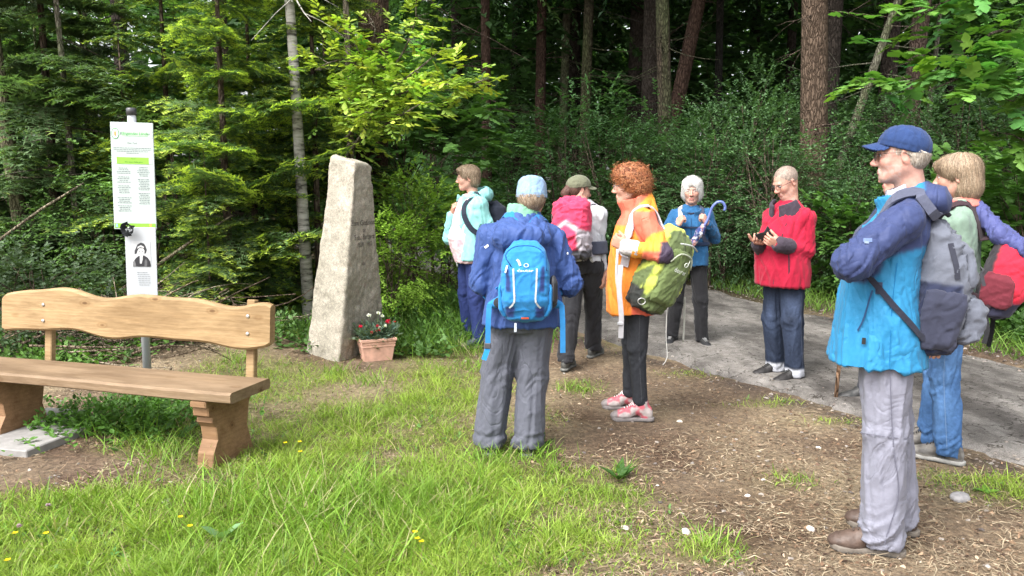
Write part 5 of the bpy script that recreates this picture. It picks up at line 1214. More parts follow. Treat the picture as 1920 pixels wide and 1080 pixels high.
def person(label, pos, yaw, sp, category='person'):
    """builds the continuous skin body; returns the top-level object"""
    H = sp['H']; s = sp.setdefault('s', H / 1.72); z = gz(pos[0], pos[1]) if sp.get('z') is None else sp['z']
    sp.setdefault('hipz', .90 * s); sp.setdefault('neck', (-.01, 0, 1.475 * s)); w = sp.get('shw', .165) * s
    sp.setdefault('sh', {'L': (-.01, w, 1.35 * s), 'R': (-.01, -w, 1.35 * s)})
    for sd, y in (('L', 1), ('R', -1)):
        fx, fy, fa = sp['feet'][sd][:3]; sp.setdefault('hip' + sd, (0, .082 * s * y, sp['hipz'])); sp.setdefault('ank' + sd, (fx - .005, fy, .075))
        h, a = np.array(sp['hip' + sd]), np.array(sp['ank' + sd]); sp.setdefault('knee' + sd, tuple((h * .5 + a * .5) + np.array([sp.get('kb', .02), 0, .02])))
        sp.setdefault('el' + sd, (-.02, .25 * s * y, 1.10 * s)); sp.setdefault('wr' + sd, (.03, .26 * s * y, .86 * s))
    C = np.array(sp['head']); R = Rot(*sp.get('hrot', (0, 0, 0))); hs = sp.get('hs', 1.0); sp['C'], sp['R'], sp['hsz'] = C, R, hs
    # coarse hidden body + fine head + fine hands in one mesh
    bx = sp.get('hipx', 0.0); B = [loft([(.86 * s, bx, 0, .08 * s, .13 * s), (1.05 * s, bx * 1.2, 0, .08 * s, .12 * s), (1.25 * s, bx, 0, .08 * s, .13 * s), (1.36 * s, bx * .6 - .01, 0, .05 * s, .09 * s)], .04)]
    for sd in ('L', 'R'):
        B += [cone(sp['sh'][sd], sp['el' + sd], .045 * s, .038 * s, .04), cone(sp['el' + sd], sp['wr' + sd], .037 * s, .025 * s, .02), cone(sp['hip' + sd], sp['knee' + sd], .07 * s, .045 * s, .04), cone(sp['knee' + sd], sp['ank' + sd], .045 * s, .03 * s, .02)]
    hp = head_prims(C, R, hs, np.array(sp['neck']) + np.array([-.01, 0, -.03]), sp.get('female', False), nose=sp.get('nose', 1.0)); sp['hp'] = hp
    B.append(cone(np.array(sp['neck']) + np.array([-.01, 0, -.05]), C, .045 * s, .05, .03)); parts = [polyg(B, .018)]
    parts.append(polyg(hp, sp.get('hh', .0045), lo=np.array([-9, -9, sp['neck'][2] - .06])))
    for sd in ('L', 'R'):
        hd = sp.get('hand' + sd)
        if hd:
            W = np.array(sp['wr' + sd]) + unit(np.array(sp['wr' + sd]) - np.array(sp['el' + sd])) * .015; fo = np.array(sp['wr' + sd]) * .6 + np.array(sp['el' + sd]) * .4 if hd.get('bare') else np.array(sp['wr' + sd]) * .85 + np.array(sp['el' + sd]) * .15
            W = np.array(hd.get('at', W)); pr = hand_prims(W, fo, hd['d'], hd['n'], sd == 'R', hd.get('curl', (.4, .5, .4)), hd.get('s', .95 if sp.get('female') else 1.02), hd.get('thumb', (.5, .7, .35)), hd.get('tb', .4)); sp['hp' + sd] = pr
            parts.append(polyg(pr, .0034))
    sc = skin_col(C, R, hs, sp.get('skin', (.44, .25, .19)), **sp.get('face', {}))
    V = np.concatenate([p[0] for p in parts]); n = np.cumsum([0] + [len(p[0]) for p in parts]); Q = np.concatenate([p[1] + a for p, a in zip(parts, n)])
    col = sc(V); lowz = (V[:, 2] < sp['neck'][2] - .05) ; nails = 0
    hcol = np.array(sp.get('skin', (.44, .25, .19))) * np.array([1.0, .93, .9]); col[lowz] = hcol * (.92 + .16 * fbm(V[lowz], 60, 3))[:, None]
    o = obj('person', mesh_np('person', V, Q, col, True, M_skin), None, (pos[0], pos[1], z), yaw); tagp(o, label, category)
    return o
def cloth(V, seed, amp, shear=(.0, .0), elbows=(), long=2.6, cross=6.5):
    """long soft folds running mostly downwards plus tight creases near the given joints"""
    d = folds(V, seed, amp, (cross, cross, long), shear) + .8 * folds(V, seed + 50, amp, (cross * .8, cross * .8, long * 1.3), (-shear[0] - 2.5, shear[1] + 1.5)) + .2 * folds(V, seed + 80, amp, (16, 16, 12), (2, -2))
    for j, r, k in elbows:
        w = np.exp(-((V - np.array(j)) ** 2).sum(1) / r ** 2); d = d * (1 - .4 * np.clip(w, 0, 1)) + w * folds(V, seed + 20, amp * k, (7, 7, 19), (3, 2))
    return d
def jcloth(sp, seed, amp, shear=(.5, -.5)):
    return lambda V, N: cloth(V, seed, amp, shear, [(sp['elL'], .12, 1.3), (sp['elR'], .12, 1.3)])
def trousers(o, sp, col, mat=None, r=(.098, .074, .062), amp=.007, h=.010, name='trousers', hem=.055, seed=1, cfn=None, seat=0.0, top=None, sc=None):
    P = leg_prims(sp, r, seat=seat); P.append(custom(lambda q: hem - q[..., 2], (-2, -2, -1), (2, 2, hem + .05), 0, 'i'))
    def disp(V, N): return tcloth(V, sp['s'], amp, seed)
    def c(V):
        k = np.tile(np.array(col, float), (len(V), 1))
        if cfn is not None: k = cfn(V, k)
        return k
    return sdf_obj(name, P, h, mat or M_fabric, o, c, disp)
def tcloth(V, s, amp, seed):
    z = V[:, 2] / s; low = np.exp(-((z - .10) / .09) ** 2); kn = np.exp(-((z - .47) / .09) ** 2); hip = np.exp(-((z - .84) / .08) ** 2)
    d = .8 * folds(V, seed, amp, (8, 8, 2.0), (1.0, .6)) + .6 * folds(V, seed + 9, amp, (7, 7, 3.5), (-3, 2.5))
    return d + low * folds(V, seed + 3, amp * 1.2, (4, 4, 16), (3, 2.5)) + kn * folds(V, seed + 5, amp * .9, (5, 5, 13), (5, 3)) + hip * folds(V, seed + 6, amp * .7, (6, 6, 10), (-4, 5))
def collar(name, o, zc, rows, col, tilt=.4, x=0.0, th=.008, open_=.018, mat=None, h=.007):
    """folded collar: elliptic wall round the neck, lower in front, open at the throat"""
    cut = (lambda Q: open_ - np.abs(Q[..., 1]) + np.maximum(0, -Q[..., 0]) * 9) if open_ else None
    return sdf_obj(name, [shell(rows, th, .0, R=Rot(0, tilt), o=(x, 0, zc), cut=cut)], h, mat or M_fabric, o, col, lambda V, N: folds(V, 3, .003, (18, 18, 18)))
def cuff(o, sp, sd, col, r0=.052, L=.03, back=.0, name='cuff', mat=None):
    E, W = np.array(sp['el' + sd]), np.array(sp['wr' + sd]); d = unit(W - E); return sdf_obj(name, [cone(W - d * L * .7 - d * back, W + d * L * .3 - d * back, r0, r0 * .96, .0), cone(W, W + d * .1, .026, .026, .004, 's')], .006, mat or M_fabric, o, col, lambda V, N: folds(V, 3, .002, (40, 40, 40)))
# ------------------------------------------------------------------ the nine walkers
rp = np.random.default_rng(21)
def toloc(p, pos, yaw):
    d = np.array(p, float) - np.array([pos[0], pos[1], 0]); c, s = math.cos(yaw), math.sin(yaw)
    return np.array([d[0] * c + d[1] * s, -d[0] * s + d[1] * c, d[2]])
def joint(pos, yaw): return lambda px, py, dY=0.0: tuple(toloc(at(px, py, pos[1] + dY), pos, yaw))
def foot(pos, yaw, px, py, a=0.0): q = toloc(gp(px, py), pos, yaw); return (q[0], q[1], a)
def feet(o, sp, cols, **kw):
    for sd in ('L', 'R'):
        fx, fy, fa = sp['feet'][sd]; shoe(o, fx, fy, sp.get('lift', {}).get(sd, 0.0), fa, cols, **kw)
def scale_rows(rows, s): return [(z * s, cx, hx * s, hy * s) for z, cx, hx, hy in rows]
TORSO = [(.78, 0, .15, .205), (.95, 0, .145, .195), (1.10, .01, .138, .18), (1.25, .01, .138, .18), (1.33, 0, .118, .168), (1.40, -.01, .08, .11), (1.455, -.015, .06, .064)]
def backpack(label, owner_pos, yaw, z0, c, Rp, rows, col, n=3.2, amp=.004, group='backpacks carried by the walkers', h=.008):
    e = empty('backpack', (owner_pos[0], owner_pos[1], z0), yaw); tagp(e, label, 'backpack', None)
    P = [loft([(z, cx, 0, hx, hy) for z, cx, hx, hy in rows], .02, R=Rp, o=c, n=n)]
    cf = (lambda V: col((V - np.array(c)) @ Rp)) if callable(col) else col
    sdf_obj('main_bag', P, h, M_fabric, e, cf, lambda V, N: folds(V, 31, amp, (12, 12, 16)))
    return e, P
def tcol(c0, rules):
    def fn(V):
        c = np.tile(np.array(c0, float), (len(V), 1))
        for test, k in rules: m = test(V); c[m] = k
        return c
    return fn
PBACK = Rot(math.pi)

# ---- man with navy cap, blue jacket, arms crossed (nearest)
pos = gp(1664, 1016); yaw = math.radians(160); J = joint(pos, yaw)
gpos, gyaw = pos, yaw
sp = dict(H=1.74, feet={'L': foot(pos, yaw, 1650, 1036, .05), 'R': foot(pos, yaw, 1678, 996, -.12)}, head=J(1689, 289, 0.0), hrot=(math.radians(-2), math.radians(2), 0), hs=.885, hh=.0036, nose=1.2,
          torso=scale_rows([(.775, .085, .19, .22), (.9, .085, .175, .205), (1.05, .09, .152, .188), (1.18, .085, .14, .18), (1.30, .055, .128, .172), (1.39, .02, .09, .12), (1.46, .005, .066, .07)], 1.0),
          elL=J(1597, 492, -.20), wrL=J(1625, 488, .02), elR=J(1600, 500, .26), wrR=J(1650, 515, .0), shw=.165, sleeve=(.076, .067, .054), skin=(0.470, 0.264, 0.212), neck=(.0, 0, 1.46), kb=.0, sh={'L': (.035, .168, 1.36), 'R': (.035, -.168, 1.36)}, hipL=(.06, .085, .90), hipR=(.06, -.085, .90), hipx=.06,
          face=dict(brow=(.35, .28, .22), stub=(.5, .45, .42, .25)), armk=.02)
G = person('man in navy cap and two tone blue jacket with arms crossed', pos, yaw, sp); NAVY, CYAN = (.034, .048, .125), (.022, .18, .35)
sp['extra'] = [ell((-.07, 0, 1.435), (.075, .125, .062), Rot(0, -.35, 0), .03), shell([(-.04, -.0, 0, .10, .10), (.05, .0, 0, .092, .09)], .006, .02, R=Rot(0, .35), o=(.02, 0, 1.42))]
JP = jacket_prims(sp); sh_ = sp['sh']; armp = [cone(sh_['L'], sp['elL'], .078, .069), cone(sp['elL'], sp['wrL'], .070, .056), cone(sh_['R'], sp['elR'], .078, .069), cone(sp['elR'], sp['wrR'], .07, .056)]
def gcol(V):
    c = np.tile(np.array(CYAN, float), (len(V), 1)); arm = np.min([a.fn(V) for a in armp], 0)
    navy = (arm < .02) | (V[:, 2] > 1.25 + .25 * np.clip(-V[:, 0] - .02, -.1, .05)); navy &= ~((V[:, 0] > .095) & (np.abs(V[:, 1]) < .05 + .1 * (1.5 - V[:, 2])) & (V[:, 2] > 1.32)); c[navy] = NAVY
    c[(V[:, 2] > 1.425 - .35 * V[:, 0]) & (V[:, 0] > -.04) & (np.abs(V[:, 1]) < .098)] = CYAN; return c
jk = sdf_obj('jacket', JP, .0072, M_shell, G, gcol, jcloth(sp, 11, .009, (-1.5, .6)))
collar('shirt_collar', G, 1.445, [(-.02, -.0, 0, .078, .074), (.05, -.01, 0, .070, .066)], (.42, .40, .46), .42, .01, .006, .012)
trousers(G, sp, (.185, .187, .23), M_shell, (.104, .084, .079), .009, .0075, seed=4, hem=.035)
feet(G, sp, dict(upper=(.085, .056, .043), toe=(.07, .047, .037), heel=(.065, .045, .036), cuff=(.06, .04, .034), sole=(.14, .12, .10)), s=1.06, lace=(.07, .05, .04), high=.115, h=.005)
make_hair(G, sp['C'], sp['R'], sp['hsz'], 'nape', [(.42, .37, .31), (.5, .46, .4), (.3, .25, .2)], rp, (.36, .31, .26), under=(.048, -.012))
cap_obj(G, sp['C'], sp['R'], sp['hsz'] * 1.01, (.020, .042, .122), True, rim=(.052, -.012), big=1.02)
glasses(G, sp['C'], sp['R'], sp['hsz'], (.10, .09, .08), .0013, (.06, .055, .045))
strap('sleeve_tab', G, [J(1652, 530, -.22), J(1650, 552, -.2)], .012, .002, JP[:1], (.04, .05, .09), .003)
strap('pocket_zip', G, [J(1635, 545, -.2), J(1610, 600, -.2), J(1590, 620, -.2)], .003, .0015, JP[:1], (.02, .05, .12), .002)
strap('hem_tag', G, [J(1615, 634, -.2), J(1614, 646, -.2)], .007, .0015, JP[:1], (.02, .02, .02), .003)
strap('sleeve_logo', G, [J(1627, 436, -.25), J(1628, 449, -.25)], .015, .0015, JP, (.10, .14, .26), .003)
strap('sleeve_logo_mark', G, [J(1627, 439, -.27), J(1628, 446, -.27)], .008, .0015, JP, (.16, .2, .3), .0045)
TPg = leg_prims(sp, (.104, .084, .079))
def seam(o, pts, prims, col, w=.0016): return strap('seam', o, pts, w, .0016, prims, col, .0035)
seam(G, [(.06, .19, .84), (.045, .18, .66), (.03, .17, .48), (.01, .16, .28), (sp['ankL'][0], sp['ankL'][1] + .08, .08)], TPg, (.11, .11, .145)); seam(G, [(.15, .12, .50), (.06, .17, .515), (-.05, .14, .50)], TPg, (.12, .12, .155))
seam(G, [(.05, .22, 1.20), (.06, .24, 1.0), (.06, .25, .80)], JP[:1], (.006, .12, .28)); seam(G, [(.12, .12, 1.40), (.09, .2, 1.30), (.05, .22, 1.24)], JP, (.018, .028, .08))
# his grey and navy backpack
GR, GN = (.115, .125, .155), (.024, .029, .058)
cpk = (-.128, .0, 1.09)
e, BP = backpack('grey marl and navy backpack on the man in the navy cap', pos, yaw, G.location[2], cpk, PBACK @ Rot(0, .10), [(-.255, -.02, .065, .10), (-.235, -.01, .09, .135), (-.1, .005, .108, .152), (.1, -.01, .092, .14), (.2, -.03, .065, .11), (.25, -.055, .035, .07), (.265, -.06, .02, .045)],
               lambda V: np.where(((V[:, 2] > .03) | (V[:, 0] > .055) & (V[:, 2] > -.19))[:, None], np.array(GR) * (.85 + .3 * fbm(V * np.array([1, 1, 5]), 120, 3))[:, None], np.array(GN)), amp=.010, h=.0075, n=2.6)
sdf_obj('front_pocket', [loft([(-.20, .1, 0, .035, .10), (-.17, .105, 0, .06, .115), (-.06, .11, 0, .062, .115), (-.02, .095, 0, .04, .10)], R=PBACK @ Rot(0, .10), o=cpk, n=3.2)], .007, M_fabric, e, lambda V: np.array(GR) * (.85 + .3 * fbm(V * np.array([1, 1, 5]), 120, 3))[:, None], lambda V, N: folds(V, 3, .006, (14, 14, 18)))
sdf_obj('top_pocket', [loft([(.02, .08, 0, .03, .10), (.05, .08, 0, .042, .105), (.16, .05, 0, .035, .09), (.19, .03, 0, .02, .07)], R=PBACK @ Rot(0, .10), o=cpk, n=3.2)], .007, M_fabric, e, lambda V: np.array(GR) * (.85 + .3 * fbm(V * np.array([1, 1, 5]), 120, 3))[:, None], lambda V, N: folds(V, 6, .004, (14, 14, 18)))
sdf_obj('mesh_side_pocket', [loft([(-.23, 0, -.14, .05, .016), (-.2, 0, -.152, .068, .02), (-.04, 0, -.158, .078, .018), (-.0, 0, -.150, .070, .010)], R=PBACK @ Rot(0, .10) , o=cpk, n=2.3)], .006, M_fabric, e, (.034, .037, .06), lambda V, N: folds(V, 16, .007, (12, 12, 14)))
sdf_obj('mesh_side_pocket', [loft([(-.23, 0, .14, .05, .016), (-.2, 0, .152, .068, .02), (-.04, 0, .158, .078, .018), (-.0, 0, .150, .070, .010)], R=PBACK @ Rot(0, .10) , o=cpk, n=2.3)], .006, M_fabric, e, (.034, .037, .06))
for y in (1, -1):
    strap('shoulder_strap', e, [(-.09, .085 * y, 1.38), (-.045, .092 * y, 1.44), (.03, .105 * y, 1.46), (.15, .115 * y, 1.36), (.2, .13 * y, 1.22)], .019, .008, JP, (.075, .082, .12), .006)
    strap('lower_strap', e, [(.16, .17 * y, 1.16), (.06, .205 * y, 1.04), (-.05, .19 * y, .93), (-.11, .16 * y, .88)], .0115, .003, JP + BP, (.02, .022, .035), .010)
MB().tube(poly_interp([(-0.085, .02, 1.335), (-0.120, .03, 1.385), (-0.145, .0, 1.37), (-0.120, -.03, 1.385), (-0.085, -.02, 1.335)], .01), (.008, .002), flat=(0, 1, 0), col=(.03, .03, .04)).build('carry_loop', M_fabric, e, True)
P = project(BP, np.array([(-0.185, .10, 1.16), (-0.245, .06, 1.17), (-0.265, 0, 1.175)]), .045)[0]; MB().tube(P, .0035, 5, (.03, .03, .035)).build('zip', M_fabric, e, True)
MB().tube([P[0], P[0] + np.array([-.012, .012, -.045])], (.006, .002), flat=(0, 1, 0), col=(.03, .03, .035)).build('zip_pull', M_fabric, e)
strap('reflective_piping', e, [(-0.255, .095, .94), (-0.245, .10, .905), (-0.225, .07, .875)], .003, .003, BP, (.7, .7, .72), .02)
for zz, yy, hh in ((-.11, .118, .085), (.105, .104, .075)):
    ringp = [np.array(cpk) + (PBACK @ Rot(0, .10)) @ np.array([.085 if zz < 0 else .055, yy * math.cos(a), zz + hh * math.sin(a)]) for a in np.linspace(0, 2 * math.pi, 25)]
    MB().tube(np.array(ringp), .004, 5, (.05, .055, .07)).build('pocket_piping', M_fabric, e, True)
strap('pack_side_strap', e, [(-0.135, .14, 1.28), (-0.155, .15, 1.2), (-0.165, .155, 1.14)], .010, .002, BP, (.03, .032, .045), .002)

# ---- woman with layered blonde hair behind him
pos = gp(1762, 862); yaw = math.radians(143); J = joint(pos, yaw)
sp = dict(H=1.66, female=True, feet={'L': foot(pos, yaw, 1775, 868, -.1), 'R': foot(pos, yaw, 1742, 846, .15)}, head=J(1793, 331, 0), hrot=(math.radians(6), math.radians(4), 0), hs=.93, shw=.158, skin=(0.462, 0.264, 0.200),
          torso=scale_rows([(.80, -.01, .14, .19), (.95, 0, .142, .19), (1.10, .01, .132, .17), (1.25, .01, .132, .172), (1.34, 0, .11, .16), (1.41, -.01, .075, .1), (1.455, -.015, .058, .062)], .965),
          elL=J(1810, 520, -.16), wrL=J(1762, 630, -.18), handL=dict(d=(.25, .0, -1), n=(.2, -1, 0), curl=(.6, .7, .5)), elR=(-.03, -.24, 1.06), wrR=(.06, -.24, .84), handR=dict(d=(.3, 0, -1), n=(.2, 1, 0)), neck=(-.02, 0, 1.415), sleeve=(.064, .052, .043), face=dict(brow=(.3, .22, .14)))
H_ = person('blonde woman in sage green sweater and blue jeans', pos, yaw, sp); JP = jacket_prims(sp)
sdf_obj('sweater', JP, .009, M_fabric, H_, (.165, .235, .185), jcloth(sp, 17, .011, (1, .5)))
collar('shirt_collar', H_, 1.385, [(-.02, 0, 0, .085, .09), (.04, 0, 0, .068, .068)], (.55, .16, .13), .35, -.015, .007, 0)
def jean(V, k):
    w = np.clip(fbm(V * np.array([1, 1, .5]), 9, 3) * 2 - .7, 0, 1) * np.exp(-((V[:, 2] - .5) / .3) ** 2); return k * (1 + 1.1 * w[:, None] * np.array([1.0, .8, .6]))
trousers(H_, sp, (.045, .105, .235), M_denim, (.094, .074, .066), .009, .009, seed=7, cfn=jean, hem=.04)
feet(H_, sp, dict(upper=(.11, .10, .09), toe=(.16, .15, .135), heel=(.17, .16, .15), cuff=(.06, .055, .05), sole=(.26, .255, .24), mesh=(.07, .065, .06)), s=1.0, lace=(.03, .03, .03), h=.0055)
make_hair(H_, sp['C'], sp['R'], sp['hsz'], 'layered', [(.30, .22, .145), (.38, .30, .21), (.22, .155, .10), (.28, .205, .14)], rp, (.22, .155, .105))
seam(H_, [(-.02, .18, .80), (-.01, .17, .5), (sp['ankL'][0], sp['ankL'][1] + .08, .1)], leg_prims(sp, (.094, .074, .066)), (.12, .2, .34))
RD, RDK = (.50, .022, .045), (.03, .03, .055)
ch = (-.232, .0, 1.02); RB = PBACK @ Rot(0, .22)
e, BP = backpack('red backpack with dark base on the blonde woman', pos, yaw, H_.location[2], ch, RB, [(-.205, -.02, .06, .10), (-.185, -.01, .09, .135), (-.05, .01, .115, .15), (.1, .0, .095, .14), (.18, -.03, .06, .11), (.205, -.05, .03, .07)],
               tcol(RD, [(lambda V: V[:, 2] < -.10, RDK), (lambda V: V[:, 0] < -.05, (.035, .03, .035))]), amp=.005)
MB().tube(project(BP, np.array([(-.29, .12, 1.18), (-.35, .08, 1.1), (-.36, .0, 1.06), (-.35, -.08, 1.1)]), .002)[0], .004, 5, (.03, .02, .025)).build('zip', M_fabric, e, True)
for y in (1, -1):
    sdf_obj('mesh_side_pocket', [loft([(-.14, 0, .135 * y, .06, .02), (-.11, 0, .145 * y, .075, .02), (.0, -.01, .15 * y, .07, .014), (.03, -.02, .14 * y, .05, .008)], R=RB, o=ch, n=3)], .006, M_fabric, e, (.12, .02, .03), lambda V, N: folds(V, 5, .005, (16, 16, 16)))
    strap('shoulder_strap', e, [(-.20, .07 * y, 1.24), (-.12, .09 * y, 1.38), (-.03, .095 * y, 1.41), (.09, .105 * y, 1.31), (.11, .12 * y, 1.16), (.02, .18 * y, 1.02), (-.12, .18 * y, .93), (-.19, .14 * y, .88)], .024, .006, JP + BP, (.035, .02, .025), .003)
    MB().tube(poly_interp([(-.17, .12 * y, .84), (-.185, .125 * y, .76), (-.175, .13 * y, .66 + .03 * y)], .02), (.011, .0015), flat=(0, 1, 0), col=(.02, .02, .022)).build('hanging_strap', M_fabric, e)
MB().tube([(-.36, .02, 1.0), (-.365, .02, .8), (-.35, .03, .72)], .002, 4, (.02, .02, .02)).build('cord', M_fabric, e)
# jacket laid over her pack
e2 = empty('folded_jacket', (pos[0], pos[1], H_.location[2]), yaw); tagp(e2, 'violet blue jacket draped over the top of the red backpack', 'jacket')
sdf_obj('cloth', [cone((-.10, .02, 1.35), (-.20, .06, 1.245), .045, .042, .04), cone((-.20, .08, 1.24), (-.29, .09, 1.19), .038, .03, .04), cone((-.17, -.1, 1.26), (-.29, -.02, 1.20), .04, .03, .04), cone((-.28, .09, 1.19), (-.345, .10, 1.13), .028, .02, .02), cone((-.10, .02, 1.35), (-.10, -.1, 1.32), .045, .04, .03)], .008, M_shell, e2, (.06, .07, .19), lambda V, N: cloth(V, 23, .010, (3, 3), (), 4, 7))
MB().tube([(-.345 + .018 * math.cos(a), .10, 1.14 + .022 * math.sin(a)) for a in np.linspace(0, 6.28, 12)], .003, 5, (.16, .18, .32)).build('loop', M_fabric, e2)

# ---- walker hidden behind the man in the navy cap
pos = gp(1640, 742); yaw = math.radians(172); J = joint(pos, yaw)
sp = dict(H=1.62, feet={'L': foot(pos, yaw, 1622, 746, .0), 'R': foot(pos, yaw, 1650, 735, -.1)}, head=J(1682, 320, 0), hrot=(0, math.radians(4), 0), torso=scale_rows(TORSO, .94), elL=(.02, .25, 1.05), wrL=(.22, .18, 1.0), handL=dict(d=(1, -.1, -.1), n=(0, -1, 0), curl=(1.2, 1.3, .9), tb=.6),
          elR=(-.02, -.24, 1.05), wrR=(.03, -.24, .82), handR=dict(d=(.2, 0, -1), n=(0, 1, 0)), neck=(-.02, 0, 1.385))
I_ = person('walker in pale grey top mostly hidden behind the man in the navy cap', pos, yaw, sp); JP = jacket_prims(sp); ipos, iyaw = pos, yaw
sdf_obj('jacket', JP, .012, M_fabric, I_, (.45, .46, .47), jcloth(sp, 3, .007)); trousers(I_, sp, (.03, .032, .04), None, h=.012); feet(I_, sp, dict(upper=(.03, .03, .03), toe=(.03, .03, .03), heel=(.03, .03, .03), cuff=(.03, .03, .03), sole=(.4, .4, .4)), detail=False, h=.008)
make_hair(I_, sp['C'], sp['R'], sp['hsz'], 'short', (.35, .3, .26), rp)
for y in (1, -1): strap('rucksack_strap', I_, [(-.06, .08 * y, 1.40), (.02, .09 * y, 1.41), (.11, .10 * y, 1.28), (.12, .12 * y, 1.1)], .022, .005, JP, (.02, .02, .022), .003)
pa, pb2 = at(1585, 535, ipos[1] - .03), gp(1567, 748); ws = empty('walking_stick', (pb2[0], pb2[1], 0.012)); tagp(ws, 'brown wooden walking stick of the half hidden walker', 'stick')
d_ = (pa - pb2); MB().tube([(0, 0, 0), tuple(d_ * .3 + np.array([.004, 0, 0])), tuple(d_ * .7 + np.array([-.004, 0, 0])), tuple(d_)], [.013, .014, .013, .014], 10, (.26, .16, .10)).build('shaft', M_bark, ws, True)
MB().tube([tuple(d_ * .985), tuple(d_ * 1.0), tuple(d_ * 1.02)], [.017, .019, .012], 10, (.35, .33, .27)).build('handle', M_leather, ws, True)

# ---- curly haired woman in orange
pos = gp(1192, 782); yaw = math.radians(176); J = joint(pos, yaw)
sp = dict(H=1.64, female=True, feet={'L': foot(pos, yaw, 1200, 787, .0), 'R': foot(pos, yaw, 1180, 766, -.1)}, head=J(1181, 346, 0), hrot=(math.radians(-2), math.radians(3), 0), hs=.945, shw=.16, skin=(0.470, 0.264, 0.192), hh=.004, lift={'R': 0.0},
          torso=[(.70, .05, .15, .195), (.85, .05, .155, .195), (1.02, .04, .15, .185), (1.17, .03, .142, .178), (1.27, .015, .12, .165), (1.35, .0, .085, .11), (1.41, -.005, .064, .066)], neck=(-.02, 0, 1.41),
          sh={'L': (-.015, .16, 1.295), 'R': (-.01, -.155, 1.295)}, elL=J(1243, 474, -.27), wrL=J(1178, 462, -.24), sleeve=(.074, .064, .046), handL=dict(d=(1, -.25, .55), n=(-.3, -1, .2), curl=(1.25, 1.35, .9), tb=.7, thumb=(.6, .5, .5)),
          elR=(.0, -.24, 1.03), wrR=(.06, -.24, .82), handR=dict(d=(.2, .1, -1), n=(0, 1, 0), curl=(.6, .7, .5)), face=dict(brow=(.25, .13, .08)))
D_ = person('curly red haired woman in orange and coral jacket', pos, yaw, sp); ORG, COR, YEL = (.72, .22, .03), (.62, .14, .085), (.74, .28, .035)
sp['extra'] = [shell([(-.06, .0, 0, .105, .11), (.0, .0, 0, .10, .098), (.06, .01, 0, .10, .092)], .008, .03, R=Rot(0, .3), o=(.015, 0, 1.37))]
JP = jacket_prims(sp); A_l = cone(sp['sh']['L'], sp['elL'], .074, .064); F_l = cone(sp['elL'], sp['wrL'], .065, .047); A_r = cone(sp['sh']['R'], sp['elR'], .085, .072)
def dcol(V):
    c = np.tile(np.array(ORG, float), (len(V), 1)); up = V[:, 2] > 1.22 + .35 * np.clip(V[:, 0], -.1, .1); c[up] = COR; a, f = A_l.fn(V), F_l.fn(V)
    arm = a < .016; fo = (f < .016) & (f < a + .01); c[arm] = COR; E, S, W = np.array(sp['elL']), np.array(sp['sh']['L']), np.array(sp['wrL']); ta = ((V - S) @ (E - S)) / ((E - S) @ (E - S)); tf = ((V - E) @ (W - E)) / ((W - E) @ (W - E))
    c[arm & (ta > .52)] = YEL; c[arm & (ta > .8) & (V[:, 0] < E[0] + .04)] = (.05, .035, .06); c[fo] = YEL; c[fo & (tf < .58) & (V[:, 2] < E[2] + .02)] = COR; c[fo & (tf < .12)] = (.05, .035, .06)
    c[(V[:, 0] < -.045) & (V[:, 2] < 1.2) & ~arm & ~fo] = COR; c[(V[:, 0] < .06) & (V[:, 2] < .85) & ~arm & ~fo & (V[:, 1] > 0)] = (.55, .10, .06)
    c[(V[:, 2] > 1.345) & (V[:, 0] < .04) & (V[:, 2] < 1.40 - V[:, 0])] = YEL; return c
sdf_obj('jacket', JP, .0075, M_shell, D_, dcol, jcloth(sp, 13, .009, (-1, .6)))
cuff(D_, sp, 'L', (.62, .58, .58), .050, .055)
trousers(D_, sp, (.028, .03, .036), M_denim, (.092, .062, .046), .006, .009, seed=3, hem=.10)
feet(D_, sp, dict(upper=(.48, .10, .13), toe=(.20, .175, .17), heel=(.36, .33, .31), cuff=(.45, .07, .12), sole=(.20, .18, .175), mesh=(.42, .36, .35)), s=1.0, lace=(.75, .70, .68), h=.005, high=.125)
make_hair(D_, sp['C'], sp['R'], sp['hsz'], 'curly', [(.30, .10, .04), (.38, .15, .06), (.20, .065, .03), (.42, .19, .09)], rp, (.17, .055, .025))
glasses(D_, sp['C'], sp['R'], sp['hsz'], (.25, .25, .27), .0012)
seam(D_, [(.0, .17, .80), (.0, .16, .5), (sp['ankL'][0], sp['ankL'][1] + .06, .14)], leg_prims(sp, (.092, .062, .046)), (.06, .062, .07))
# green backpack slung on her left shoulder
OL, LM, BKD = (.095, .125, .05), (.42, .48, .09), (.03, .032, .03)
cg = np.array(J(1241, 503, -.15)); _z = unit(np.array([-.42, .0, .90])); _x = np.array([-.62, .74, -.05]); _x = unit(_x - _x.dot(_z) * _z); Rg = np.stack([_x, np.cross(_z, _x), _z], 1)
def pcol(V):
    c = np.tile(np.array(OL, float), (len(V), 1)); c[(np.abs(np.abs(V[:, 1]) - .125) < .016) & (V[:, 0] > -.02)] = LM; c[(np.abs(V[:, 2] - (-.02 + .9 * V[:, 0])) < .022) & (np.abs(V[:, 1]) > .10)] = LM; c[V[:, 2] < -.17] = OL; c[(V[:, 2] < -.145) & (V[:, 0] < .07)] = BKD; c[(V[:, 2] > .17) & (V[:, 0] < .02)] = LM; return c
e, BP = backpack('olive and lime green backpack slung on the orange jacket woman', pos, yaw, D_.location[2], cg, Rg, [(-.275, -.01, .06, .09), (-.25, 0, .10, .135), (-.1, .01, .125, .155), (.1, .0, .115, .15), (.2, -.01, .09, .13), (.255, -.03, .055, .085), (.272, -.035, .03, .05)], pcol, amp=.012, h=.0072, n=2.5)
FPK = [loft([(-.19, .10, 0, .03, .085), (-.16, .105, 0, .045, .10), (.02, .105, 0, .04, .10), (.14, .09, 0, .028, .08), (.16, .08, 0, .015, .06)], R=Rg, o=cg, n=2.6)]
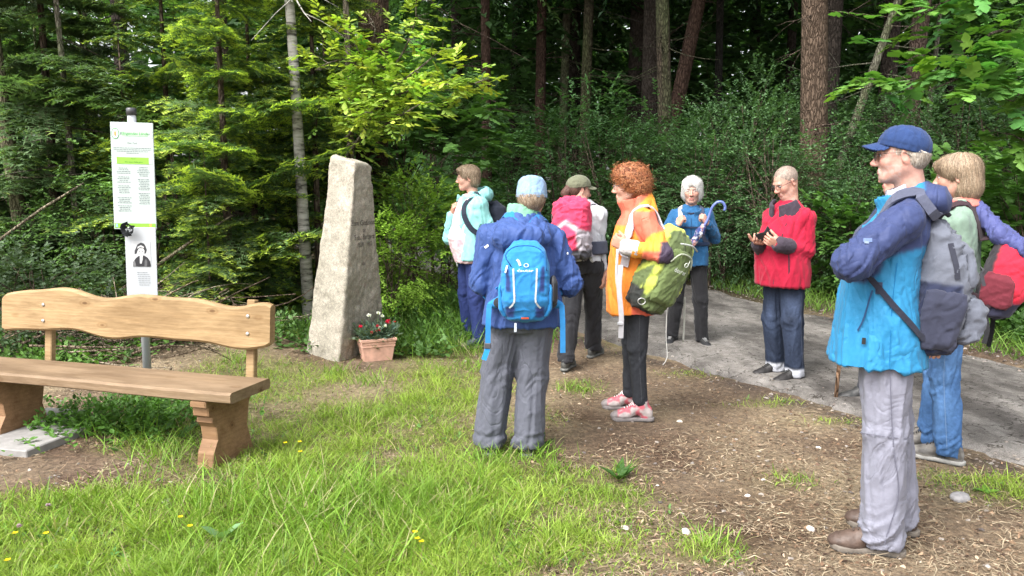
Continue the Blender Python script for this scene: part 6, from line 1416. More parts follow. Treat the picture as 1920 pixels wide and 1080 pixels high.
sdf_obj('front_pocket', FPK, .007, M_fabric, e, (.12, .16, .06), lambda V, N: folds(V, 3, .005, (16, 16, 18)))
Gp = lambda x, y, z: tuple(cg + Rg @ np.array([x, y, z]))
MB().tube(poly_interp([Gp(.125, -.095, .07), Gp(.132, -.05, .135), Gp(.132, .05, .135), Gp(.125, .095, .07)], .02), .005, 5, (.36, .39, .30)).build('piping', M_fabric, e, True)
MB().tube(poly_interp([Gp(.12, -.08, .19), Gp(.135, 0, .205), Gp(.12, .08, .19)], .02), .006, 5, (.34, .36, .33)).build('lid_zip', M_fabric, e, True)
lettering('logo_text', 'deuter', .042, lambda V: project(FPK, cg + (np.c_[np.full(len(V), .172), V[:, 0], V[:, 1] + .045] @ Rg.T), .004)[0], e, (.65, .68, .62))
MB().tube([Gp(.152, .012 + .013 * math.cos(a), .088 + .013 * math.sin(a)) for a in np.linspace(0, 6.28, 13)], .0022, 4, (.65, .68, .62)).build('logo_mark', M_print, e); MB().tube([Gp(.152, .027, .085), Gp(.152, .024, .122)], .0022, 4, (.65, .68, .62)).build('logo_mark', M_print, e)
strap('shoulder_strap', e, [J(1272, 425, -.16), J(1240, 400, -.15), J(1212, 397, -.15), J(1185, 415, -.17), J(1172, 450, -.21), J(1166, 500, -.24)], .026, .007, JP, (.42, .39, .42), .006)
MB().tube(poly_interp([J(1164, 495, -.27), J(1161, 540, -.27), J(1165, 590, -.27), J(1164, 632, -.26)], .02), (.015, .002), flat=(.2, 1, 0), col=(.42, .41, .43)).build('hanging_strap', M_fabric, e, False)
MB().tube(poly_interp([J(1158, 465, -.25), J(1156, 520, -.25), J(1163, 556, -.25)], .02), (.008, .002), flat=(.2, 1, 0), col=(.45, .44, .46)).build('strap_loop', M_fabric, e, True)
MB().box(J(1163, 605, -.27), (.035, .012, .022), None, (.36, .36, .38), .004).build('buckle', M_plastic, e)
MB().tube(poly_interp([J(1250, 580, -.22), J(1249, 630, -.24), J(1251, 668, -.25), J(1243, 682, -.26)], .02), .0028, 4, (.42, .41, .39)).build('hanging_cord', M_fabric, e, True)
MB().tube(poly_interp([J(1284, 555, -.05), J(1283, 600, -.05), J(1281, 640, -.05)], .02), (.006, .0015), flat=(.2, 1, 0), col=(.3, .3, .27)).build('hanging_cord', M_fabric, e, True)
MB().tube([J(1203 + 7 * math.cos(a), 563 + 6 * math.sin(a), -.36) for a in np.linspace(0, 6.28, 14)], .003, 5, (.5, .5, .5)).build('ring', M_metal, e, True)
strap('side_strap', e, [Gp(.02, .15, .09), Gp(.05, .16, .0), Gp(.09, .15, -.1)], .008, .002, BP, (.4, .42, .36), .002)

# ---- person seen from behind in the royal blue jacket
pos = gp(976, 846); yaw = math.radians(88); J = joint(pos, yaw)
sp = dict(H=1.58, female=True, feet={'L': foot(pos, yaw, 917, 848, .12), 'R': foot(pos, yaw, 990, 850, -.1)}, head=J(997, 370, .06), hrot=(math.radians(-4), math.radians(22), 0), hs=.90, shw=.165, hipz=.80,
          torso=[(.735, .0, .165, .23), (.85, 0, .155, .21), (1.0, .01, .142, .188), (1.12, .02, .14, .185), (1.21, .015, .125, .172), (1.285, .01, .095, .12), (1.345, .02, .07, .075)], neck=(.02, 0, 1.335), sh={'L': (.0, .165, 1.22), 'R': (.0, -.165, 1.22)},
          elL=J(903, 528, .0), wrL=J(945, 545, .28), elR=J(1070, 530, .0), wrR=J(1030, 545, .28), sleeve=(.082, .072, .055), handL=dict(d=(.8, -.5, .2), n=(0, -1, 0), curl=(.8, .9, .6)), handR=dict(d=(.8, .5, .2), n=(0, 1, 0), curl=(.8, .9, .6)))
sp['hipL'] = (.0, .085, .80); sp['hipR'] = (.0, -.085, .80)
B_ = person('walker seen from behind in royal blue jacket and pale blue cap', pos, yaw, sp); BLU = (.034, .068, .205)
JT = [loft([(z, cx, -.012, hx, hy) for z, cx, hx, hy in sp['torso']], .03, n=2.5)]
for sd, y in (('L', 1), ('R', -1)):
    S = (sp['sh'][sd][0], sp['sh'][sd][1], sp['sh'][sd][2]); E, W = sp['el' + sd], sp['wr' + sd]
    JT += [cone((.015, .05 * y, 1.29), S, .04, .064, .04), cone(S, E, .069, .063, .02), cone(E, W, .063, .048, .02)]
JT0 = list(JT)
JT += [ell((-.10, -.01, 1.215), (.070, .165, .085), Rot(0, -.5, 0), .03), cone((-.055, .085, 1.27), (-.055, -.105, 1.27), .045, .045, .04), shell([(1.26, .01, -.01, .09, .105), (1.335, .03, -.01, .08, .09)], .008, .02)]
jb = sdf_obj('jacket', JT, .0078, M_shell, B_, BLU, jcloth(sp, 19, .010, (.8, 1.2)))
sdf_obj('scarf', [shell([(1.30, .02, -.01, .082, .082), (1.385, .04, -.01, .074, .072)], .012, .0)], .007, M_fabric, B_, (.16, .36, .24), lambda V, N: folds(V, 3, .006, (30, 30, 40)))
sp['hipz'] = .79
P = [loft([(.70, 0, -.0, .115, .16), (.78, -.015, -.0, .135, .185), (.90, 0, -.005, .12, .17)], .03, n=2.4)]
for sd in ('L', 'R'):
    Hh, A_ = np.array(sp['hip' + sd]), np.array(sp['ank' + sd]); K = Hh * .5 + A_ * .5 + np.array([.02, 0, .02]); P += [cone(Hh + np.array([0, 0, -.02]), K, .100, .086, .03), cone(K, A_, .086, .085, .02)]
P.append(custom(lambda q: .05 - q[..., 2], (-2, -2, -1), (2, 2, .1), 0, 'i'))
sdf_obj('trousers', P, .0088, M_shell, B_, (.088, .092, .115), lambda V, N: tcloth(V, .92, .009, 5) - .006 * np.exp(-((V[:, 2] - .12) / .012) ** 2))
feet(B_, sp, dict(upper=(.05, .055, .065), toe=(.05, .055, .06), heel=(.045, .05, .06), cuff=(.04, .04, .05), sole=(.12, .13, .12)), s=.95, h=.006, detail=False)
make_hair(B_, sp['C'], sp['R'], sp['hsz'], 'short', [(.26, .19, .13), (.33, .26, .19), (.2, .14, .09)], rp, (.20, .145, .10), under=(.03, -.035))
cap_obj(B_, sp['C'], sp['R'], sp['hsz'] * 1.01, (.20, .30, .43), True, rim=(.035, -.035), kepi=True)
for sd, px in (('L', 905), ('R', 1078)): strap('sleeve_mark', B_, [J(px - 3, 465 if sd == 'L' else 471, -.1), J(px + 3, 462 if sd == 'L' else 471, -.1)], .006, .001, JT, (.75, .78, .8), .002)
LB_, LBD = (.025, .18, .42), (.02, .035, .13)
cb = np.array(J(985, 530, -.22)); Rb = PBACK @ Rot(0, .06)
def bcol(V):
    c = np.tile(np.array(LB_, float), (len(V), 1)); y = np.abs(V[:, 1]); c[(y > .055 + .25 * np.maximum(0, -V[:, 2])) & (y < .10) & (V[:, 2] > -.03) & (V[:, 2] < .10) & (V[:, 0] > 0) & (y > .085 - .25 * (.1 - V[:, 2]) * .5)] = LBD; c[(y > .05) & (y < .1) & (V[:, 2] < -.11) & (V[:, 2] > -.17) & (V[:, 0] > 0)] = LBD; c[(V[:, 2] < -.12) & (y < .055)] = (.018, .15, .36); return c
e, BP = backpack('bright blue slim backpack on the walker seen from behind', pos, yaw, B_.location[2], cb, Rb, [(-.205, -.02, .05, .07), (-.185, -.01, .075, .105), (-.08, .005, .095, .13), (.08, .0, .085, .125), (.17, -.02, .06, .105), (.215, -.045, .025, .06)], bcol, amp=.004, h=.007)
Bp = lambda x, y, z: cb + Rb @ np.array([x, y, z])
for y in (1, -1):
    strap('reflective_strip', e, [Bp(.1, .062 * y, .10), Bp(.1, .058 * y, .0), Bp(.1, .055 * y, -.08), Bp(.1, .085 * y, -.12)], .0045, .001, BP, (.42, .44, .46), .004)
    sdf_obj('hip_fin', [cone(Bp(-.03, .09 * y, -.09), Bp(-.06, .185 * y, -.13), .042, .02, .0)], .007, M_fabric, e, (.02, .17, .42)); sdf_obj('mesh_panel', [ell(Bp(.002, .135 * y, -.105), (.014, .034, .030), None, .0)], .006, M_fabric, e, (.03, .032, .036))
    MB().tube(poly_interp([Bp(-.035, .192 * y, -.125), Bp(-.018, .197 * y, -.22), Bp(-.02, .200 * y - .0, -.35 - .03 * (y > 0))], .02), (.014, .0018), flat=(1, 0, 0), col=(.03, .19, .44)).build('hanging_strap', M_fabric, e, False)
    MB().tube([Bp(.02, .15 * y, -.02), Bp(-.02, .12 * y, -.06), Bp(.0, .11 * y, -.12)], (.007, .0015), flat=(1, 0, 0), col=(.02, .19, .46)).build('compression_strap', M_fabric, e)
    strap('shoulder_strap', e, [tuple(Bp(-.07, .06 * y, .19)), (-.03, cb[1] + .085 * y, 1.33), (.05, cb[1] + .09 * y, 1.29), (.15, cb[1] + .10 * y, 1.15), (.14, cb[1] + .13 * y, 1.0), (.0, cb[1] + .2 * y, .92)], .026, .006, JT0 + BP, (.02, .16, .40), .002)
    sdf_obj('stretch_side_pocket', [loft([(-.17, 0, .105 * y, .05, .016), (-.13, 0, .125 * y, .065, .016), (-.02, 0, .132 * y, .06, .01), (.0, 0, .128 * y, .05, .006)], R=Rb, o=cb, n=3)], .006, M_fabric, e, (.02, .18, .44))
MB().box(Bp(-.018, -.20, -.345), (.01, .035, .03), None, (.06, .06, .07), .003).build('buckle', M_plastic, e); strap('strap_end', e, [tuple(Bp(-.02, -.2, -.36)), tuple(Bp(-.01, -.222, -.42))], .014, .0015, None, (.025, .23, .55), normal=(1, 0, 0))
MB().tube(poly_interp([Bp(.09, -.07, .10), Bp(.085, -.10, .16), Bp(.06, -.05, .2), Bp(.06, .05, .2), Bp(.085, .1, .16), Bp(.09, .11, .08)], .02), .0035, 5, (.015, .10, .27)).build('zip', M_fabric, e, True)
strap('zip_pull', e, [Bp(.10, -.045, .17), Bp(.11, -.025, .12)], .006, .002, BP, (.45, .5, .55), .003); strap('zip_pull', e, [Bp(.10, -.10, .12), Bp(.11, -.115, .07)], .005, .002, BP, (.5, .55, .6), .003); strap('zip_pull', e, [Bp(.06, -.05, -.2), Bp(.07, -.05, -.245)], .006, .002, None, (.4, .45, .5), normal=(1, 0, 0))
lettering('logo_text', 'deuter', .032, lambda V: project(BP, cb + (np.c_[np.full(len(V), .10), V[:, 0], V[:, 1] + .085] @ Rb.T), .004)[0], e, (.55, .68, .78))
MB().tube(project(BP, np.array([Bp(.1, .006 + .012 * math.cos(a), .118 + .011 * math.sin(a)) for a in np.linspace(0, 6.28, 12)]), .004)[0], .002, 4, (.55, .68, .78)).build('logo_mark', M_print, e)
strap('red_tab', e, [Bp(.1, -.02, -.18), Bp(.1, .02, -.18)], .005, .001, BP, (.6, .10, .04), .003)
bt = empty('water_bottle', (pos[0], pos[1], B_.location[2]), yaw); tagp(bt, 'black bottle top in the side pocket of the bright blue backpack', 'bottle'); c_ = Bp(.0, .145, .0)
sdf_obj('body', [cone(c_ + np.array([0, 0, -.09]), c_, .024, .024, .01)], .006, M_plastic, bt, (.02, .02, .024)); sdf_obj('cap', [cone(c_ + np.array([0, 0, .012]), c_ + np.array([0, 0, .028]), .021, .014, .01)], .005, M_plastic, bt, (.03, .03, .035))

# ---- woman with pink backpack walking away
pos = gp(1092, 682); yaw = math.radians(62); J = joint(pos, yaw)
sp = dict(H=1.62, female=True, feet={'L': foot(pos, yaw, 1062, 692, .1), 'R': foot(pos, yaw, 1112, 668, -.05)}, head=J(1086, 355, .05), hrot=(math.radians(-42), math.radians(8), 0), hs=.95, shw=.16,
          torso=scale_rows([(.945, .0, .142, .182), (.99, 0, .138, .178), (1.10, .01, .128, .16), (1.25, .01, .13, .168), (1.34, 0, .108, .155), (1.41, -.01, .07, .092), (1.455, -.015, .055, .057)], .94), neck=(-.015, 0, 1.375),
          elR=J(1122, 450, -.04), wrR=J(1130, 500, -.02), sleeve=(.064, .05, .042), handR=dict(d=(.1, .05, -1), n=(.1, 1, 0), curl=(.4, .5, .4), bare=True, at=J(1134, 512, -.02)), elL=(-.05, .24, 1.04), wrL=(.06, .22, .86), handL=dict(d=(.3, 0, -1), n=(.2, -1, 0)), face=dict(brow=(.1, .06, .04)))
C_ = person('woman with olive cap and pale grey top walking away', pos, yaw, sp); JP = jacket_prims(sp)
sdf_obj('top', JP, .009, M_fabric, C_, (.47, .48, .51), jcloth(sp, 27, .009, (1, -1)))
trousers(C_, sp, (.02, .02, .023), None, (.098, .076, .072), .010, .0105, seed=8, seat=.01, hem=.07)
feet(C_, sp, dict(upper=(.06, .065, .06), toe=(.05, .055, .05), heel=(.06, .06, .055), cuff=(.04, .04, .04), sole=(.13, .13, .12)), s=.98, h=.006, detail=False)
make_hair(C_, sp['C'], sp['R'], sp['hsz'], 'nape', [(.085, .04, .028), (.12, .06, .04)], rp, (.05, .025, .02), under=(.04, .0))
hb = frame(None, sp['C'], sp['R'], .98); sdf_obj('hair_bun', [cone(hb((-.09, 0, .0)), hb((-.125, 0, -.05)), .04, .032, .02), cone(hb((-.12, 0, -.04)), hb((-.11, 0, -.11)), .032, .02, .02)], .006, M_hair, C_, (.075, .035, .026), lambda V, N: folds(V, 3, .006, (60, 60, 25)))
cap_obj(C_, sp['C'], sp['R'], sp['hsz'] * 1.01, (.125, .13, .085), True, rim=(.045, .0), big=1.03)
PK, PKG = (.55, .045, .105), (.34, .31, .34)
cp = np.array((-.255, .0, 1.17)); Rc = PBACK @ Rot(0, .02)
e, BP = backpack('pink backpack with grey trim on the woman walking away', pos, yaw, C_.location[2], cp, Rc, [(-.255, -.03, .06, .11), (-.23, -.01, .10, .145), (-.05, .01, .125, .16), (.1, .0, .115, .155), (.19, .0, .10, .15), (.235, -.02, .05, .10)],
               tcol(PK, [(lambda V: (V[:, 2] < -.03) & (np.abs(V[:, 1]) > .09), PKG), (lambda V: np.abs(V[:, 2] - .05 + .6 * np.abs(V[:, 1])) < .02, PKG), (lambda V: V[:, 2] < -.17, (.06, .06, .07))]), amp=.014, h=.0085, n=2.4)
for y in (1, -1):
    strap('shoulder_strap', e, [(-.18, .07 * y, 1.33), (-.09, .09 * y, 1.40), (-.0, .1 * y, 1.38), (.11, .11 * y, 1.26), (.11, .13 * y, 1.1), (.0, .18 * y, 1.0), (-.14, .15 * y, .96)], .026, .006, JP + BP, (.30, .29, .32), .003)
sdf_obj('hip_belt', [shell([(.955, .0, 0, .15, .195), (1.045, .0, 0, .145, .185)], .010, .0)], .0075, M_fabric, e, (.05, .055, .08))
strap('compression_strap', e, [Rc @ np.array((.05, -.16, .1)) + cp, Rc @ np.array((.0, -.17, 0)) + cp, Rc @ np.array((-.05, -.15, -.12)) + cp], .009, .002, BP, (.4, .4, .42), .002)
strap('belt_strap', e, [(-.05, -.2, 1.1), (-.02, -.2, 1.0), (-.02, -.2, .92)], .01, .002, JP, (.35, .37, .4), .015)

# ---- man in red jacket with phone
pos = gp(1462, 706); yaw = math.radians(207); J = joint(pos, yaw)
sp = dict(H=1.66, feet={'L': foot(pos, yaw, 1490, 712, -.12), 'R': foot(pos, yaw, 1452, 700, -.2)}, head=J(1473, 334, .0), hrot=(math.radians(-8), math.radians(26), 0), hs=.97, hh=.0038, shw=.17, skin=(0.487, 0.272, 0.208), nose=1.15,
          torso=[(.76, .02, .16, .215), (.9, .03, .165, .215), (1.05, .03, .16, .20), (1.17, .02, .148, .19), (1.27, .0, .128, .178), (1.35, -.01, .088, .115), (1.41, -.015, .064, .068)], neck=(-.02, 0, 1.40), sh={'L': (-.02, .17, 1.285), 'R': (-.015, -.17, 1.285)},
          elL=J(1512, 462, -.13), wrL=J(1467, 452, -.22), elR=J(1440, 475, .12), wrR=J(1425, 452, -.03), sleeve=(.075, .066, .053), handL=dict(d=(.75, -.42, .28), n=(-.35, -.75, .55), curl=(.65, .7, .4), thumb=(.8, .45, .3), tb=.2, s=1.05), handR=dict(d=(.6, .55, .15), n=(.2, .3, .95), curl=(.55, .8, .5), s=1.05),
          face=dict(brow=(.3, .26, .22), stub=(.5, .4, .36, .25)))
F_ = person('man in red jacket looking down at his phone', pos, yaw, sp); REDJ, CHR = (.34, .012, .036), (.045, .035, .048); fpos, fyaw, fz = pos, yaw, F_.location[2]
JP = jacket_prims(sp)
sdf_obj('jacket', JP, .0078, M_fabric, F_, lambda V: np.where((V[:, 2] < .775)[:, None], np.array(REDJ) * .85, np.array(REDJ)), jcloth(sp, 29, .009, (.8, -.8)))
collar('collar', F_, 1.352, [(-.022, .015, 0, .122, .132), (.02, .01, 0, .112, .118), (.07, -.0, 0, .102, .104)], CHR, .5, -.005, .012, .03)
collar('shirt', F_, 1.345, [(-.03, 0, 0, .082, .082), (.05, 0, 0, .072, .068)], (.55, .05, .07), .5, -.015, .007, .01)
for sd in ('L', 'R'): cuff(F_, sp, sd, CHR, .062, .085)
def fjean(V, k):
    w = np.clip(fbm(V * np.array([1, 1, .6]), 8, 3) * 2.2 - .8, 0, 1) * np.exp(-((V[:, 2] - .55) / .2) ** 2) * (V[:, 0] > 0); k = k * (1 + 2.2 * w[:, None]); k[(V[:, 2] < .125)] = (.40, .41, .45); return k
trousers(F_, sp, (.02, .028, .05), M_denim, (.102, .082, .070), .007, .0092, seed=12, cfn=fjean, hem=.055)
feet(F_, sp, dict(upper=(.022, .02, .02), toe=(.02, .018, .018), heel=(.02, .018, .018), cuff=(.02, .02, .02), sole=(.02, .02, .02)), s=1.06, lace=(.03, .03, .03), h=.006, high=.105)
make_hair(F_, sp['C'], sp['R'], sp['hsz'], 'buzz', [(.30, .25, .21), (.38, .34, .30), (.22, .17, .14)], rp, (.25, .19, .155))
glasses(F_, sp['C'], sp['R'], sp['hsz'], (.03, .03, .04), .0017)
strap('front_zip', F_, [J(1462, 400, -.15), J(1448, 440, -.2), J(1440, 480, -.2), J(1432, 530, -.2)], .004, .0018, JP, (.05, .03, .04), .001); strap('chest_zip', F_, [J(1471, 402, -.2), J(1460, 428, -.2)], .003, .0018, JP, (.04, .02, .03), .001)
strap('pocket_zip', F_, [J(1480, 474, -.25), J(1480, 508, -.25)], .005, .0018, JP, (.04, .02, .03), .001); strap('sleeve_mark', F_, [J(1527, 418, -.2), J(1530, 424, -.2)], .003, .001, JP, (.06, .02, .03), .001)
seam(F_, [(.01, .2, .72), (.0, .19, .45), (sp['ankL'][0], sp['ankL'][1] + .08, .14)], leg_prims(sp, (.102, .082, .070)), (.05, .06, .09)); seam(F_, [(-.02, .2, 1.35), (.04, .235, 1.28), (.03, .21, 1.2)], JP, (.3, .008, .03)); seam(F_, [(.16, .12, .775), (.05, .23, .775), (-.12, .19, .775)], JP[:1], (.3, .008, .03))
ph = empty('phone', (pos[0], pos[1], fz), yaw); tagp(ph, 'dark smartphone in an open case held by the man in red', 'phone'); c0 = np.array(J(1432, 440, -.17)); Rp_ = Rot(.2, -.62, .35)
MB().box(c0, (.145, .074, .009), Rp_, (.015, .018, .02), .003).build('case', M_plastic, ph); MB().box(c0 + Rp_ @ np.array([0, 0, .0055]), (.134, .066, .0015), Rp_, (.02, .03, .035), .0004).build('screen', M_plastic, ph)
MB().box(c0 + Rp_ @ np.array([-.0, .05, .025]), (.145, .004, .055), Rp_ @ Rot(0, 0, -.5), (.02, .035, .04), .001).build('case_flap', M_leather, ph)

# ---- white haired woman with umbrella
pos = gp(1288, 646); yaw = math.radians(-100); J = joint(pos, yaw)
sp = dict(H=1.60, female=True, feet={'L': foot(pos, yaw, 1316, 646, .35), 'R': foot(pos, yaw, 1259, 642, -.25)}, head=J(1298, 350, 0), hrot=(math.radians(-6), math.radians(6), 0), hs=1.02, hh=.004, shw=.155, skin=(0.462, 0.272, 0.212),
          torso=scale_rows([(.85, .01, .135, .185), (.95, .01, .14, .185), (1.10, .015, .135, .17), (1.25, .015, .135, .172), (1.34, 0, .108, .16), (1.41, -.01, .072, .097), (1.455, -.015, .057, .06)], .93), neck=(-.015, 0, 1.355),
          elR=J(1243, 440, .0), wrR=J(1268, 418, -.17), elL=J(1340, 440, .0), wrL=J(1328, 415, -.19), sleeve=(.062, .053, .045), handR=dict(d=(.2, .45, .85), n=(-.7, .6, -.3), curl=(1.2, 1.3, .9), tb=.6), handL=dict(d=(.25, -.5, .8), n=(-.6, -.7, -.3), curl=(1.2, 1.3, .9), tb=.6), face=dict(brow=(.45, .4, .36)))
E_ = person('white haired woman in blue jacket facing the camera', pos, yaw, sp); JP = jacket_prims(sp)
sdf_obj('jacket', JP, .0088, M_fabric, E_, (.022, .095, .215), jcloth(sp, 37, .009, (1, .5)))
collar('collar', E_, 1.275, [(-.03, .01, 0, .105, .115), (.02, .0, 0, .09, .098), (.05, .0, 0, .085, .09)], (.022, .09, .20), .4, .0, .008, .028)
sdf_obj('undershirt', [shell([(-.04, .0, 0, .085, .088), (.03, .0, 0, .068, .068)], .006, .0, R=Rot(0, .35), o=(0, 0, 1.275))], .007, M_fabric, E_, (.02, .022, .04))
trousers(E_, sp, (.016, .016, .018), None, (.088, .07, .062), .008, .011, seed=14, hem=.06)
feet(E_, sp, dict(upper=(.02, .02, .022), toe=(.02, .02, .022), heel=(.02, .02, .02), cuff=(.02, .02, .02), sole=(.10, .10, .10)), s=.96, lace=(.3, .3, .3), h=.007, high=.09)
make_hair(E_, sp['C'], sp['R'], sp['hsz'], 'bob', [(.72, .71, .68), (.82, .81, .79), (.6, .58, .55)], rp, (.55, .54, .51))
strap('front_zip', E_, [(.2, 0, 1.3), (.2, .0, 1.1), (.2, 0, .85)], .003, .0015, JP, (.015, .05, .12), .001)
e = empty('backpack', (pos[0], pos[1], E_.location[2]), yaw); tagp(e, 'small backpack worn by the white haired woman, only its straps showing', 'backpack')
BPe = [loft([(-.19, 0, 0, .06, .10), (-.17, 0, 0, .085, .13), (.12, 0, 0, .085, .13), (.17, 0, 0, .05, .09)], R=PBACK, o=(-.235, 0, 1.07), n=3)]; sdf_obj('main_bag', BPe, .011, M_fabric, e, (.03, .04, .08))
for y in (1, -1): strap('shoulder_strap', e, [(-.15, .07 * y, 1.24), (-.05, .09 * y, 1.34), (.05, .10 * y, 1.30), (.14, .105 * y, 1.2), (.14, .12 * y, 1.06), (.02, .17 * y, .98), (-.13, .14 * y, .93)], .02, .004, JP, (.42, .40, .36) if y < 0 else (.05, .06, .1), .003)
sdf_obj('hip_belt', [shell([(.985, .01, 0, .142, .178), (1.01, .01, 0, .141, .176)], .006, .0)], .007, M_fabric, e, (.02, .035, .08)); strap('chest_strap', e, [(.15, .1, 1.15), (.17, 0, 1.15), (.15, -.1, 1.15)], .008, .002, JP, (.02, .03, .06), .004)
um = empty('umbrella', (pos[0], pos[1], E_.location[2]), yaw); tagp(um, 'folded flowered umbrella with blue crook handle held by the white haired woman', 'umbrella')
u0, u1 = np.array(J(1326, 408, -.24)), np.array(J(1292, 462, -.20)); ud = unit(u1 - u0)
MB().tube(poly_interp([tuple(u0 + ud * .05), tuple(u0), J(1331, 395, -.24), J(1336, 382, -.25), J(1345, 373, -.26), J(1355, 373, -.27), J(1360, 382, -.27), J(1358, 389, -.27)], .012), .0125, 10, (.10, .14, .36)).build('handle', M_plastic, um, True)
ucol = lambda V: np.where((fbm(V, 55, 3) > .62)[:, None], np.array([.55, .30, .26]), np.where((fbm(V, 48, 9) > .60)[:, None], np.array([.60, .62, .66]), np.array([.03, .05, .16])))
sdf_obj('canopy', [cone(u0 + ud * .06, u0 + ud * .12, .022, .034, .02), cone(u0 + ud * .12, u0 + ud * .34, .034, .020, .02)], .005, M_fabric, um, ucol, lambda V, N: folds(V, 3, .007, (60, 60, 12)))
MB().tube([tuple(u0 + ud * .02), tuple(u0 + ud * .40)], .004, 6, (.4, .4, .42)).build('shaft', M_metal, um, True)

# ---- woman in aqua jacket
pos = gp(886, 650); yaw = math.radians(205); J = joint(pos, yaw)
sp = dict(H=1.70, female=True, feet={'L': foot(pos, yaw, 900, 652, -.05), 'R': foot(pos, yaw, 878, 642, -.1)}, head=J(877, 333, 0), hrot=(math.radians(-20), math.radians(3), 0), hs=.93, hh=.0042, shw=.17, skin=(0.487, 0.280, 0.212),
          torso=[(.83, .0, .155, .205), (.95, .01, .158, .205), (1.10, .02, .15, .19), (1.25, .02, .145, .185), (1.34, 0, .118, .17), (1.40, -.01, .08, .11), (1.45, -.015, .06, .064)], neck=(-.015, 0, 1.425),
          elL=J(925, 448, -.08), wrL=J(897, 400, -.16), elR=J(843, 447, .06), wrR=J(847, 404, .0), sleeve=(.072, .062, .05), handL=dict(d=(.15, -.35, .95), n=(-.9, -.3, .1), curl=(.9, 1.0, .7)), handR=dict(d=(.0, .45, .9), n=(-.9, .3, .1), curl=(.9, 1.0, .7)), face=dict(brow=(.3, .22, .16)))
A_p = person('woman in open aqua jacket and pink top looking left', pos, yaw, sp); AQ = (.24, .54, .53)
inner = [loft([(.80, .02, 0, .135, .165), (.92, .04, 0, .15, .17), (1.02, .06, 0, .158, .17), (1.15, .04, 0, .14, .165), (1.30, .025, 0, .13, .16), (1.38, .0, 0, .10, .14), (1.43, -.01, 0, .07, .075)], n=2.3)]
sdf_obj('pink_top', inner, .009, M_fabric, A_p, lambda V: np.where((fbm(V, 26, 4) > .56)[:, None], np.array([.70, .56, .58]), np.array([.66, .42, .47])) * (1 - .25 * (np.abs(fbm(V, 18, 9) - .5) < .03) * (V[:, 2] < 1.15))[:, None], lambda V, N: folds(V, 7, .006, (10, 10, 12)))
op = custom(lambda q: np.maximum(np.abs(q[..., 1] + .03) - (.145 - .085 * np.clip((q[..., 2] - 1.15) / .27, 0, 1)), -(q[..., 0] - .015)), (.0, -.3, .5), (.5, .3, 1.6), .008, 's')
sp['extra'] = []; JP0 = jacket_prims(sp); JA = [JP0[0], op] + JP0[1:] + [ell((-.11, 0, 1.425), (.085, .145, .075), Rot(0, -.4, 0), .03), ell((-.07, 0, 1.475), (.055, .095, .05), None, .02, 's'), shell([(-.05, .0, 0, .115, .13), (.03, .0, 0, .105, .118)], .007, .02, R=Rot(0, .4), o=(-.01, 0, 1.40), cut=lambda Q: .06 - np.abs(Q[..., 1]) + np.maximum(0, -Q[..., 0]) * 9)]
JA += [cone((.10, .055, 1.41), (.145, .115, 1.15), .014, .014, .02), cone((.145, .115, 1.15), (.135, .125, .84), .014, .016, .02), cone((.09, -.10, 1.41), (.07, -.175, 1.15), .014, .014, .02), cone((.07, -.175, 1.15), (.06, -.185, .84), .014, .016, .02)]
sdf_obj('jacket', JA, .0085, M_fabric, A_p, lambda V: np.where(((np.abs(V[:, 1]) < .075) & (V[:, 0] > -.10) & (V[:, 0] < .0) & (V[:, 2] > 1.42))[:, None], np.array([.03, .12, .13]), np.array(AQ)), jcloth(sp, 43, .009, (.8, -.8)))
trousers(A_p, sp, (.022, .035, .125), M_denim, (.100, .078, .066), .006, .0105, seed=18, hem=.05)
feet(A_p, sp, dict(upper=(.05, .06, .09), toe=(.16, .13, .10), heel=(.12, .10, .08), cuff=(.03, .04, .08), sole=(.25, .22, .18)), s=1.0, h=.007, detail=False)
make_hair(A_p, sp['C'], sp['R'], sp['hsz'], 'short', [(.26, .19, .125), (.36, .28, .20), (.20, .14, .09)], rp, (.17, .12, .08)); glasses(A_p, sp['C'], sp['R'], sp['hsz'], (.35, .3, .25), .0012)
MB().tube([(.145, .02, .83), (.16, .022, .80), (.158, .03, .77)], .002, 4, (.7, .7, .72)).build('drawstring', M_fabric, A_p)
strap('wrist_band', A_p, [np.array(sp['wrL']) + np.array([.03 * math.cos(a), .03 * math.sin(a), .012]) for a in np.linspace(0, 6.0, 10)], .004, .002, None, (.02, .02, .02), normal=(0, 0, 1))
e, BP = backpack('black backpack on the woman in the aqua jacket', pos, yaw, A_p.location[2], (-.235, 0, 1.16), PBACK, [(-.2, -.02, .05, .10), (-.18, 0, .08, .13), (0, .01, .10, .145), (.14, 0, .08, .13), (.2, -.03, .035, .08)], (.018, .022, .035), amp=.005, h=.010)
for y in (1, -1): strap('shoulder_strap', e, [(-.17, .07 * y, 1.34), (-.08, .10 * y, 1.43), (.02, .11 * y, 1.42), (.12, .12 * y, 1.3), (.08, .18 * y, 1.12), (-.12, .17 * y, 1.0)], .024, .006, JP0 + BP, (.02, .025, .04), .003)
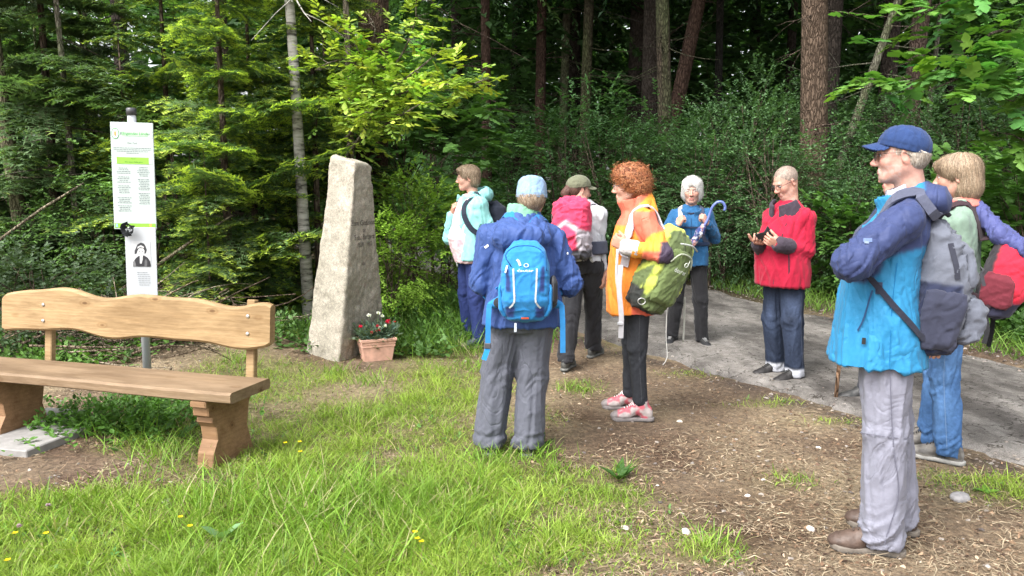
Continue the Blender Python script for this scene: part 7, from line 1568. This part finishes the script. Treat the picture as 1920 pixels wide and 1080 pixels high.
# ------------------------------------------------------------------ grass, litter, gravel and other small things on the ground
rg_ = np.random.default_rng(77)
def blades(P, H, W, col, rng, lean=.35, curl=.5):
    n = len(P); a = rng.random(n) * 6.283; d = np.stack([np.cos(a), np.sin(a), 0 * a], 1); b = rng.random(n) * 6.283; sd = np.stack([np.cos(b), np.sin(b), 0 * b], 1)
    k = lean * (.3 + 1.2 * rng.random(n)); c2 = curl * rng.random(n); rows = []
    for t, w in ((0, .8), (.35, 1.0), (.7, .7), (1, 0)):
        p = P + d * (H * (k * t + c2 * t * t))[:, None]; p[:, 2] += H * (t - .35 * c2 * t * t * (1 + k)); rows.append((p, w))
    V = np.stack([rows[0][0] - sd * (W * rows[0][1])[:, None], rows[0][0] + sd * (W * rows[0][1])[:, None], rows[1][0] - sd * (W * rows[1][1])[:, None], rows[1][0] + sd * (W * rows[1][1])[:, None], rows[2][0] - sd * (W * rows[2][1])[:, None], rows[2][0] + sd * (W * rows[2][1])[:, None], rows[3][0]], 1)
    F = np.array([(0, 1, 3), (0, 3, 2), (2, 3, 5), (2, 5, 4), (4, 5, 6)]); FF = (F[None] + (np.arange(n) * 7)[:, None, None]).reshape(-1, 3)
    C = np.repeat(col[:, None], 7, 1)
    return V.reshape(-1, 3), FF, C.reshape(-1, 3)
def sample(n, fx, dens):
    x, y = fx(n); k = rg_.random(len(x)) < dens(x, y); return x[k], y[k]
FEET = []
for o in bpy.data.objects:
    if o.name.startswith('shoe'):
        M = o.parent.matrix_basis; w = M @ o.location; FEET.append((w.x, w.y))
FEET = np.array(FEET)
def clear(x, y):                            # grass does not grow through shoes, stone, planter or bench feet
    ok = road_sd(x, y) > .05
    for fx, fy in FEET: ok &= ((x - fx) ** 2 + (y - fy) ** 2) > .07 ** 2
    for cx, cy, r in ((cen[0], cen[1], .33), (pp[0], pp[1], .15)): ok &= ((x - cx) ** 2 + (y - cy) ** 2) > r * r
    return ok
acc = Acc()
def near(n): Y = 2.5 + 5.8 * rg_.random(n) ** 1.25; px = rg_.uniform(-120, 2040, n); return (px - 960) / FPX * Y, Y
x, y = sample(380000, near, lambda x, y: np.clip(green(x, y) * 1.0 - .05, 0, 1) * (.35 + .65 * (n2(x, y, 9, 41) > .42)) * np.clip(3.2 / y, .25, 1) ** 0.8); k = clear(x, y); x, y = x[k], y[k]
g_ = green(x, y); n = len(x); tuft = n2(x, y, 7, 43); Hh = (.020 + .056 * g_ * np.clip(tuft * 1.9 - .3, .15, 1.3)) * (.5 + 1.0 * rg_.random(n)); Hh *= np.where(rg_.random(n) < .05, 1.9, 1)
tone = n2(x, y, 1.7, 47)[:, None]; base = np.array([.165, .275, .036]) * (1 - tone) + np.array([.28, .38, .060]) * tone; dryk = rg_.random(n) < (.06 + .24 * (1 - g_)); base[dryk] = np.array([.34, .285, .15]) * (.7 + .5 * rg_.random((int(dryk.sum()), 1)))
acc.add(*blades(np.stack([x, y, hgt(x, y) - .004], 1), Hh,   .0012 + .0013 * rg_.random(n), np.clip(base * (1 + .2 * rg_.normal(size=(n, 1))), .01, 1), rg_, .55, .8)); print('near blades', n)
# tall clumps
for px, py, m, hh, r in [(430, 960, 300, .20, .16), (640, 960, 340, .23, .2), (560, 1040, 300, .2, .2), (760, 1000, 300, .19, .18), (880, 930, 180, .14, .12), (1000, 860, 120, .12, .07), (930, 868, 110, .11, .06), (905, 862, 70, .12, .05), (1165, 890, 45, .11, .03), (1330, 1020, 70, .10, .06), (320, 860, 150, .16, .12), (250, 810, 160, .18, .14), (150, 960, 180, .12, .2), (690, 720, 90, .14, .08), (640, 700, 70, .14, .07),
                         (880, 660, 150, .22, .14), (820, 640, 200, .26, .2), (770, 660, 120, .2, .15), (860, 600, 160, .28, .2), (1080, 730, 80, .09, .08), (900, 690, 120, .14, .12), (1500, 900, 40, .06, .06), (60, 1000, 150, .13, .15), (380, 1060, 150, .13, .15), (950, 1060, 150, .13, .12), (1850, 905, 50, .06, .08), (440, 690, 40, .2, .08), (280, 760, 60, .2, .1), (1040, 880, 60, .09, .05)]:
    c = gp(px, py); x = c[0] + r * rg_.normal(size=m); y = c[1] + r * rg_.normal(size=m); k = clear(x, y); x, y = x[k], y[k]; n = len(x)
    base = np.array([.16, .28, .036]) * (1 + .25 * rg_.normal(size=(n, 1))); s_ = rg_.random(n) < .1; base[s_] = (.36, .33, .17)
    acc.add(*blades(np.stack([x, y, hgt(x, y) - .004], 1), hh * (.4 + .8 * rg_.random(n)), .0017 + .0019 * rg_.random(n), np.clip(base, .01, 1), rg_, .45, .75))
# verge beyond the road and forest edge
def verge(n): i = rg_.integers(0, NS, n); o_ = RF[i] + ax_[i] * (.22 + .95 * rg_.random(n) ** 1.3)[:, None]; return o_[:, 0], o_[:, 1]
x, y = verge(16000); k = (y > 3) & (y < 16); x, y = x[k], y[k]; n = len(x)
acc.add(*blades(np.stack([x, y, hgt(x, y)], 1), (.08 + .20 * rg_.random(n)) * (.3 + 1.2 * n2(x, y, 2.5, 3)), .003 + .003 * rg_.random(n), np.clip(np.array([.13, .23, .04]) * (1 + .25 * rg_.normal(size=(n, 1))), .01, 1), rg_, .45, .7))
x = -1.0 + 1.3 * rg_.normal(size=7000) * .6; y = 8.2 + 1.3 * rg_.normal(size=7000); k = clear(x, y) & (y > 6.9) & (y < 12); x, y = x[k], y[k]; n = len(x)
acc.add(*blades(np.stack([x, y, hgt(x, y)], 1), .08 + .28 * rg_.random(n), .003 + .003 * rg_.random(n), np.clip(np.array([.10, .20, .035]) * (1 + .25 * rg_.normal(size=(n, 1))), .01, 1), rg_, .4, .7))
o = obj('grass', acc.mesh('grass', M_grass, True)); tagp(o, 'fresh green tufted grass of the clearing and verges', 'grass', kind='stuff')
# clover and small weeds in the grass
acc = Acc(); x, y = sample(9000, near, lambda x, y: np.clip(green(x, y) - .1, 0, 1) * (n2(x, y, 4, 61) > .5)); k = clear(x, y); x, y = x[k], y[k]; n = len(x); D = rg_.normal(size=(n, 3)); D[:, 2] = .5 + np.abs(D[:, 2]) * .5
sprays(acc, np.stack([x, y, hgt(x, y)], 1), D, .02 + .03 * rg_.random(n), LEAF_OVAL, .020, np.array([.12, .22, .05]), rg_, 4, .8, .1)
o = obj('weeds', acc.mesh('weeds', M_leaf)); tagp(o, 'small clover and weed leaves among the grass', 'weeds', kind='stuff')
def rosette(label, px, py, n, L, col, leaf=LEAF_OVAL, up=.35, name='weed_plant'):
    c = gp(px, py); a = np.arange(n) * 2.4 + rg_.random(n); D = np.stack([np.cos(a), np.sin(a), up + .3 * rg_.random(n)], 1); ac = empty(name, (c[0], c[1], gz(c[0], c[1]))); tagp(ac, label, 'plant')
    V, F = leaf
    for i in range(n):
        R_ = basis(D[i:i + 1])[0]; W = (V * np.array([1, .9, 1])) @ R_.T * L * (.7 + .5 * rg_.random()) ; obj('leaf', mesh_np('leaf', W, F, np.broadcast_to(np.array(col) * (.85 + .3 * rg_.random()), W.shape), True, M_leaf), ac)
rosette('large pale dock leaf in the foreground grass', 415, 1010, 3, .13, (.20, .34, .16), up=.9)
rosette('dark green broad bladed tuft right of the grey trousers', 1160, 900, 9, .13, (.05, .12, .025), LEAF_LANCE, .6)
rosette('dark green bladed tuft beside the right boot', 1010, 845, 8, .14, (.04, .10, .025), LEAF_LANCE, .9)
rosette('small bright weed on bare soil at far right', 1850, 925, 6, .055, (.13, .28, .04), up=.25)
# buttercups and clover heads
BCUP = ['left one of the two upper buttercups right of the bench foot', 'right one of the two upper buttercups right of the bench foot', 'lowest of the three buttercups right of the bench foot', 'buttercup right of the pink clover at lower left', 'small buttercup below the pink clover near the left edge', 'buttercup in the bottom left corner', 'upper of two buttercups left of the pale dock leaf', 'lower of two buttercups left of the pale dock leaf', 'topmost of three buttercups below the grey trousers', 'middle one of three buttercups below the grey trousers', 'lowest of three buttercups below the grey trousers']
for i, (px, py, z) in enumerate([(535, 832, .12), (562, 830, .13), (563, 850, .10), (86, 996, .12), (28, 998, .1), (14, 1048, .1), (338, 968, .12), (356, 984, .1), (778, 996, .1), (782, 1008, .09), (790, 1014, .08)]):
    c = gp(px, py, z); e = empty('buttercup', (c[0], c[1], gz(c[0], c[1]))); tagp(e, BCUP[i], 'flower', 'yellow buttercups in the grass')
    MB().tube([(0, 0, 0), (.004, 0, z * .5), (0, 0, z)], .0012, 4, (.12, .2, .04)).build('stem', M_leaf, e)
    for k in range(5):
        a = k * 1.257; d = np.array([math.cos(a), math.sin(a), .35]); s_ = np.array([-d[1], d[0], 0]); MB().add([(0, 0, z), d * .008 + s_ * .006 + [0, 0, z], d * .013 + [0, 0, z], d * .008 - s_ * .006 + [0, 0, z]], [(0, 1, 2, 3)], (.75, .55, .01)).build('petal', M_leaf, e)
for px, py, z, lab in [(36, 985, .13, 'pale pink clover head above the buttercups at the left edge'), (90, 945, .12, 'pale clover head standing higher up near the left edge')]:
    c = gp(px, py, z); e = empty('clover_flower', (c[0], c[1], gz(c[0], c[1]))); tagp(e, lab, 'flower', 'clover heads in the grass'); MB().tube([(0, 0, 0), (0, 0, z)], .0012, 4, (.12, .2, .04)).build('stem', M_leaf, e)
    a2 = bloom(24, .013); V = np.concatenate(a2.V) + np.array([0, 0, z]); obj('head', mesh_np('head', V, np.concatenate(a2.F), np.concatenate(a2.C) * np.array([.5, .35, .45]), False, M_leaf), e)
# dry straw, chips and leaf litter on the bare soil
def flakes(n, fx, dens, L, Wd, cols, name, label, tilt=.25, curve=.2):
    x, y = sample(n, fx, dens); k = clear(x, y); x, y = x[k], y[k]; n = len(x); a = rg_.random(n) * 6.283; d = np.stack([np.cos(a), np.sin(a), tilt * rg_.normal(size=n) * .5], 1); d = unit(d); s_ = unit(np.cross(d, np.array([0, 0, 1.0])) + .35 * rg_.normal(size=(n, 3)) * np.array([0, 0, 1])); l = L[0] + (L[1] - L[0]) * rg_.random(n) ** 1.6; w = Wd[0] + (Wd[1] - Wd[0]) * rg_.random(n)
    P = np.stack([x, y, hgt(x, y) + .003 + .5 * np.abs(d[:, 2]) * l], 1); b = (curve * l * rg_.normal(size=n))[:, None] * s_
    V = np.stack([P - d * (l / 2)[:, None] - s_ * (w * .6)[:, None], P - d * (l / 2)[:, None] + s_ * (w * .6)[:, None], P + b + s_ * w[:, None] + [0, 0, .002], P + b - s_ * w[:, None] + [0, 0, .002], P + d * (l / 2)[:, None] + s_ * (w * .4)[:, None], P + d * (l / 2)[:, None] - s_ * (w * .4)[:, None]], 1)
    F = (np.array([(0, 1, 2, 3), (3, 2, 4, 5)])[None] + (np.arange(n) * 6)[:, None, None]).reshape(-1, 4); c = np.array(cols)[rg_.integers(len(cols), size=n)] * (1 + .25 * rg_.normal(size=(n, 1)))
    o = obj(name, mesh_np(name, V.reshape(-1, 3), F, np.repeat(np.clip(c, .01, 1)[:, None], 6, 1).reshape(-1, 3), False, M_litter)); tagp(o, label, 'litter', kind='stuff')
bare = lambda x, y: np.clip(1.05 - green(x, y), .0, 1) * np.clip(3.6 / y, .25, 1) * (.25 + .75 * (n2(x, y, 3.0, 91) > .42))
flakes(60000, near, bare, (.02, .10), (.0009, .0019), [(.26, .205, .135), (.34, .28, .19), (.2, .14, .09), (.13, .09, .06)], 'dry_straw', 'dry straw and grass stalks lying on the bare soil')
flakes(30000, near, bare, (.008, .03), (.003, .008), [(.24, .17, .11), (.13, .08, .05), (.08, .05, .035), (.30, .23, .16), (.2, .13, .08)], 'leaf_litter', 'brown leaf litter and wood chips on the bare soil', .5)
def forest_floor(n): Y = 7 + 6 * rg_.random(n); px = rg_.uniform(-60, 900, n); return (px - 960) / FPX * Y, Y
flakes(9000, forest_floor, lambda x, y: .9 + 0 * x, (.03, .09), (.006, .016), [(.20, .13, .07), (.11, .07, .045), (.28, .2, .12)], 'fallen_leaves', 'brown fallen leaves under the trees at left', .5)
def pebbles(n, fx, dens, r0, r1, cols, name, label):
    x, y = sample(n, fx, dens); n = len(x); r = r0 + (r1 - r0) * rg_.random(n) ** 3; V0 = unit(np.array([(1, 0, 0), (-1, 0, 0), (0, 1, 0), (0, -1, 0), (0, 0, 1), (0, 0, -1), (1, 1, 1), (-1, 1, 1), (1, -1, 1), (-1, -1, 1)]))
    V0[:, 2] *= .6; F0 = np.array([(0, 6, 8), (0, 2, 6), (2, 7, 6), (2, 1, 7), (1, 9, 7), (1, 3, 9), (3, 8, 9), (3, 0, 8), (4, 8, 6), (4, 6, 7), (4, 7, 9), (4, 9, 8), (5, 0, 3), (5, 2, 0), (5, 1, 2), (5, 3, 1)])
    A_ = rg_.random(n) * 6.28; R_ = np.zeros((n, 3, 3)); R_[:, 0, 0] = np.cos(A_); R_[:, 0, 1] = -np.sin(A_); R_[:, 1, 0] = np.sin(A_) * (.6 + .4 * rg_.random(n)); R_[:, 1, 1] = np.cos(A_); R_[:, 2, 2] = .5 + .5 * rg_.random(n)
    c = np.array(cols)[rg_.integers(len(cols), size=n)] * (1 + .2 * rg_.normal(size=(n, 1))); z = np.where(road_sd(x, y) < 0, .016, hgt(x, y)); W, F, C = scatter((V0, F0), np.stack([x, y, z + r * .1], 1), R_, r, np.clip(c, .02, 1)); W += (.12 * rg_.normal(size=W.shape)) * np.repeat(r, 10)[:, None]
    o = obj(name, mesh_np(name, W, F, C, False, M_litter)); tagp(o, label, 'gravel', kind='stuff')
pebbles(16000, near, lambda x, y: np.clip(1.0 - green(x, y), 0, 1) * (.12 + .88 * np.exp(-((road_sd(x, y) - .08) / .18) ** 2)) * (road_sd(x, y) > -.35), .003, .016, [(.24, .21, .18), (.18, .15, .13), (.30, .27, .24), (.13, .11, .10)], 'gravel', 'loose gravel along the road edge and on the soil')
def fverge(n): i = rg_.integers(0, NS, n); o_ = RF[i] + ax_[i] * rg_.uniform(-.45, .4, n)[:, None]; return o_[:, 0], o_[:, 1]
pebbles(7000, fverge, lambda x, y: 1.0 * (y > 3) * (y < 16), .004, .018, [(.13, .11, .10), (.19, .16, .14), (.25, .22, .2), (.08, .065, .055)], 'gravel', 'dark loose gravel along the far road edge')
# larger stones one can pick out
for px, py, r, c, lab in [(1800, 938, .045, (.26, .25, .25), 'fist sized grey stone on the soil at far right'), (1286, 998, .022, (.55, .52, .48), 'pale pebble beside the grass tuft in front'), (1172, 990, .017, (.5, .47, .43), 'pale flat pebble on dark soil in the centre foreground'), (1520, 992, .02, (.6, .56, .52), 'white chip left of the brown shoes'), (1535, 838, .014, (.6, .56, .5), 'white pebble near the road edge'), (1402, 925, .013, (.6, .57, .55), 'small white pebble in the middle of the bare soil'), (1275, 785, .018, (.5, .44, .36), 'pale stone right of the pink shoes'), (310, 942, .02, (.5, .47, .42), 'pale stone in the grass before the bench'), (1700, 905, .03, (.33, .31, .29), 'grey stone behind the brown shoes')]:
    p = gp(px, py); q = [ell((0, 0, r * .25), (r * 1.2, r * .85, r * .6), Rot(rg_.random() * 3), 0)]
    o = sdf_obj('stone', q, r / 6, M_litter, None, c, lambda V, N, r=r: (fbm(V, .9 / r, int(r * 1e4)) - .5) * r * .6, loc=(p[0], p[1], gz(p[0], p[1]) - .002)); tagp(o, lab, 'stone')
# pile of cut twigs behind the bench
mb = MB(); rb_ = np.random.default_rng(9); c = at(275, 545, 6.6)
for i in range(150):
    L = rb_.uniform(.4, 1.5); a = rb_.normal(.15, .7); d = np.array([math.cos(a), math.sin(a) * .8, rb_.normal(.0, .22)]); p0 = np.array([c[0] + rb_.normal(0, .42), c[1] + rb_.normal(.15, .3), abs(rb_.normal(.18, .16)) + .04]); q = np.linspace(-.5, .5, 6)[:, None]; b = rb_.normal(0, .10, 3)
    pts = p0 + d * q * L + b * (q * 2) ** 2; pts[:, 2] = np.maximum(pts[:, 2], .02); mb.tube(pts, np.linspace(.009, .003, 6) * rb_.uniform(.5, 1.2), 5, np.array([(.22, .17, .12), (.30, .25, .19), (.13, .095, .07)][rb_.integers(3)]) * rb_.uniform(.8, 1.2), cap=False)
o = mb.build('brush_pile', M_bark, None, True); tagp(o, 'tangled pile of cut grey twigs left of the notice post', 'brush pile', kind='stuff')
for px, py, Y, L, tz, lab in [(330, 470, 7.4, 1.2, .75, 'broken mossy branch leaning up behind the brush pile'), (20, 430, 7.6, 1.6, 1.0, 'pale bare branch leaning at the left edge')]:
    p = at(px, py, Y); o = MB().tube([(-.45 * L, 0, -.5 * tz), (-.1 * L, .03, -.12 * tz), (.2 * L, 0, .2 * tz), (.45 * L, .05, .45 * tz)], [.02, .017, .013, .008], 8, (.2, .17, .12)).build('dead_branch', M_bark, None, True, (p[0], p[1], p[2])); tagp(o, lab, 'branch')
